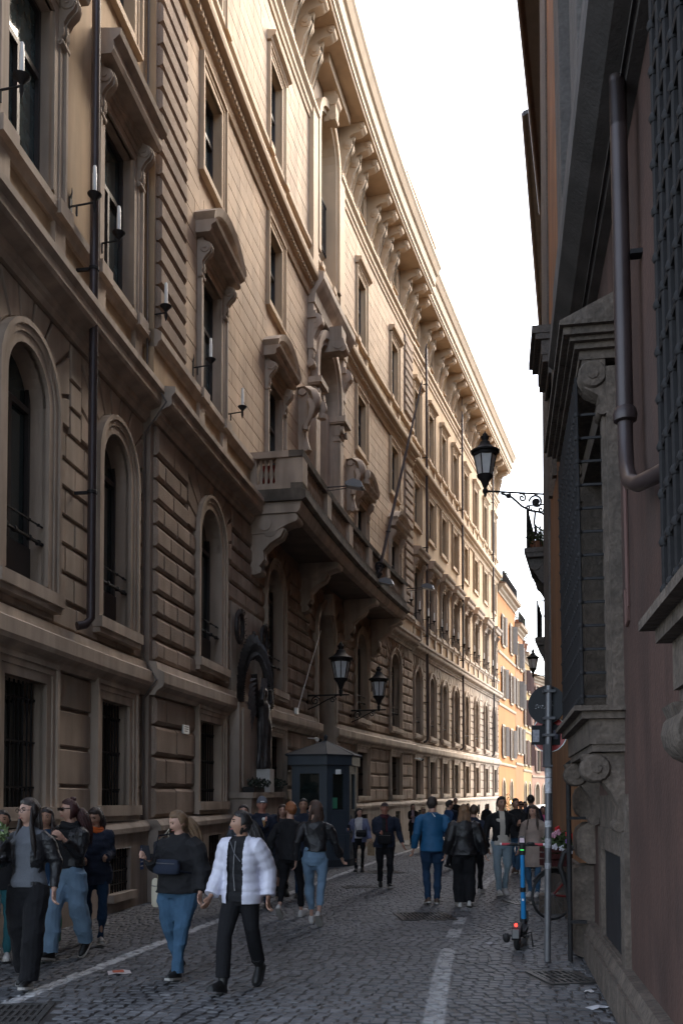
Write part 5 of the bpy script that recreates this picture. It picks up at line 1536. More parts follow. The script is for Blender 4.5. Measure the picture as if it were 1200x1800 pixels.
mb = MB(); mb.loft([[(-.04, .76, 1.16), (.04, .76, 1.16), (.04, .84, 1.17), (-.04, .84, 1.17)], [(-.035, .75, 1.25), (.035, .75, 1.25), (.035, .82, 1.27), (-.035, .82, 1.27)]]); mb.build('display', M_blk, so)
mb = MB(); mb.quad((-.03, .744, 1.19), (.03, .744, 1.19), (.026, .742, 1.245), (-.026, .742, 1.245)); mb.build('label', mat('pink_white_label', (.7, .55, .6), .5, 0), so)
mb = MB(); mb.box(-.022, .022, .752, .756, 1.095, 1.103); mb.build('status_light', emat('green_status_light', (.05, .6, .1), .5), so)
mb = MB(); mb.tube([(.04, .3, .14), (.14, .26, .17), (.16, .22, .01)], .009, 6); mb.build('kickstand', M_blk, so, True)
mb = MB(); mb.tube([(-.17, .08, .15), (.13, .08, .15)], .012, 6); mb.ell((-.13, .1, .12), (.045, .05, .06), 8, 6); mb.build('rear_bracket', M_blk, so, True)
mb = MB(); mb.box(-.012, .012, .845, .849, .47, .5); mb.build('small_label', M_candle, so)

# ------------------------------------------------------------------ bicycle with a crate of flowers
bk = thing('bicycle', 'dark red bicycle leaning by the wall beneath a crate of flowers', 'bicycle', (3.18, 13.5, 0), .35)
M_bframe = mat('dark_red_frame', (.16, .02, .02), .4, .05)
for k, x in enumerate((-.18, .85)):
    mb = MB(); mb.tube([(x + .335*math.cos(q), 0, .35 + .335*math.sin(q)) for q in [2*math.pi*i/36 for i in range(37)]], .019, 6, caps=False); wh = mb.build('wheel', M_blk, bk, True)
    mb = MB(); mb.lathe([(.02, -.04), (.025, 0), (.02, .04)], (x, 0, .35), 8, 'y')
    for i in range(18):
        q = 2*math.pi*i/18; mb.tube([(x, .02*(-1)**i, .35), (x + .32*math.cos(q), 0, .35 + .32*math.sin(q))], .0022, 3)
    mb.build('spokes', M_galv, wh)
    mb = MB(); mb.tube([(x + .365*math.cos(q), 0, .35 + .365*math.sin(q)) for q in [math.pi*(.02 + .8*i/14) for i in range(15)]], .012, 5, sq=2.2); mb.build('mudguard', M_blk, bk, True)
mb = MB()
for p in ([(-.18, 0, .35), (.3, 0, .3)], [(.3, 0, .3), (.2, 0, .82)], [(.22, 0, .72), (.66, 0, .78)], [(.3, 0, .3), (.68, 0, .66)], [(-.18, 0, .35), (.22, 0, .72)], [(.64, 0, .9), (.72, 0, .6), (.85, 0, .35)]): mb.tube(p, .017, 8)
mb.build('frame', M_bframe, bk, True, 50)
mb = MB(); mb.loft([[(.05, -.08, .86), (.05, .08, .86), (.05, .05, .9), (.05, -.05, .9)], [(.32, -.02, .87), (.32, .02, .87), (.32, .02, .9), (.32, -.02, .9)]]); mb.tube([(.2, 0, .8), (.19, 0, .87)], .014, 6); mb.build('saddle', M_blk, bk)
mb = MB(); mb.tube([(.58, -.28, .98), (.64, -.15, 1.02), (.64, .15, 1.02), (.58, .28, .98)], .013, 6); mb.tube([(.64, 0, .88), (.64, 0, 1.02)], .014, 6); mb.build('handlebar', M_galv, bk, True, 50)
mb = MB()
for i in range(12):
    q = 2*math.pi*i/12; mb.tube([(.3 + .08*math.cos(q), .02, .3 + .08*math.sin(q)), (.3 + .08*math.cos(q+.52), .02, .3 + .08*math.sin(q+.52))], .008, 4)
mb.tube([(.3, .04, .3), (.36, .06, .16)], .01, 5); mb.build('crankset', M_galv, bk)
fc = thing('flower_crate', 'dark crate full of red, pink and white flowers on the bicycle', 'flower crate', (3.1, 13.3, .8), .3)
mb = MB()
for z in (.0, .09, .18): 
    mb.box(-.24, .24, -.18, -.165, z, z+.07); mb.box(-.24, .24, .165, .18, z, z+.07); mb.box(-.24, -.225, -.165, .165, z, z+.07); mb.box(.225, .24, -.165, .165, z, z+.07)
mb.box(-.24, .24, -.18, .18, -.015, 0); mb.build('crate', mat('dark_red_plastic', (.05, .01, .01), .6, .1, 8), fc)
rf = random.Random(8)
mb = MB(); foliage(mb, (0, 0, .3), (.28, .24, .17), 900, .035, rf); mb.build('leaves', M_leaf, fc, kind='stuff')
for (cc, nm, pts) in (((.55, .02, .03), 'red', [(.0, -.2, .44), (.07, -.18, .40), (.2, -.1, .36), (-.05, .0, .5)]), ((.6, .32, .42), 'pink', [(-.14, -.16, .46), (-.2, -.14, .42)]), ((.6, .6, .65), 'white', [(-.1, -.2, .24), (.17, -.18, .44), (-.2, -.18, .26), (.02, -.22, .2)]), ((.2, .09, .35), 'violet', [(.1, -.22, .3), (.0, -.2, .34), (.14, -.2, .26)])):
    for p in pts:
        mb = MB()
        for k in range(14):
            q = k*2.4; r = .012 + .0022*k; mb.ell((p[0] + r*math.cos(q), p[1] + .01*math.sin(k), p[2] + r*math.sin(q)), (.016, .012, .016), 6, 4)
        mb.build('bloom', mat(nm + '_petals', cc, .6, .1, 30), fc, True)
sb = thing('stone_block', 'small grey travertine block on the cobbles behind the sign pole', 'stone block', (3.2, 14.3, 0), .2)
mb = MB(); mb.loft([[(-.16, -.14, 0), (.16, -.14, 0), (.16, .14, 0), (-.16, .14, 0)], [(-.16, -.14, .26), (.16, -.14, .26), (.16, .14, .27), (-.16, .14, .27)], [(-.13, -.11, .29), (.13, -.11, .29), (.13, .11, .3), (-.13, .11, .3)]]); mb.build('block', M_trav, sb)
# mirror or seat post curve near the quoins: small motor scooter mirror arm
mm = thing('mudguard_hoop', 'black curved hoop sticking out beside the corner quoins', 'hoop', (2.93, 12.2, .9))
mb = MB(); mb.tube([(2.90, 12.2, .62), (2.83, 12.2, .85), (2.88, 12.2, 1.02), (3.0, 12.2, 1.09), (3.15, 12.2, 1.08)], .035, 8); mb.tube([(2.9, 12.2, .62), (3.0, 12.25, 0)], .02, 6); mb.build('hoop', M_blk, mm, True, 60, fix='world')

# ------------------------------------------------------------------ plants on balconies and roof terraces
def pot_plant(x, y, z, r, h, lb, m_=M_leaf, grp=None, pot=True, tall=False):
    t = thing('potted_plant', lb, 'plant', (x, y, z), 0, grp)
    rr = random.Random(int(x*31 + y*17 + z*7))
    if pot:
        mb = MB(); mb.lathe([(r*.35, 0), (r*.5, r*.7), (r*.55, r*.72), (r*.45, r*.72)], (0, 0, 0), 12); mb.build('pot', M_terra, t, True, 40)
    mb = MB()
    for k in range(7):
        a = rr.random()*6.28; mb.tube([(0, 0, r*.6), (r*.3*math.cos(a), r*.3*math.sin(a), h*.5), (r*.7*math.cos(a), r*.7*math.sin(a), h*(.7+.4*rr.random()))], .008, 3)
    mb.build('stems', M_leaf2, t)
    mb = MB(); foliage(mb, (0, 0, h*.62), (r*.8, r*.8, h*.42), 220, .05 if h < 1.2 else .08, rr); mb.build('leaves', m_, t, kind='stuff')
    return t
pb = O1(20.8, .28, 7.28); pot_plant(pb[0], pb[1], pb[2], .3, .55, 'potted plant on the near end of the small stone balcony')
pb = O1(22.0, .3, 7.28); pot_plant(pb[0], pb[1], pb[2], .25, .9, 'straggling climbing plant on the far end of the small stone balcony', M_leaf2)
for i, (u, d, z, r, h, m_) in enumerate([(54.6, .0, 17.45, .4, .8, M_leaf), (56.8, -.1, 17.45, .35, 1.0, M_leaf2), (59.5, .0, 17.45, .4, .8, M_leaf), (57.5, -1.7, 20.6, .6, 1.5, M_leaf2), (58.6, -1.7, 20.6, .55, 2.2, M_leaf2), (60.2, -1.7, 20.6, .6, 1.6, M_leaf2), (63.0, -1.1, 19.0, .55, 1.5, M_leaf2), (64.5, -1.1, 19.0, .5, 1.9, M_leaf), (62.5, .1, 16.1, .4, .8, M_leaf), (64.6, .1, 16.1, .4, .7, M_leaf), (67.5, -.3, 14.9, .8, 1.4, M_leaf), (69.5, -.4, 14.9, .9, 1.6, M_leaf)]):
    p = W0(u, d, z)
    lb = ['bushy plant at the near end of the first rooftop railing', 'pale plant in the middle of the first rooftop railing', 'bushy plant at the far end of the first rooftop railing', 'pale shrub at the near edge of the pink attic roof', 'tallest straggling shrub on the pink attic roof', 'pale shrub at the far edge of the pink attic roof', 'pale shrub on the yellow attic roof, nearer one', 'dark tall shrub on the yellow attic roof, farther one', 'plant on the second terrace above the deep orange house, nearer one', 'plant on the second terrace above the deep orange house, farther one', 'round green shrub on the roof edge of the ochre house, nearer one', 'round green shrub on the roof edge of the ochre house, farther one'][i]
    pot_plant(p[0], p[1], p[2], r, h, lb, m_)
pot_plant(12.6 - .35, 70.2 - .3, 0, .7, 2.2, 'olive tree in a pot by the first arched doorway of the orange house', M_leaf2)
# shop lamp and parked white car at the end of the street
p = W0(56.0, .5, 1.6); t = thing('shop_lamp', 'tiny warm lit lamp by the orange house doorway', 'lamp', p)
mb = MB(); mb.ell(p, (.09, .09, .11), 8, 6); mb.build('bulb', emat('warm_lit_bulb', (1, .5, .15), 8), t, True, fix='world')
mb = MB(); mb.tube([p, (p[0], p[1], 0)], .02, 5); mb.lathe([(.15, 0), (.16, .02)], (p[0], p[1], 0), 10); mb.build('stand', M_iron, t, fix='world')
car = thing('parked_car', 'white car standing at the far end of the street behind the crowd', 'car', (12.2, 58, 0), -.3)
M_cw = mat('white_car_paint', (.75, .77, .8), .25, 0, clear=.6)
mb = MB(); mb.loft([[(-.85*k, y, z0), (.85*k, y, z0), (.87*k, y, z1), (-.87*k, y, z1)] for y, k, z0, z1 in ((-2.1, .9, .35, .6), (-1.9, 1, .25, .78), (-1.0, 1, .25, .92), (.0, 1, .25, .95), (1.6, 1, .25, .95), (2.1, .92, .35, .85))]); mb.build('body', M_cw, car, True, 40)
mb = MB(); mb.loft([[(-.8*k, y, .92), (.8*k, y, .92), (.66*k, y2, 1.45 if z else .93), (-.66*k, y2, 1.45 if z else .93)] for y, y2, k, z in ((-1.1, -1.1, 1, 0), (-.9, -.45, 1, 1), (1.4, 1.1, 1, 1), (1.9, 1.9, 1, 0))]); mb.build('roof', M_cw, car, True, 40)
mb = MB(); mb.quad((-.7, -1.02, .97), (.7, -1.02, .97), (.58, -.5, 1.4), (-.58, -.5, 1.4)); mb.build('windscreen', M_glass, car)
for x in (-.8, .8):
    for y in (-1.3, 1.3):
        mb = MB(); mb.lathe([(.2, -.1), (.31, -.09), (.31, .09), (.2, .1)], (x, y, .31), 18, 'x'); mb.build('wheel', M_blk, car, True, 40)
for x in (-.62, .62):
    mb = MB(); mb.ell((x, -2.03, .68), (.16, .06, .09), 10, 6); mb.build('headlight', M_lampglass, car, True)
# ------------------------------------------------------------------ people
JOBS = []
def cloth(name, col, rough=.85, spec=.3, bump=.3, bscale=120, var=.08, clear=0):
    return mat('cloth_' + name, col, rough, var, 6, 0, bump, bscale, spec=spec, fine=.05, clear=clear)
SK = {'light': mat('skin_light', (.46, .27, .20), .5, .05, 12), 'tan': mat('skin_tan', (.36, .20, .135), .5, .05, 12), 'red': mat('skin_ruddy', (.46, .22, .16), .5, .06, 12)}
def hairm(name, col, col2=None):
    m = mat('hair_' + name, col, .45, .3, 14, .35, .0, 90, spec=.5)
    n = m.node_tree.nodes; l = m.node_tree.links
    g = n.new('ShaderNodeNewGeometry'); mp = n.new('ShaderNodeMapping'); mp.inputs['Scale'].default_value = (1, 1, .06); l.new(g.outputs['Position'], mp.inputs['Vector'])
    t = n.new('ShaderNodeTexNoise'); t.inputs['Scale'].default_value = 130; t.inputs['Detail'].default_value = 3; l.new(mp.outputs[0], t.inputs['Vector'])
    b = n.new('ShaderNodeBump'); b.inputs['Strength'].default_value = .9; b.inputs['Distance'].default_value = .01; l.new(t.outputs[0], b.inputs['Height']); l.new(b.outputs[0], n['Principled BSDF'].inputs['Normal'])
    return m
M_eye = mat('dark_eye', (.03, .02, .018), .2, 0); M_lip = mat('lips', (.32, .11, .09), .5, 0)
def sm(a, b, x):
    t = max(0., min(1., (x-a)/(b-a))); return t*t*(3-2*t)
def head_rad(nx, ny, nz):
    x, y, z = .073*nx, .092*ny, .112*nz
    if nz < 0:
        q = -nz; x *= 1 - .30*q**1.6
        if ny > 0: y *= 1 - .35*q
        else: y *= 1 - .05*q
    if ny < 0:
        f = -ny
        g = lambda v, s: math.exp(-(v/s)**2)
        y -= .024*g(x, .012)*g(z+.020, .018)*sm(.3, .8, f) + .011*g(x, .010)*g(z-.008, .024)*sm(.3, .8, f)
        y += .009*g(abs(x)-.030, .014)*g(z-.018, .012)
        y -= .004*g(z-.040, .012)*g(x, .05)
        y -= .006*g(x, .020)*g(z+.052, .010) + .008*g(x, .022)*g(z+.09, .016)
        y -= .003*g(abs(x)-.04, .018)*g(z+.012, .016)
    return x, y, z
def head_pts(fn, nu=40, nv=30):
    rings = []
    for i in range(1, nv):
        th = math.pi*i/nv; nz = -math.cos(th)
        rings.append([fn(math.sin(th)*math.sin(2*math.pi*k/nu), -math.sin(th)*math.cos(2*math.pi*k/nu), nz) for k in range(nu)])
    return rings
def person(label, X, Y, yaw, H, hair='short', hcol=(.02, .015, .012), skin='light', top=None, topm=None, bot=None, botm=None, shoe='sneaker', shoem=None,
           stride=.0, lead=1, armL=('down', 0), armR=('down', 0), hy=0, hp=0, build=1.0, hem=.80, flare=1.0, inner=None, open_=0, legw=1.0, crop=.07, sleeve=1.0, puff=0,
           collar=None, cap=None, glasses=None, beanie=None, vox=.008, lean=0, fold=.010, quilt=0, tail=None, longh=0, hairw=1.0, skirt=None, sex='f', scarf=None, hood=None, headphones=None):
    k = H / 1.70
    t = thing('person', label, 'person', (X, Y, 0), yaw)
    def S(p): return (p[0]*k, p[1]*k, p[2]*k)
    m = sex == 'm'
    sw = (.185 if m else .162)*(.5 + .5*build)
    # --- legs
    legs = []
    for s in (1, -1):
        f = stride*(1 if s == lead else -1)
        hip = Vector((s*.088*build**.5, 0, .90)); ank = Vector((s*.075, -f/2, .085))
        pitch = 0
        if f < -.05: pitch = min(.75, -f*1.6); ank.z += .16*min(1, -f*1.5); ank.y -= .02
        if f > .05: pitch = -min(.3, f*.5); ank.z += .015
        mid = (hip + ank)/2; kn = mid + Vector((s*.012, -.035 - (.05 if f < 0 else .01), .03))
        legs.append((s, hip, kn, ank, pitch))
    arms = []
    for s, a in ((1, armL), (-1, armR)):
        sh = Vector((s*sw, -.0 + lean*.3, 1.395))
        if a[0] == 'down':
            q = a[1]; hand = sh + Vector((s*(.075 + (a[2] if len(a) > 2 else 0)), -math.sin(q)*.52 - .02, -math.cos(q)*.52))
        else: hand = Vector(a[1])
        d = hand - sh; L = min(d.length, .545); dn = d.normalized(); u1, u2 = .295, .262
        c = (u1*u1 - u2*u2 + L*L)/(2*L); h = math.sqrt(max(1e-4, u1*u1 - c*c))
        pole = Vector((s*.22, .85, -.35)); pole = (pole - dn*pole.dot(dn)).normalized()
        el = sh + dn*c + pole*h; hand = sh + dn*L
        arms.append((s, sh, el, hand))
    # --- body skin (one continuous surface)
    b = MB()
    b.loft([[S((rx*math.cos(q), ry*math.sin(q) + cy, z)) for q in [2*math.pi*i/16 for i in range(16)]] for (z, rx, ry, cy) in
            ((.86, .08*build, .06*build, .0), (.92, .11*build, .08*build, .01), (1.05, .10*build, .075*build, 0), (1.2, .125*build, .09*build, -.005), (1.34, sw*.80, .065, .01), (1.39, .08, .055, .01), (1.43, .054, .054, .01))])
    b.tube([S((0, .012, 1.38)), S((0, .008, 1.45)), S((0, -.005, 1.53))], [.062*k, .056*k, .055*k], 12)
    for (s, hip, kn, ank, pitch) in legs: b.tube([S(hip + Vector((0, 0, -.02))), S(kn), S(kn + (ank-kn)*.35), S(ank)], [.056*k*build, .038*k, .033*k, .025*k], 10)
    hd = Matrix.Rotation(hy, 4, 'Z') @ Matrix.Rotation(hp, 4, 'X')
    hc = Vector((0, -.014, 1.578))
    def HT(p): 
        v = hd @ Vector(p); return ((hc.x + v.x)*k, (hc.y + v.y)*k, (hc.z + v.z)*k)
    b.loft([[HT(p) for p in r] for r in head_pts(head_rad)])
    for s in (1, -1): b.loft([[HT((s*(.069 + dx), .008 + dy*.022*math.cos(q), -.003 + .030*dy*math.sin(q))) for q in [2*math.pi*i/8 for i in range(8)]] for dx, dy in ((-.01, .6), (.008, 1), (.014, .9))])
    for (s, sh, el, ha) in arms:
        b.tube([S(sh + Vector((-s*.04, 0, -.03))), S(el), S(el + (ha-el)*.4), S(ha)], [.034*k, .030*k, .031*k, .024*k], 9)
        # hand: palm, four fingers, thumb
        f = (ha - el).normalized(); up = Vector((0, -1, 0)) if abs(f.y) < .8 else Vector((0, 0, 1))
        a = (up - f*up.dot(f)).normalized(); p = f.cross(a)*(-s)      # a: thumb side, p: palm side
        b.loft([[S(ha + f*t_ + a*w_*math.cos(q) + p*th*math.sin(q)) for q in [2*math.pi*i/8 for i in range(8)]] for t_, w_, th in ((0, .024, .018), (.03, .034, .017), (.07, .040, .015), (.085, .036, .012))])
        for i, (o, L) in enumerate(((.029, .068), (.010, .075), (-.010, .070), (-.028, .056))):
            b0 = ha + f*.075 + a*o; c1 = b0 + f*L*.45 + p*.010 + a*o*.15; c2 = c1 + f*L*.3 + p*.018; c3 = c2 + f*L*.12 + p*.020
            b.tube([S(b0), S(c1), S(c2), S(c3)], [.0095*k, .009*k, .0085*k, .007*k], 6)
        b0 = ha + f*.025 + a*.026; b.tube([S(b0), S(b0 + f*.03 + a*.022 + p*.012), S(b0 + f*.06 + a*.026 + p*.022)], [.012*k, .011*k, .009*k], 6)
    bo = obj('body', bpy.data.meshes.new('body'), t); JOBS.append((bo, b, SK[skin], vox, 1, 0, None))
    # --- face pieces
    fy = -.094
    for s in (1, -1):
        q = MB(); c_ = HT((s*.030, -.0765, .017)); q.ell(c_, (.012*k, .008*k, .0065*k), 8, 5); q.build('eye', M_eye, t, True)
    hm = hairm(label[:18], hcol)
    for s in (1, -1):
        q = MB(); q.tube([HT((s*.016, -.089, .036)), HT((s*.032, -.086, .041)), HT((s*.047, -.073, .036))], [.004*k, .0045*k, .003*k], 5); q.build('eyebrow', hm, t, True)
    q = MB(); q.ell(HT((0, -.0905, -.053)), (.022*k, .008*k, .006*k), 8, 5); q.build('mouth', M_lip, t, True)
    # --- hair
    def hair_rad(nx, ny, nz, th=.014):
        x, y, z = head_rad(nx, max(ny, -.999), nz) if ny > 0 else (.073*nx, .092*ny, .112*nz)
        face = sm(.12, .34, -ny)*sm(.80, .60, nz + .22*abs(nx))
        low = sm(-.35, -.75, nz)*(1 if not longh and not tail else .6)
        side = sm(.55, .9, abs(nx))*sm(-.0, -.3, nz)*(1 if hair == 'short' else 0)
        r = math.sqrt(x*x+y*y+z*z)
        o = th*(1-face) - .018*max(face, low, side)
        if hair in ('long', 'bob'): o += .006*(nz > .2)
        n = Vector((x, y, z)).normalized()
        o += .0025*math.sin(nx*40 + nz*9)*(1-face)
        return (x + n.x*o, y + n.y*o, z + n.z*o)
    q = MB()
    hth = .016 if hair != 'buzz' else .007
    q.loft([[HT(p) for p in r] for r in head_pts(lambda a_, b_, c_: hair_rad(a_, b_, c_, hth), 36, 22)])
    if hair == 'long' or hair == 'bob':
        Lh = longh or .14
        wdt = wd_ = hairw
        secs = [(.05, .062, .05, .035), (-.03, .080, .052, .045), (-.10, .088, .045, .05), (-.16, .095*wdt, .038, .055), (-.16 - Lh*.35, .105*wdt, .036, .075), (-.16 - Lh*.7, .095*wdt, .03, .085), (-.16 - Lh, .05*wdt, .014, .085)]
        rings = []
        for j, (z, rx, ry, cy) in enumerate(secs):
            ring = []
            for i in range(28):
                a = 2*math.pi*i/28; rr_ = 1 + .10*math.sin(7*a + j*.6) + .05*math.sin(13*a)
                p = (rx*rr_*math.cos(a), cy + ry*rr_*math.sin(a), z)
                if z > -.12: ring.append(HT(p))
                else:
                    p2 = HT((p[0], p[1], -.12)); ring.append((p2[0]*.5 + p[0]*k*.5, p2[1]*.5 + (p[1] + hc.y)*k*.5, (hc.z + z)*k))
            rings.append(ring)
        q.loft(rings)
        for s in (1, -1):        # locks falling in front of the shoulders
            zz = -.16 - Lh*.75
            pts = [HT((s*.066, -.02, .04)), HT((s*.078, -.03, -.05)), HT((s*.083, -.035, -.12))]
            e = (s*.105*k, (hc.y - .085)*k, (hc.z + zz)*k)
            mid_ = tuple((pts[-1][i]*.5 + e[i]*.5) for i in range(3))
            if longh > .12: q.tube(pts + [mid_, e], [.014*k, .022*k, .028*k, .034*k*wdt, .008*k], 10, sq=.7)
    if hair in ('long', 'bob') and vox < .0125:      # loose strands over the mass
        rs_ = random.Random(int(X*100)); b0x = hc.y*k
        for i in range(46):
            a = rs_.uniform(-.25, math.pi + .25); zt = rs_.uniform(-.02, .05)
            p0 = HT((.078*math.cos(a), .05 + .05*math.sin(a), zt)); rr1 = rs_.uniform(.92, 1.16)
            x1 = .100*wd_*rr1*math.cos(a); y1 = .055 + .042*rr1*math.sin(a); z1 = -.16 - Lh*rs_.uniform(.75, 1.12)
            m1 = HT((.090*rr1*math.cos(a), .05 + .05*rr1*math.sin(a), -.10))
            w1_ = rs_.uniform(-.015, .015)
            q.tube([p0, m1, ((x1 + w1_)*k*.9, b0x + y1*k + .01, (hc.z + z1*.55 - .05)*k), (x1*k*.8, b0x + (y1 + rs_.uniform(-.01, .02))*k, (hc.z + z1)*k)], [.004*k, .008*k, .009*k, .002*k], 5)
    if tail:      # pony tail: list of points in head space to follow
        pts = [HT((0, .085, tail.get('z', .03)))]; ln = tail['len']; n = 6; sxx = tail.get('sx', 0)
        root_ = Vector(pts[0])/k
        for i in range(1, n+1):
            f = i/n; bk = hd @ Vector((0, 1, 0))
            p = root_ + Vector((sxx*f, 0, 0)) + Vector((bk.x, bk.y, 0))*(.07*math.sin(f*1.6)) + Vector((0, tail.get('sy', 0)*f, -ln*f**1.3 + .02))
            pts.append(S(p))
        w_ = tail.get('w', .035)
        q.tube(pts, [.02*k] + [w_*k*x for x in (.9, 1.05, 1.0, .85, .6)] + [.006*k], 12, sq=.8)
        rs_ = random.Random(int(X*100) + 1)
        for i in range(26):
            o_ = Vector((rs_.gauss(0, 1), rs_.gauss(0, 1), rs_.gauss(0, .4))).normalized()*w_*k*.95
            q.tube([Vector(pt) + o_*(.3 + .9*math.sin(math.pi*min(1, (j+.6)/7))) for j, pt in enumerate(pts)] + [Vector(pts[-1]) + o_*.5 + Vector((0, 0, -rs_.uniform(.0, .07)))], [.004*k] + [.007*k]*(len(pts)-1) + [.002*k], 5)
    if hair == 'bun': q.ell(HT((0, .05, .115)), (.036*k, .036*k, .03*k), 12, 8)
    ho = q.build('hair', hm, t, True, 180)
    if cap:
        q = MB(); q.loft([[HT((p[0]*1.18, p[1]*1.16 + .002, max(p[2]*1.12, .045))) for p in r] for r in head_pts(head_rad, 28, 16)])
        q.loft([[HT((x, y - .0, z)) for x, y, z in ((-.06, -.085, .055), (-.045, -.135, .045), (0, -.155, .042), (.045, -.135, .045), (.06, -.085, .055))], [HT((x, y, z)) for x, y, z in ((-.06, -.08, .062), (-.045, -.13, .053), (0, -.15, .050), (.045, -.13, .053), (.06, -.08, .062))]])
        q.build('cap', cap, t, True, 50)
    if beanie:
        q = MB(); q.loft([[HT((p[0]*1.22, p[1]*1.2 + .004, max(p[2]*1.28, .03))) for p in r] for r in head_pts(head_rad, 28, 16)]); q.build('beanie', beanie, t, True, 60)
        q = MB(); q.box(-.03*k, .03*k, -.122*k, -.112*k, (hc.z + .045)*k, (hc.z + .06)*k); q.build('badge', M_candle, t)
    if glasses:
        q = MB()
        if glasses == 'sun':
            q.loft([[HT((x, y, z)) for x, z in ((-.062, .036), (.062, .036), (.058, .002), (.01, .006), (0, .014), (-.01, .006), (-.058, .002))] for y in (-.106, -.096)])
            q.tube([HT((-.062, -.098, .03)), HT((-.076, .0, .02))], .005*k, 5); q.tube([HT((.062, -.098, .03)), HT((.076, .0, .02))], .005*k, 5)
            q.build('sunglasses', mat('black_gloss_lens', (.006, .006, .008), .12, 0, spec=.6), t)
        else:
            for s in (1, -1):
                q.tube([HT((s*.031 + .021*math.cos(a), -.103, .014 + .018*math.sin(a))) for a in [2*math.pi*i/14 for i in range(15)]], .0022*k, 4, caps=False)
                q.tube([HT((s*.052, -.100, .02)), HT((s*.075, .0, .018))], .002*k, 4)
            q.tube([HT((-.01, -.104, .018)), HT((.01, -.104, .018))], .002*k, 4)
            q.build('glasses', M_iron, t)
    # --- trousers / skirt / tights
    if skirt:
        q = MB(); q.loft([[S((rx*(1 + .05*math.sin(7*a))*math.cos(a), ry*(1 + .05*math.sin(7*a))*math.sin(a), z)) for a in [2*math.pi*i/30 for i in range(30)]] for z, rx, ry in ((skirt[0], skirt[1], skirt[1]*.8), (.75, .19*build, .14*build), (.95, .17*build, .125*build), (1.05, .135*build, .11*build))]); q.build('skirt', topm, t, True, 60)
    q = MB()
    q.loft([[S((rx*math.cos(a), cy + ry*math.sin(a), z)) for a in [2*math.pi*i/18 for i in range(18)]] for z, rx, ry, cy in
            ((.80, .12*build, .105*build, .0), (.86, .165*build, .128*build, .005), (.93, .172*build, .130*build, .012), (1.0, .152*build, .115*build, .004), (1.06, .138*build, .108*build, 0))])
    for (s, hip, kn, ank, pitch) in legs:
        cuff = ank + (kn - ank)*max(0.0, (crop - .07))/.5 + Vector((0, .0, -.02 if crop <= .07 else 0))
        lw = legw
        q.tube([S(hip + Vector((0, 0, .02))), S(hip + (kn-hip)*.35 + Vector((0, 0, 0))), S(kn), S(kn + (cuff-kn)*.5), S(cuff)],
               [.094*k*build*(.6+.4*lw)**.3, .088*k*build**.8*(.7+.3*lw), .064*k*(.4+.6*lw)*build**.5, .060*k*(.2+.8*lw), .050*k*lw if lw < 1.5 else .062*k*lw*.8], 14, sq=1.12)
    JOBS.append((obj('trousers' if not skirt else 'tights', bpy.data.meshes.new('trousers'), t), q, botm, vox*1.1, 2, fold, None))
    # --- upper garment
    hemz = hem
    def torso(infl, hz, sleeves=True):
        q = MB(); B = build
        prof = [(1.462, .066, .062, .014), (1.44, .085, .07, .014), (1.418, sw*.72, .082, .012), (1.385, sw*.97, .092, .010), (1.30, sw*.99, .112*B**.7, -.004), (1.2, .158*B, .118*B, -.010), (1.08, .145*B, .112*B, -.004), (.95, .172*B*flare**.3, .132*B*flare**.3, .002)]
        if hz < .9:
            prof = prof + [(.86, .182*B*flare**.6, .14*B*flare**.6, .004), (hz, .18*B*flare, .142*B*flare, .004)]
        else: prof = [p for p in prof if p[0] > hz + .03] + [(hz, .158*B*flare, .122*B*flare, 0)]
        prof = prof[::-1]
        def puffy(z): return (abs(math.sin(z*math.pi/.085))**.5*.012 if quilt else 0)
        if quilt:
            pr2 = []
            for i in range(len(prof)-1):
                a_, b_ = prof[i], prof[i+1]; n = max(1, int((b_[0]-a_[0])/.014))
                for j in range(n): f = j/n; pr2.append(tuple(a_[h] + (b_[h]-a_[h])*f for h in range(4)))
            prof = pr2 + [prof[-1]]
        q.loft([[S(((rx + infl + puffy(z))*math.cos(a), cy + lean*(z-1)*.5 + (ry + infl + puffy(z))*math.sin(a), z)) for a in [2*math.pi*i/26 for i in range(26)]] for z, rx, ry, cy in prof])
        if sleeves:
            for (s, sh, el, ha) in arms:
                n = 34 if quilt else 8; pts = []; rad = []
                wr = ha - (ha-el).normalized()*.012
                for i in range(n+1):
                    f = i/n
                    if f < .5: p = sh + (el-sh)*(f/.5); r = .066 + (.056-.066)*(f/.5)
                    else: p = el + (wr-el)*((f-.5)/.5); r = .056 + (.043-.056)*((f-.5)/.5)
                    if i == 0: p = sh + Vector((-s*.055, 0, -.012)); r = .050
                    elif f < .12: p = p + Vector((0, 0, -.014)); r *= .94
                    pts.append(S(p)); rad.append((r*sleeve*(.8+.2*build) + infl*.8 + (abs(math.sin(f*.56*math.pi/.085))**.5*.010 if quilt else 0))*k)
                q.tube(pts, rad, 12)
        return q
    if inner:
        q = torso(.0, max(hemz - .02, .9) if not isinstance(inner, tuple) else inner[1], False)
        JOBS.append((obj('shirt', bpy.data.meshes.new('shirt'), t), q, inner if not isinstance(inner, tuple) else inner[0], vox*1.1, 2, fold*.6, None))
    q = torso(.012 + puff, hemz)
    if collar: q.tube([S((.085*math.cos(a), .012 + .07*math.sin(a), 1.425 + .02*math.sin(a))) for a in [2*math.pi*i/20 for i in range(21)]], collar*k, 8, caps=False)
    if hood: q.loft([[S((.11*math.cos(a), .07 + .055*math.sin(a), z)) for a in [2*math.pi*i/16 for i in range(16)]] for z in (1.33, 1.37)] + [[S((.09*math.cos(a), .085 + .05*math.sin(a), 1.45)) for a in [2*math.pi*i/16 for i in range(16)]]])
    cut = None
    if open_: cut = (open_*k, (hemz-.05)*k, 1.5*k)
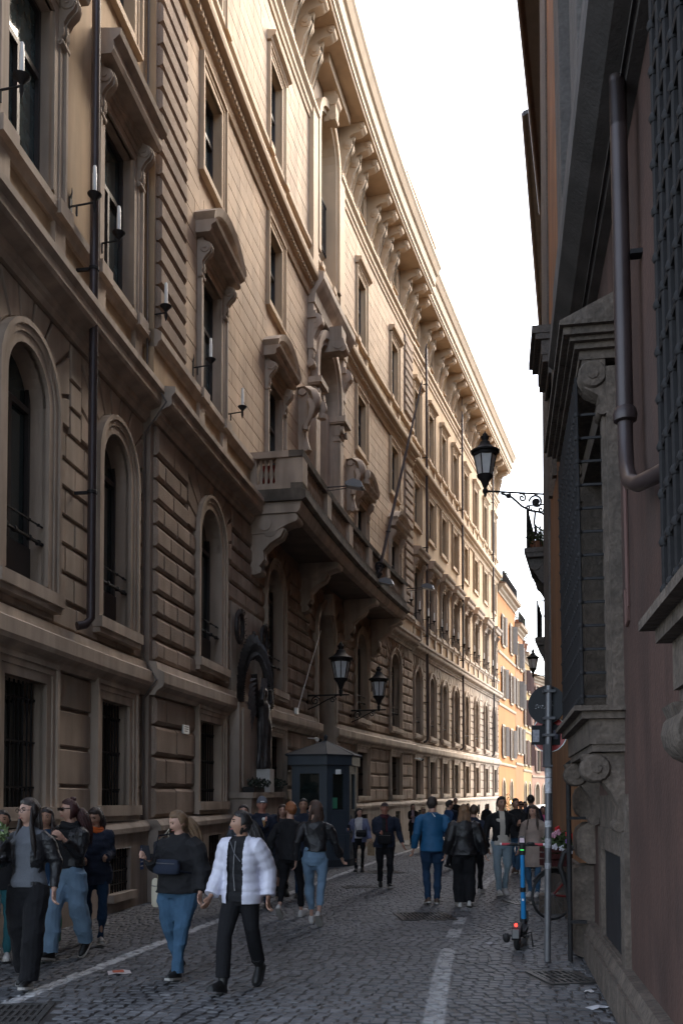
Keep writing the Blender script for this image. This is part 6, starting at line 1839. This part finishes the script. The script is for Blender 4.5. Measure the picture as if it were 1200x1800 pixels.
    JOBS.append((obj(top or 'jacket', bpy.data.meshes.new('jacket'), t), q, topm, vox*1.15, 2, fold, cut))
    if scarf:
        q = MB()
        for r_, z in ((.07, 1.43), (.078, 1.405)): q.tube([S((r_*math.cos(a)*1.1, .0 + r_*math.sin(a), z + .01*math.sin(a*2))) for a in [2*math.pi*i/18 for i in range(19)]], .028*k, 8, caps=False)
        if m: q.tube([S((.02, -.09, 1.40)), S((.03, -.135, 1.30)), S((.03, -.14, 1.12))], [.03*k, .035*k, .04*k], 8, sq=.5)
        q.build('scarf', scarf, t, True, 60)
    # --- shoes
    for (s, hip, kn, ank, pitch) in legs:
        Rm = Matrix.Rotation(-s*.12 if False else s*.1, 4, 'Z') @ Matrix.Rotation(pitch, 4, 'X')
        def FT(p):
            v = Rm @ Vector((p[0], p[1], p[2] - .085)); return ((ank.x + v.x)*k, (ank.y + v.y)*k, max((ank.z + v.z)*k, .001))
        q = MB(); bulk = 1.15 if shoe == 'boot' else 1.0
        secs = [(.065, .022, .05), (.05, .032, .075), (.0, .036, .088 if shoe != 'boot' else .10), (-.05, .040, .075), (-.10, .044, .058), (-.145, .042, .048), (-.18, .028, .036), (-.19, .012, .024)]
        q.loft([[FT((w*bulk*math.cos(a), y, max(.016, .016 + h*max(0, math.sin(a))*bulk) if math.sin(a) >= 0 else .014)) for a in [2*math.pi*i/12 for i in range(12)]] for y, w, h in secs])
        if shoe == 'boot': q.tube([FT((0, .01, .07)), FT((0, .012, .16)), FT((0, .01, .19))], [.045*k, .05*k, .052*k], 12)
        so_ = q.build('shoe', shoem, t, True, 60)
        q = MB(); q.loft([[FT((w*1.08*bulk*math.cos(a)*sc_, y*1.02, z)) for a, y, w, sc_ in [(0 if j < len(secs) else math.pi, secs[j if j < len(secs) else 2*len(secs)-1-j][0], secs[j if j < len(secs) else 2*len(secs)-1-j][1], 1) for j in range(2*len(secs))]] for z in (0, .022 if shoe != 'boot' else .03)])
        q.build('sole', M_sole if shoe == 'sneaker' else M_blk, so_)
    t['_arms'] = [list(a[3]*k) for a in arms]
    return t
M_sole = mat('white_rubber_sole', (.42, .40, .37), .7, .1, 10)
_seed = [0]
def flush_jobs():
    ts = bpy.data.scenes.new('tmp_scene'); tmp = []
    for (o, mbx, m_, vx, smi, fold, cut) in JOBS:
        me = bpy.data.meshes.new('tmp'); me.from_pydata([tuple(v) for v in mbx.v], [], mbx.f)
        bm_normals(me)
        to = bpy.data.objects.new('tmp', me); ts.collection.objects.link(to)
        md = to.modifiers.new('r', 'REMESH'); md.mode = 'VOXEL'; md.voxel_size = vx; md.use_smooth_shade = True
        if smi: s_ = to.modifiers.new('s', 'SMOOTH'); s_.iterations = smi; s_.factor = .5
        tmp.append(to)
    ts.view_layers[0].update(); dg = ts.view_layers[0].depsgraph
    rg = np.random.RandomState(5)
    for (o, mbx, m_, vx, smi, fold, cut), to in zip(JOBS, tmp):
        me = bpy.data.meshes.new_from_object(to.evaluated_get(dg))
        me.name = o.name
        nv = len(me.vertices)
        co = np.empty(nv*3, np.float32); me.vertices.foreach_get('co', co); co = co.reshape(-1, 3)
        if fold:
            no = np.empty(nv*3, np.float32); me.vertex_normals.foreach_get('vector', no); no = no.reshape(-1, 3)
            h = np.zeros(nv)
            for i in range(9):
                d = rg.normal(size=3); d[2] *= 1.6; d /= np.linalg.norm(d); fr = rg.uniform(14, 42); ph = rg.uniform(0, 6.28)
                w_ = np.sin(co @ (rg.normal(size=3)*4) + rg.uniform(0, 6.28))
                h += (1 - 2*np.abs(np.sin(co @ d * fr*.5 + ph + .8*w_))**.7) * (20/fr)
            h = h/2.2 + .25
            co = co + no*(h*fold)[:, None]
            me.vertices.foreach_set('co', co.astype(np.float32).ravel())
        if cut:
            b = bmesh.new(); b.from_mesh(me)
            dl = [f for f in b.faces if abs(f.calc_center_median().x + .01) < cut[0]*(1.0 + .0*f.calc_center_median().z) and f.calc_center_median().y < -.02 and cut[1] < f.calc_center_median().z < cut[2]]
            bmesh.ops.delete(b, geom=dl, context='FACES')
            b.to_mesh(me); b.free()
        me.materials.clear(); me.materials.append(m_)
        me.polygons.foreach_set('use_smooth', [True]*len(me.polygons)); me.update()
        old = o.data; o.data = me; bpy.data.meshes.remove(old)
    for to in tmp:
        m0 = to.data; bpy.data.objects.remove(to); bpy.data.meshes.remove(m0)
    bpy.data.scenes.remove(ts)
    JOBS.clear()

def at_hand(t, i):
    h = Vector(t['_arms'][i]); c, s = math.cos(t.rotation_euler.z), math.sin(t.rotation_euler.z)
    return Vector((t.location.x + h.x*c - h.y*s, t.location.y + h.x*s + h.y*c, h.z))
C = cloth
c_leather = C('black_leather', (.012, .012, .014), .42, .5, .5, 45); c_black = C('black_wool', (.013, .013, .015)); c_blackt = C('black_trousers', (.008, .008, .010)); c_navy = C('navy', (.018, .024, .042)); c_denim = C('light_denim', (.17, .26, .36), .9, .2, .5, 160, .14)
c_denim2 = C('mid_denim', (.05, .105, .175), .9, .2, .5, 160, .14); c_dkdenim = C('dark_denim', (.02, .045, .09), .9, .2, .5, 160, .12); c_grey = C('grey_sweater', (.13, .14, .16)); c_white = C('white_cotton', (.55, .53, .54)); c_puff = C('white_puffer', (.62, .62, .72), .45, .5, .1, 30)
c_lav = C('slate_lavender_puffer', (.14, .16, .26), .5, .4); c_beige = C('beige_wool', (.30, .235, .20)); c_olive = C('olive', (.05, .05, .035)); c_blue = C('bright_blue_anorak', (.012, .09, .20), .6, .4); c_burg = C('burgundy', (.07, .018, .025)); c_cream = C('cream_shirt', (.5, .46, .4))
c_green = C('green_satin', (.0, .16, .07), .4, .5); c_teal = C('teal', (.02, .10, .12)); c_paled = C('pale_denim', (.25, .33, .38), .9, .2, .5, 160, .1); c_pink = C('pink', (.7, .15, .3)); c_orange = C('orange_scarf', (.5, .10, .02)); c_dots = C('dark_speckled_dress', (.03, .03, .035), .8, .3, .2, 60, .5)
s_white = mat('white_shoe_leather', (.5, .48, .46), .6, .06, 20); s_black = mat('black_shoe', (.014, .014, .014), .5, .05, 20); s_brown = mat('brown_shoe', (.10, .06, .04), .6, .05, 20); s_grey = mat('grey_shoe', (.2, .19, .18), .6, .1, 20)
PI = math.pi
# near left
P1 = person('woman in glasses and black leather biker jacket over a grey sweater holding a bouquet', -2.86, 8.62, -.1, 1.72, 'long', (.022, .015, .013), 'light', 'jacket', c_leather, None, c_blackt, 'sneaker', s_black, stride=.30, lead=1, armL=('down', .05, .02), armR=('at', (-.20, -.24, 1.14)), hy=-.5, inner=c_grey, open_=.075, legw=1.75, hem=.92, longh=.34, hairw=1.0, glasses='clear', vox=.0075)
P2 = person('person in green satin trousers mostly hidden behind the woman in glasses', -3.28, 10.45, .1, 1.62, 'long', (.03, .02, .02), 'tan', 'jacket', c_dkdenim, None, c_green, 'sneaker', s_white, stride=.28, lead=-1, legw=1.7, longh=.2, vox=.012)
P2b = person('person in teal trousers at the left edge behind the bouquet', -3.62, 10.05, .2, 1.6, 'short', (.03, .02, .02), 'tan', 'jacket', c_black, None, c_teal, 'sneaker', s_white, stride=.2, lead=1, vox=.013, sex='m')
P3 = person('woman in big black sunglasses and wide pale jeans with her hand raised to her chest', -2.93, 10.15, -.35, 1.72, 'bun', (.05, .014, .014), 'light', 'jacket', c_leather, None, c_denim, 'sneaker', s_black, stride=.42, lead=-1, armL=('at', (.10, -.24, 1.28)), armR=('at', (-.16, -.22, 1.10)), hy=-.55, hp=.08, inner=c_black, open_=.07, legw=1.75, hem=.98, build=1.05, tail=dict(len=.36, w=.06, sx=.08, z=.0), glasses='sun', scarf=c_black, vox=.0078, sleeve=1.2)
P4 = person('woman with a dark bob, orange scarf and navy quilted jacket looking down', -2.93, 11.2, .25, 1.62, 'bob', (.03, .02, .017), 'tan', 'jacket', c_navy, None, c_dkdenim, 'sneaker', s_grey, stride=.3, lead=1, armL=('at', (.12, -.2, 1.08)), armR=('at', (-.12, -.2, 1.05)), hy=-.5, hp=.42, build=1.08, quilt=1, hem=.74, collar=.03, scarf=c_orange, longh=.03, vox=.010)
P5 = person('blond ponytailed woman in black jacket and blue jeans reading her phone', -1.56, 9.05, -.45, 1.61, 'short', (.16, .095, .05), 'light', 'jacket', c_black, None, c_denim2, 'sneaker', s_black, stride=.26, lead=1, armL=('down', .12, .05), armR=('at', (-.13, -.33, 1.22)), hy=-.5, hp=.42, build=1.34, legw=1.35, hem=.86, sleeve=1.25, puff=.012, tail=dict(len=.30, w=.045, sx=.12, z=.0), collar=.026, vox=.0078, fold=.014)
P6 = person('woman with long black ponytail in an open white puffer jacket, looking aside', -.90, 8.50, -.38, 1.61, 'short', (.016, .012, .011), 'tan', 'puffer_jacket', c_puff, None, c_blackt, 'boot', s_black, stride=.48, lead=-1, armL=('down', -.15, .02), armR=('down', .22, .03), hy=-.85, hp=-.02, inner=(c_black, .84), open_=.085, legw=1.25, hem=.82, build=.93, flare=1.02, puff=.012, quilt=1, sleeve=1.1, collar=.034, tail=dict(len=.36, w=.055, sx=.07, sy=-.04, z=.0), vox=.0075, fold=.004, crop=.12)
# second rank
P7 = person('man in a grey beanie and dark puffer eating an ice cream', -1.26, 14.9, .15, 1.76, 'buzz', (.05, .035, .03), 'red', 'jacket', c_navy, None, c_dkdenim, 'boot', s_black, stride=.2, armL=('at', (.02, -.26, 1.30)), sex='m', build=1.1, quilt=1, puff=.015, beanie=mat('grey_beanie', (.13, .14, .17), .9, .1, 30, bump=.4, bscale=200), vox=.011)
P8 = person('man in a grey jacket half hidden behind the white puffer jacket', -1.50, 14.4, -.1, 1.64, 'short', (.03, .02, .02), 'light', 'jacket', C('slate_grey', (.09, .1, .12)), None, c_dkdenim, 'sneaker', s_black, stride=.2, sex='m', vox=.012, hy=.2)
P9 = person('brown haired woman in a dark speckled dress and tights', -1.05, 16.7, .1, 1.63, 'long', (.06, .03, .02), 'light', 'dress', c_dots, None, mat('sheer_tights', (.08, .06, .055), .7, 0), 'boot', s_black, stride=.24, lead=-1, longh=.16, hem=.8, skirt=(.52, .24), legw=.62, vox=.012)
P10 = person('ginger bearded man in a black jacket walking away in white sneakers', -.74, 13.6, PI - .35, 1.69, 'short', (.24, .085, .03), 'light', 'jacket', c_black, None, c_blackt, 'sneaker', s_white, stride=.46, lead=-1, armL=('down', -.25), armR=('down', .3), hy=.95, sex='m', legw=.9, hem=.84, crop=.13, glasses='clear', vox=.009)
P11 = person('woman seen from behind in a glossy leather jacket and cropped pale jeans', -.36, 12.85, PI - .1, 1.70, 'long', (.075, .042, .03), 'light', 'jacket', c_leather, None, c_denim, 'sneaker', s_white, stride=.44, lead=1, armL=('down', -.1, .02), armR=('down', .35, .10), hy=1.15, build=1.04, legw=1.0, hem=1.0, crop=.17, longh=.20, hairw=1.05, sleeve=1.15, vox=.0085)
P12 = person('dark haired man hidden behind the woman in cropped jeans', -.66, 16.3, 0, 1.74, 'short', (.02, .016, .014), 'tan', 'coat', c_navy, None, c_dkdenim, 'boot', s_black, stride=.25, lead=-1, sex='m', vox=.013)
P13 = person('small dark haired woman in a slate puffer over a white top holding a phone', .42, 22.3, -.1, 1.52, 'long', (.015, .012, .012), 'light', 'jacket', c_lav, None, c_blackt, 'boot', s_black, stride=.22, lead=-1, armR=('at', (-.26, -.22, 1.14)), armL=('down', .1, .06), hy=.5, inner=c_white, open_=.10, hem=.80, quilt=1, puff=.01, legw=.72, longh=.12, vox=.012)
P14 = person('man in a dark cap and burgundy scarf walking towards the camera', .84, 18.3, .05, 1.67, 'buzz', (.06, .05, .05), 'red', 'jacket', c_navy, None, c_blackt, 'sneaker', s_black, stride=.30, lead=1, armR=('at', (-.10, -.24, 1.10)), armL=('down', .05, .08), sex='m', build=1.14, inner=c_black, open_=.05, hem=.80, legw=1.05, cap=mat('dark_cap', (.035, .02, .022), .8, .3, 40), scarf=c_burg, puff=.012, vox=.010)
P15 = person('woman in a long black coat standing alone by the palace wall', 2.78, 36.6, .0, 1.58, 'long', (.05, .03, .02), 'light', 'coat', c_black, None, c_blackt, 'boot', s_black, stride=.1, armR=('at', (-.08, -.22, 1.15)), hem=.55, flare=1.1, inner=C('grey_pink', (.3, .22, .24)), open_=.05, longh=.1, vox=.016)
P16 = person('blond person in sunglasses peeping out left of the blue anorak', 2.66, 30.6, .0, 1.5, 'bob', (.4, .32, .2), 'light', 'coat', c_beige, None, c_blackt, 'boot', s_black, glasses='sun', longh=.04, vox=.016)
P17 = person('man seen from behind in a bright blue and navy anorak and dark jeans', 1.49, 15.4, PI + .05, 1.77, 'short', (.035, .026, .022), 'light', 'anorak', c_blue, None, c_dkdenim, 'sneaker', s_brown, stride=.12, lead=-1, armL=('down', .0, .03), armR=('down', .0, .03), hy=-.5, sex='m', build=1.08, hem=.84, legw=1.0, hood=1, vox=.0092, fold=.007, sleeve=1.1)
P18 = person('man in a blue quilted jacket bending his head towards his neighbour', 2.64, 23.1, PI - 1.3, 1.72, 'short', (.02, .016, .014), 'light', 'jacket', C('deep_blue', (.02, .05, .12)), None, c_blackt, 'sneaker', s_black, stride=.2, lead=1, hp=.35, sex='m', armL=('at', (.1, -.25, 1.15)), vox=.012)
P19 = person('grey haired man walking among the far crowd behind the blue anorak', 4.0, 34.4, 0, 1.64, 'buzz', (.25, .25, .25), 'red', 'jacket', c_navy, None, c_dkdenim, 'sneaker', s_black, stride=.2, sex='m', vox=.018)
P20 = person('tall dark haired man at the back of the crowd near the palace wall', 4.75, 39.2, 0, 1.82, 'short', (.02, .016, .014), 'light', 'jacket', c_black, None, c_dkdenim, 'sneaker', s_black, stride=.2, sex='m', vox=.018)
P21 = person('long blond haired woman seen from behind in a loose black leather jacket', 1.95, 14.95, PI - .05, 1.64, 'long', (.19, .105, .055), 'light', 'jacket', c_leather, None, c_blackt, 'sneaker', s_white, stride=.14, lead=1, armL=('down', .1, .06), armR=('down', .05, .10), longh=.34, hairw=1.25, build=1.05, hem=.86, flare=1.1, sleeve=1.45, legw=1.75, vox=.009, puff=.012)
P22 = person('brown haired man in a dark jacket walking beside the long blond haired woman', 2.42, 17.2, PI - .5, 1.63, 'short', (.07, .04, .025), 'light', 'jacket', c_navy, None, c_blackt, 'sneaker', s_white, stride=.24, lead=-1, hy=.5, sex='m', build=1.05, vox=.011)
P23 = person('person with brown hair seen over the shoulder of the blond woman', 4.62, 34.4, .2, 1.6, 'short', (.08, .05, .03), 'light', 'jacket', c_olive, None, c_dkdenim, 'sneaker', s_black, vox=.018)
P24 = person('woman in a long black coat and dark blue scarf in the far crowd', 6.3, 40.8, 0, 1.56, 'long', (.03, .02, .02), 'light', 'coat', c_black, None, c_dkdenim, 'boot', s_white, hem=.5, flare=1.15, scarf=c_navy, longh=.1, vox=.018)
P25 = person('young man in an open black jacket, cream shirt and pale jeans facing the camera', 2.88, 16.95, .1, 1.78, 'short', (.018, .014, .012), 'tan', 'jacket', c_black, None, c_paled, 'sneaker', s_white, stride=.20, lead=-1, armL=('at', (.22, -.26, 1.22)), armR=('down', .1, .05), hp=.1, hy=.1, sex='m', build=1.02, inner=(c_cream, .86), open_=.045, hem=.92, legw=1.0, vox=.0095)
P26 = person('dark haired man in black with his arm raised behind the young man in pale jeans', 4.06, 21.9, -.5, 1.76, 'short', (.016, .013, .012), 'tan', 'jacket', c_black, None, c_denim2, 'sneaker', s_brown, stride=.3, lead=1, armR=('at', (-.12, -.26, 1.30)), armL=('at', (.2, -.3, 1.0)), hy=.9, sex='m', build=1.15, puff=.02, vox=.011)
P27 = person('man in sunglasses and an olive jacket behind the group on the right', 5.28, 27.7, 0, 1.69, 'short', (.02, .016, .014), 'tan', 'jacket', c_olive, None, c_blackt, 'sneaker', s_black, glasses='sun', sex='m', vox=.014)
P28 = person('tall man in a navy jacket turned away above the woman in the beige coat', 4.68, 23.2, PI + .5, 1.85, 'short', (.015, .012, .011), 'tan', 'jacket', c_navy, None, c_blackt, 'sneaker', s_black, hy=-.3, sex='m', hood=1, vox=.012)
P29 = person('smiling long haired woman in a belted beige wool coat and jeans', 3.40, 16.65, -.45, 1.62, 'long', (.045, .028, .02), 'light', 'coat', c_beige, None, c_denim2, 'sneaker', s_white, stride=.10, lead=1, armL=('down', .05, .04), armR=('down', .1, .02), hy=-.25, hp=.15, hem=.55, flare=1.12, collar=.04, longh=.24, hairw=1.1, legw=.95, vox=.0095, sleeve=1.15)
P30 = person('person in a pink top almost hidden behind the sign pole', 5.42, 25.3, 0, 1.56, 'long', (.03, .02, .02), 'tan', 'top', c_pink, None, c_blackt, 'sneaker', s_white, longh=.15, vox=.016)
P31 = person('short dark haired figure between the man in navy and the crowd', 5.95, 30.5, .2, 1.68, 'short', (.02, .015, .012), 'tan', 'jacket', c_dkdenim, None, c_blackt, 'sneaker', s_black, sex='m', vox=.016)
flush_jobs()

# things carried
def phone(t, i, lb, off=(0, -.03, .03), rz=0, case=(.02, .02, .025)):
    p = at_hand(t, i) + Vector(off); o = thing('smartphone', lb, 'phone', p, rz)
    mb = MB(); mb.loft([[(-.036, -.004 + .02*z, -.07*1 + .0), (.036, -.004, -.07), (.036, .004, -.07), (-.036, .004, -.07)] if z == 0 else [(-.036, -.054, .07), (.036, -.054, .07), (.036, -.046, .07), (-.036, -.046, .07)] for z in (0, 1)])
    mb.build('case', mat('phone_case', case, .3, 0), o)
phone(P1, 1, 'black phone held by the woman in glasses', (.02, -.06, .05), .3); phone(P5, 1, 'phone in a patterned case held by the blond ponytailed woman', (.0, -.06, .06), -.2, (.10, .12, .2)); phone(P13, 1, 'phone held up by the small woman in the slate puffer', (0, -.05, .05), 0)
p = at_hand(P1, 1); t = thing('bouquet', 'bouquet wrapped in purple and silver foil held head down at the left edge', 'bouquet', p)
mb = MB(); mb.loft([[(r*math.cos(a)*(1 + .15*math.sin(5*a)) - .03 + z*.06, r*math.sin(a)*(1 + .15*math.sin(5*a)) - .03, z) for a in [2*math.pi*i/20 for i in range(20)]] for z, r in ((-.45, .10), (-.3, .09), (-.12, .05), (.0, .03), (.1, .05), (.2, .10))]); mb.build('wrapping', mat('silver_foil', (.42, .42, .46), .3, .6, 40, metal=.6), t)
mb = MB(); mb.loft([[(r*math.cos(a) - .03, r*math.sin(a) - .05, z) for a in [2*math.pi*i/10 for i in range(10)]] for z, r in ((-.26, .055), (-.1, .05), (-.04, .03))]); mb.build('ribbon', mat('purple_ribbon', (.42, .05, .42), .35, .2, 30), t)
mb = MB(); foliage(mb, (.0, -.03, .25), (.12, .12, .12), 240, .03, random.Random(2)); mb.build('leaves', mat('pale_green_leaves', (.18, .25, .10), .6, .4, 20), t, kind='stuff')
mb = MB(); rr = random.Random(6)
for i in range(14): mb.ell((rr.uniform(-.1, .1), -.05 + rr.uniform(-.1, .06), .27 + rr.uniform(-.08, .1)), (.02, .02, .018), 6, 4)
mb.build('flowers', mat('white_petals', (.6, .6, .65), .6, .1, 30), t, True)
def bag(t, lb, c, r, m_, strap=None, name='bag', cat='bag'):
    cz, sz = math.cos(t.rotation_euler.z), math.sin(t.rotation_euler.z)
    p = Vector((t.location.x + c[0]*cz - c[1]*sz, t.location.y + c[0]*sz + c[1]*cz, c[2]))
    o = thing(name, lb, cat, p, t.rotation_euler.z)
    mb = MB(); n = 16
    mb.loft([[(r[0]*w_*math.copysign(abs(math.cos(a))**.6, math.cos(a)), r[1]*w_*math.copysign(abs(math.sin(a))**.6, math.sin(a)), r[2]*z) for a in [2*math.pi*i/n for i in range(n)]] for z, w_ in ((-1, .7), (-.85, .95), (0, 1), (.85, .9), (1, .6))]); mb.build('pouch', m_, o, True, 60)
    mb = MB(); mb.tube([(-r[0]*.8, -r[1]*1.02, r[2]*.5), (r[0]*.8, -r[1]*1.02, r[2]*.45)], .004, 5); mb.build('zip', M_galv, o)
    if strap:
        mb = MB(); mb.tube([Vector(q) - Vector(c) for q in strap], .010, 6, sq=.4); mb.build('strap', m_, o, True, 60)
bag(P5, 'black waist bag slung across the chest of the blond ponytailed woman', (.02, -.23, 1.08), (.15, .04, .07), c_navy, [(-.15, -.22, 1.12), (-.2, -.06, 1.36), (-.14, .1, 1.38), (.1, .16, 1.2), (.2, .0, 1.0), (.16, -.2, 1.04)])
bag(P5, 'cream cotton tote hanging from the shoulder behind the blond ponytailed woman', (-.29, .05, .80), (.06, .04, .14), mat('cream_cotton', (.4, .36, .28), .9, .1, 10), [(-.29, .05, .94), (-.24, .0, 1.30), (-.16, .05, 1.42), (-.2, .1, 1.3), (-.29, .09, .94)], 'tote_bag', 'tote bag')
bag(P13, 'black shoulder bag at the waist of the small woman in the slate puffer', (.06, -.17, .93), (.13, .05, .08), c_black, [(-.06, -.15, 1.0), (-.13, -.05, 1.25), (.1, .1, 1.28), (.18, -.1, 1.0)])
bag(P14, 'black bag carried low in front by the man in the cap', (-.02, -.20, .98), (.14, .04, .11), c_black)
p = at_hand(P13, 0); t = thing('paper_bag', 'brown paper bag hanging from the hand of the small woman', 'paper bag', p + Vector((.02, 0, -.22)))
mb = MB(); mb.loft([[(x*w_, y*w_, z) for x, y in ((-.09, -.03), (.09, -.03), (.09, .03), (-.09, .03))] for z, w_ in ((-.16, 1), (.1, .95), (.2, .3))]); mb.build('bag', mat('brown_paper', (.28, .2, .12), .9, .2, 20), t)
p = at_hand(P7, 0); t = thing('ice_cream', 'small ice cream cone held by the man in the beanie', 'ice cream', p + Vector((0, -.07, .03)))
mb = MB(); mb.lathe([(.008, -.08), (.03, .02)], (0, 0, 0), 10); mb.build('cone', mat('wafer', (.35, .2, .08), .8, .1, 30), t); mb = MB(); mb.ell((0, 0, .04), (.034, .034, .03), 10, 6); mb.build('scoop', M_candle, t, True)
# zip lines on the open puffer woman's hoodie
for (t, x0) in ((P6, .0),):
    q = MB(); q.tube([(x0, -.118, 1.34), (x0 - .005, -.138, 1.2), (x0 - .012, -.136, 1.05), (x0 + .01, -.15, .90)], .0045, 5); q.build('zip', M_galv, t, True)
    q = MB(); q.tube([(-.06, -.115, 1.34), (.0, -.142, 1.23), (.06, -.145, 1.16)], .004, 5); q.build('chain', M_galv, t, True)
# white stripe on the blue anorak hood
q = MB(); q.tube([(-.02, .155, 1.44), (.03, .150, 1.5)], .006, 5); q.build('stripe', M_candle, P17, True)
for o in list(bpy.data.objects):
    if '_arms' in o: del o['_arms']
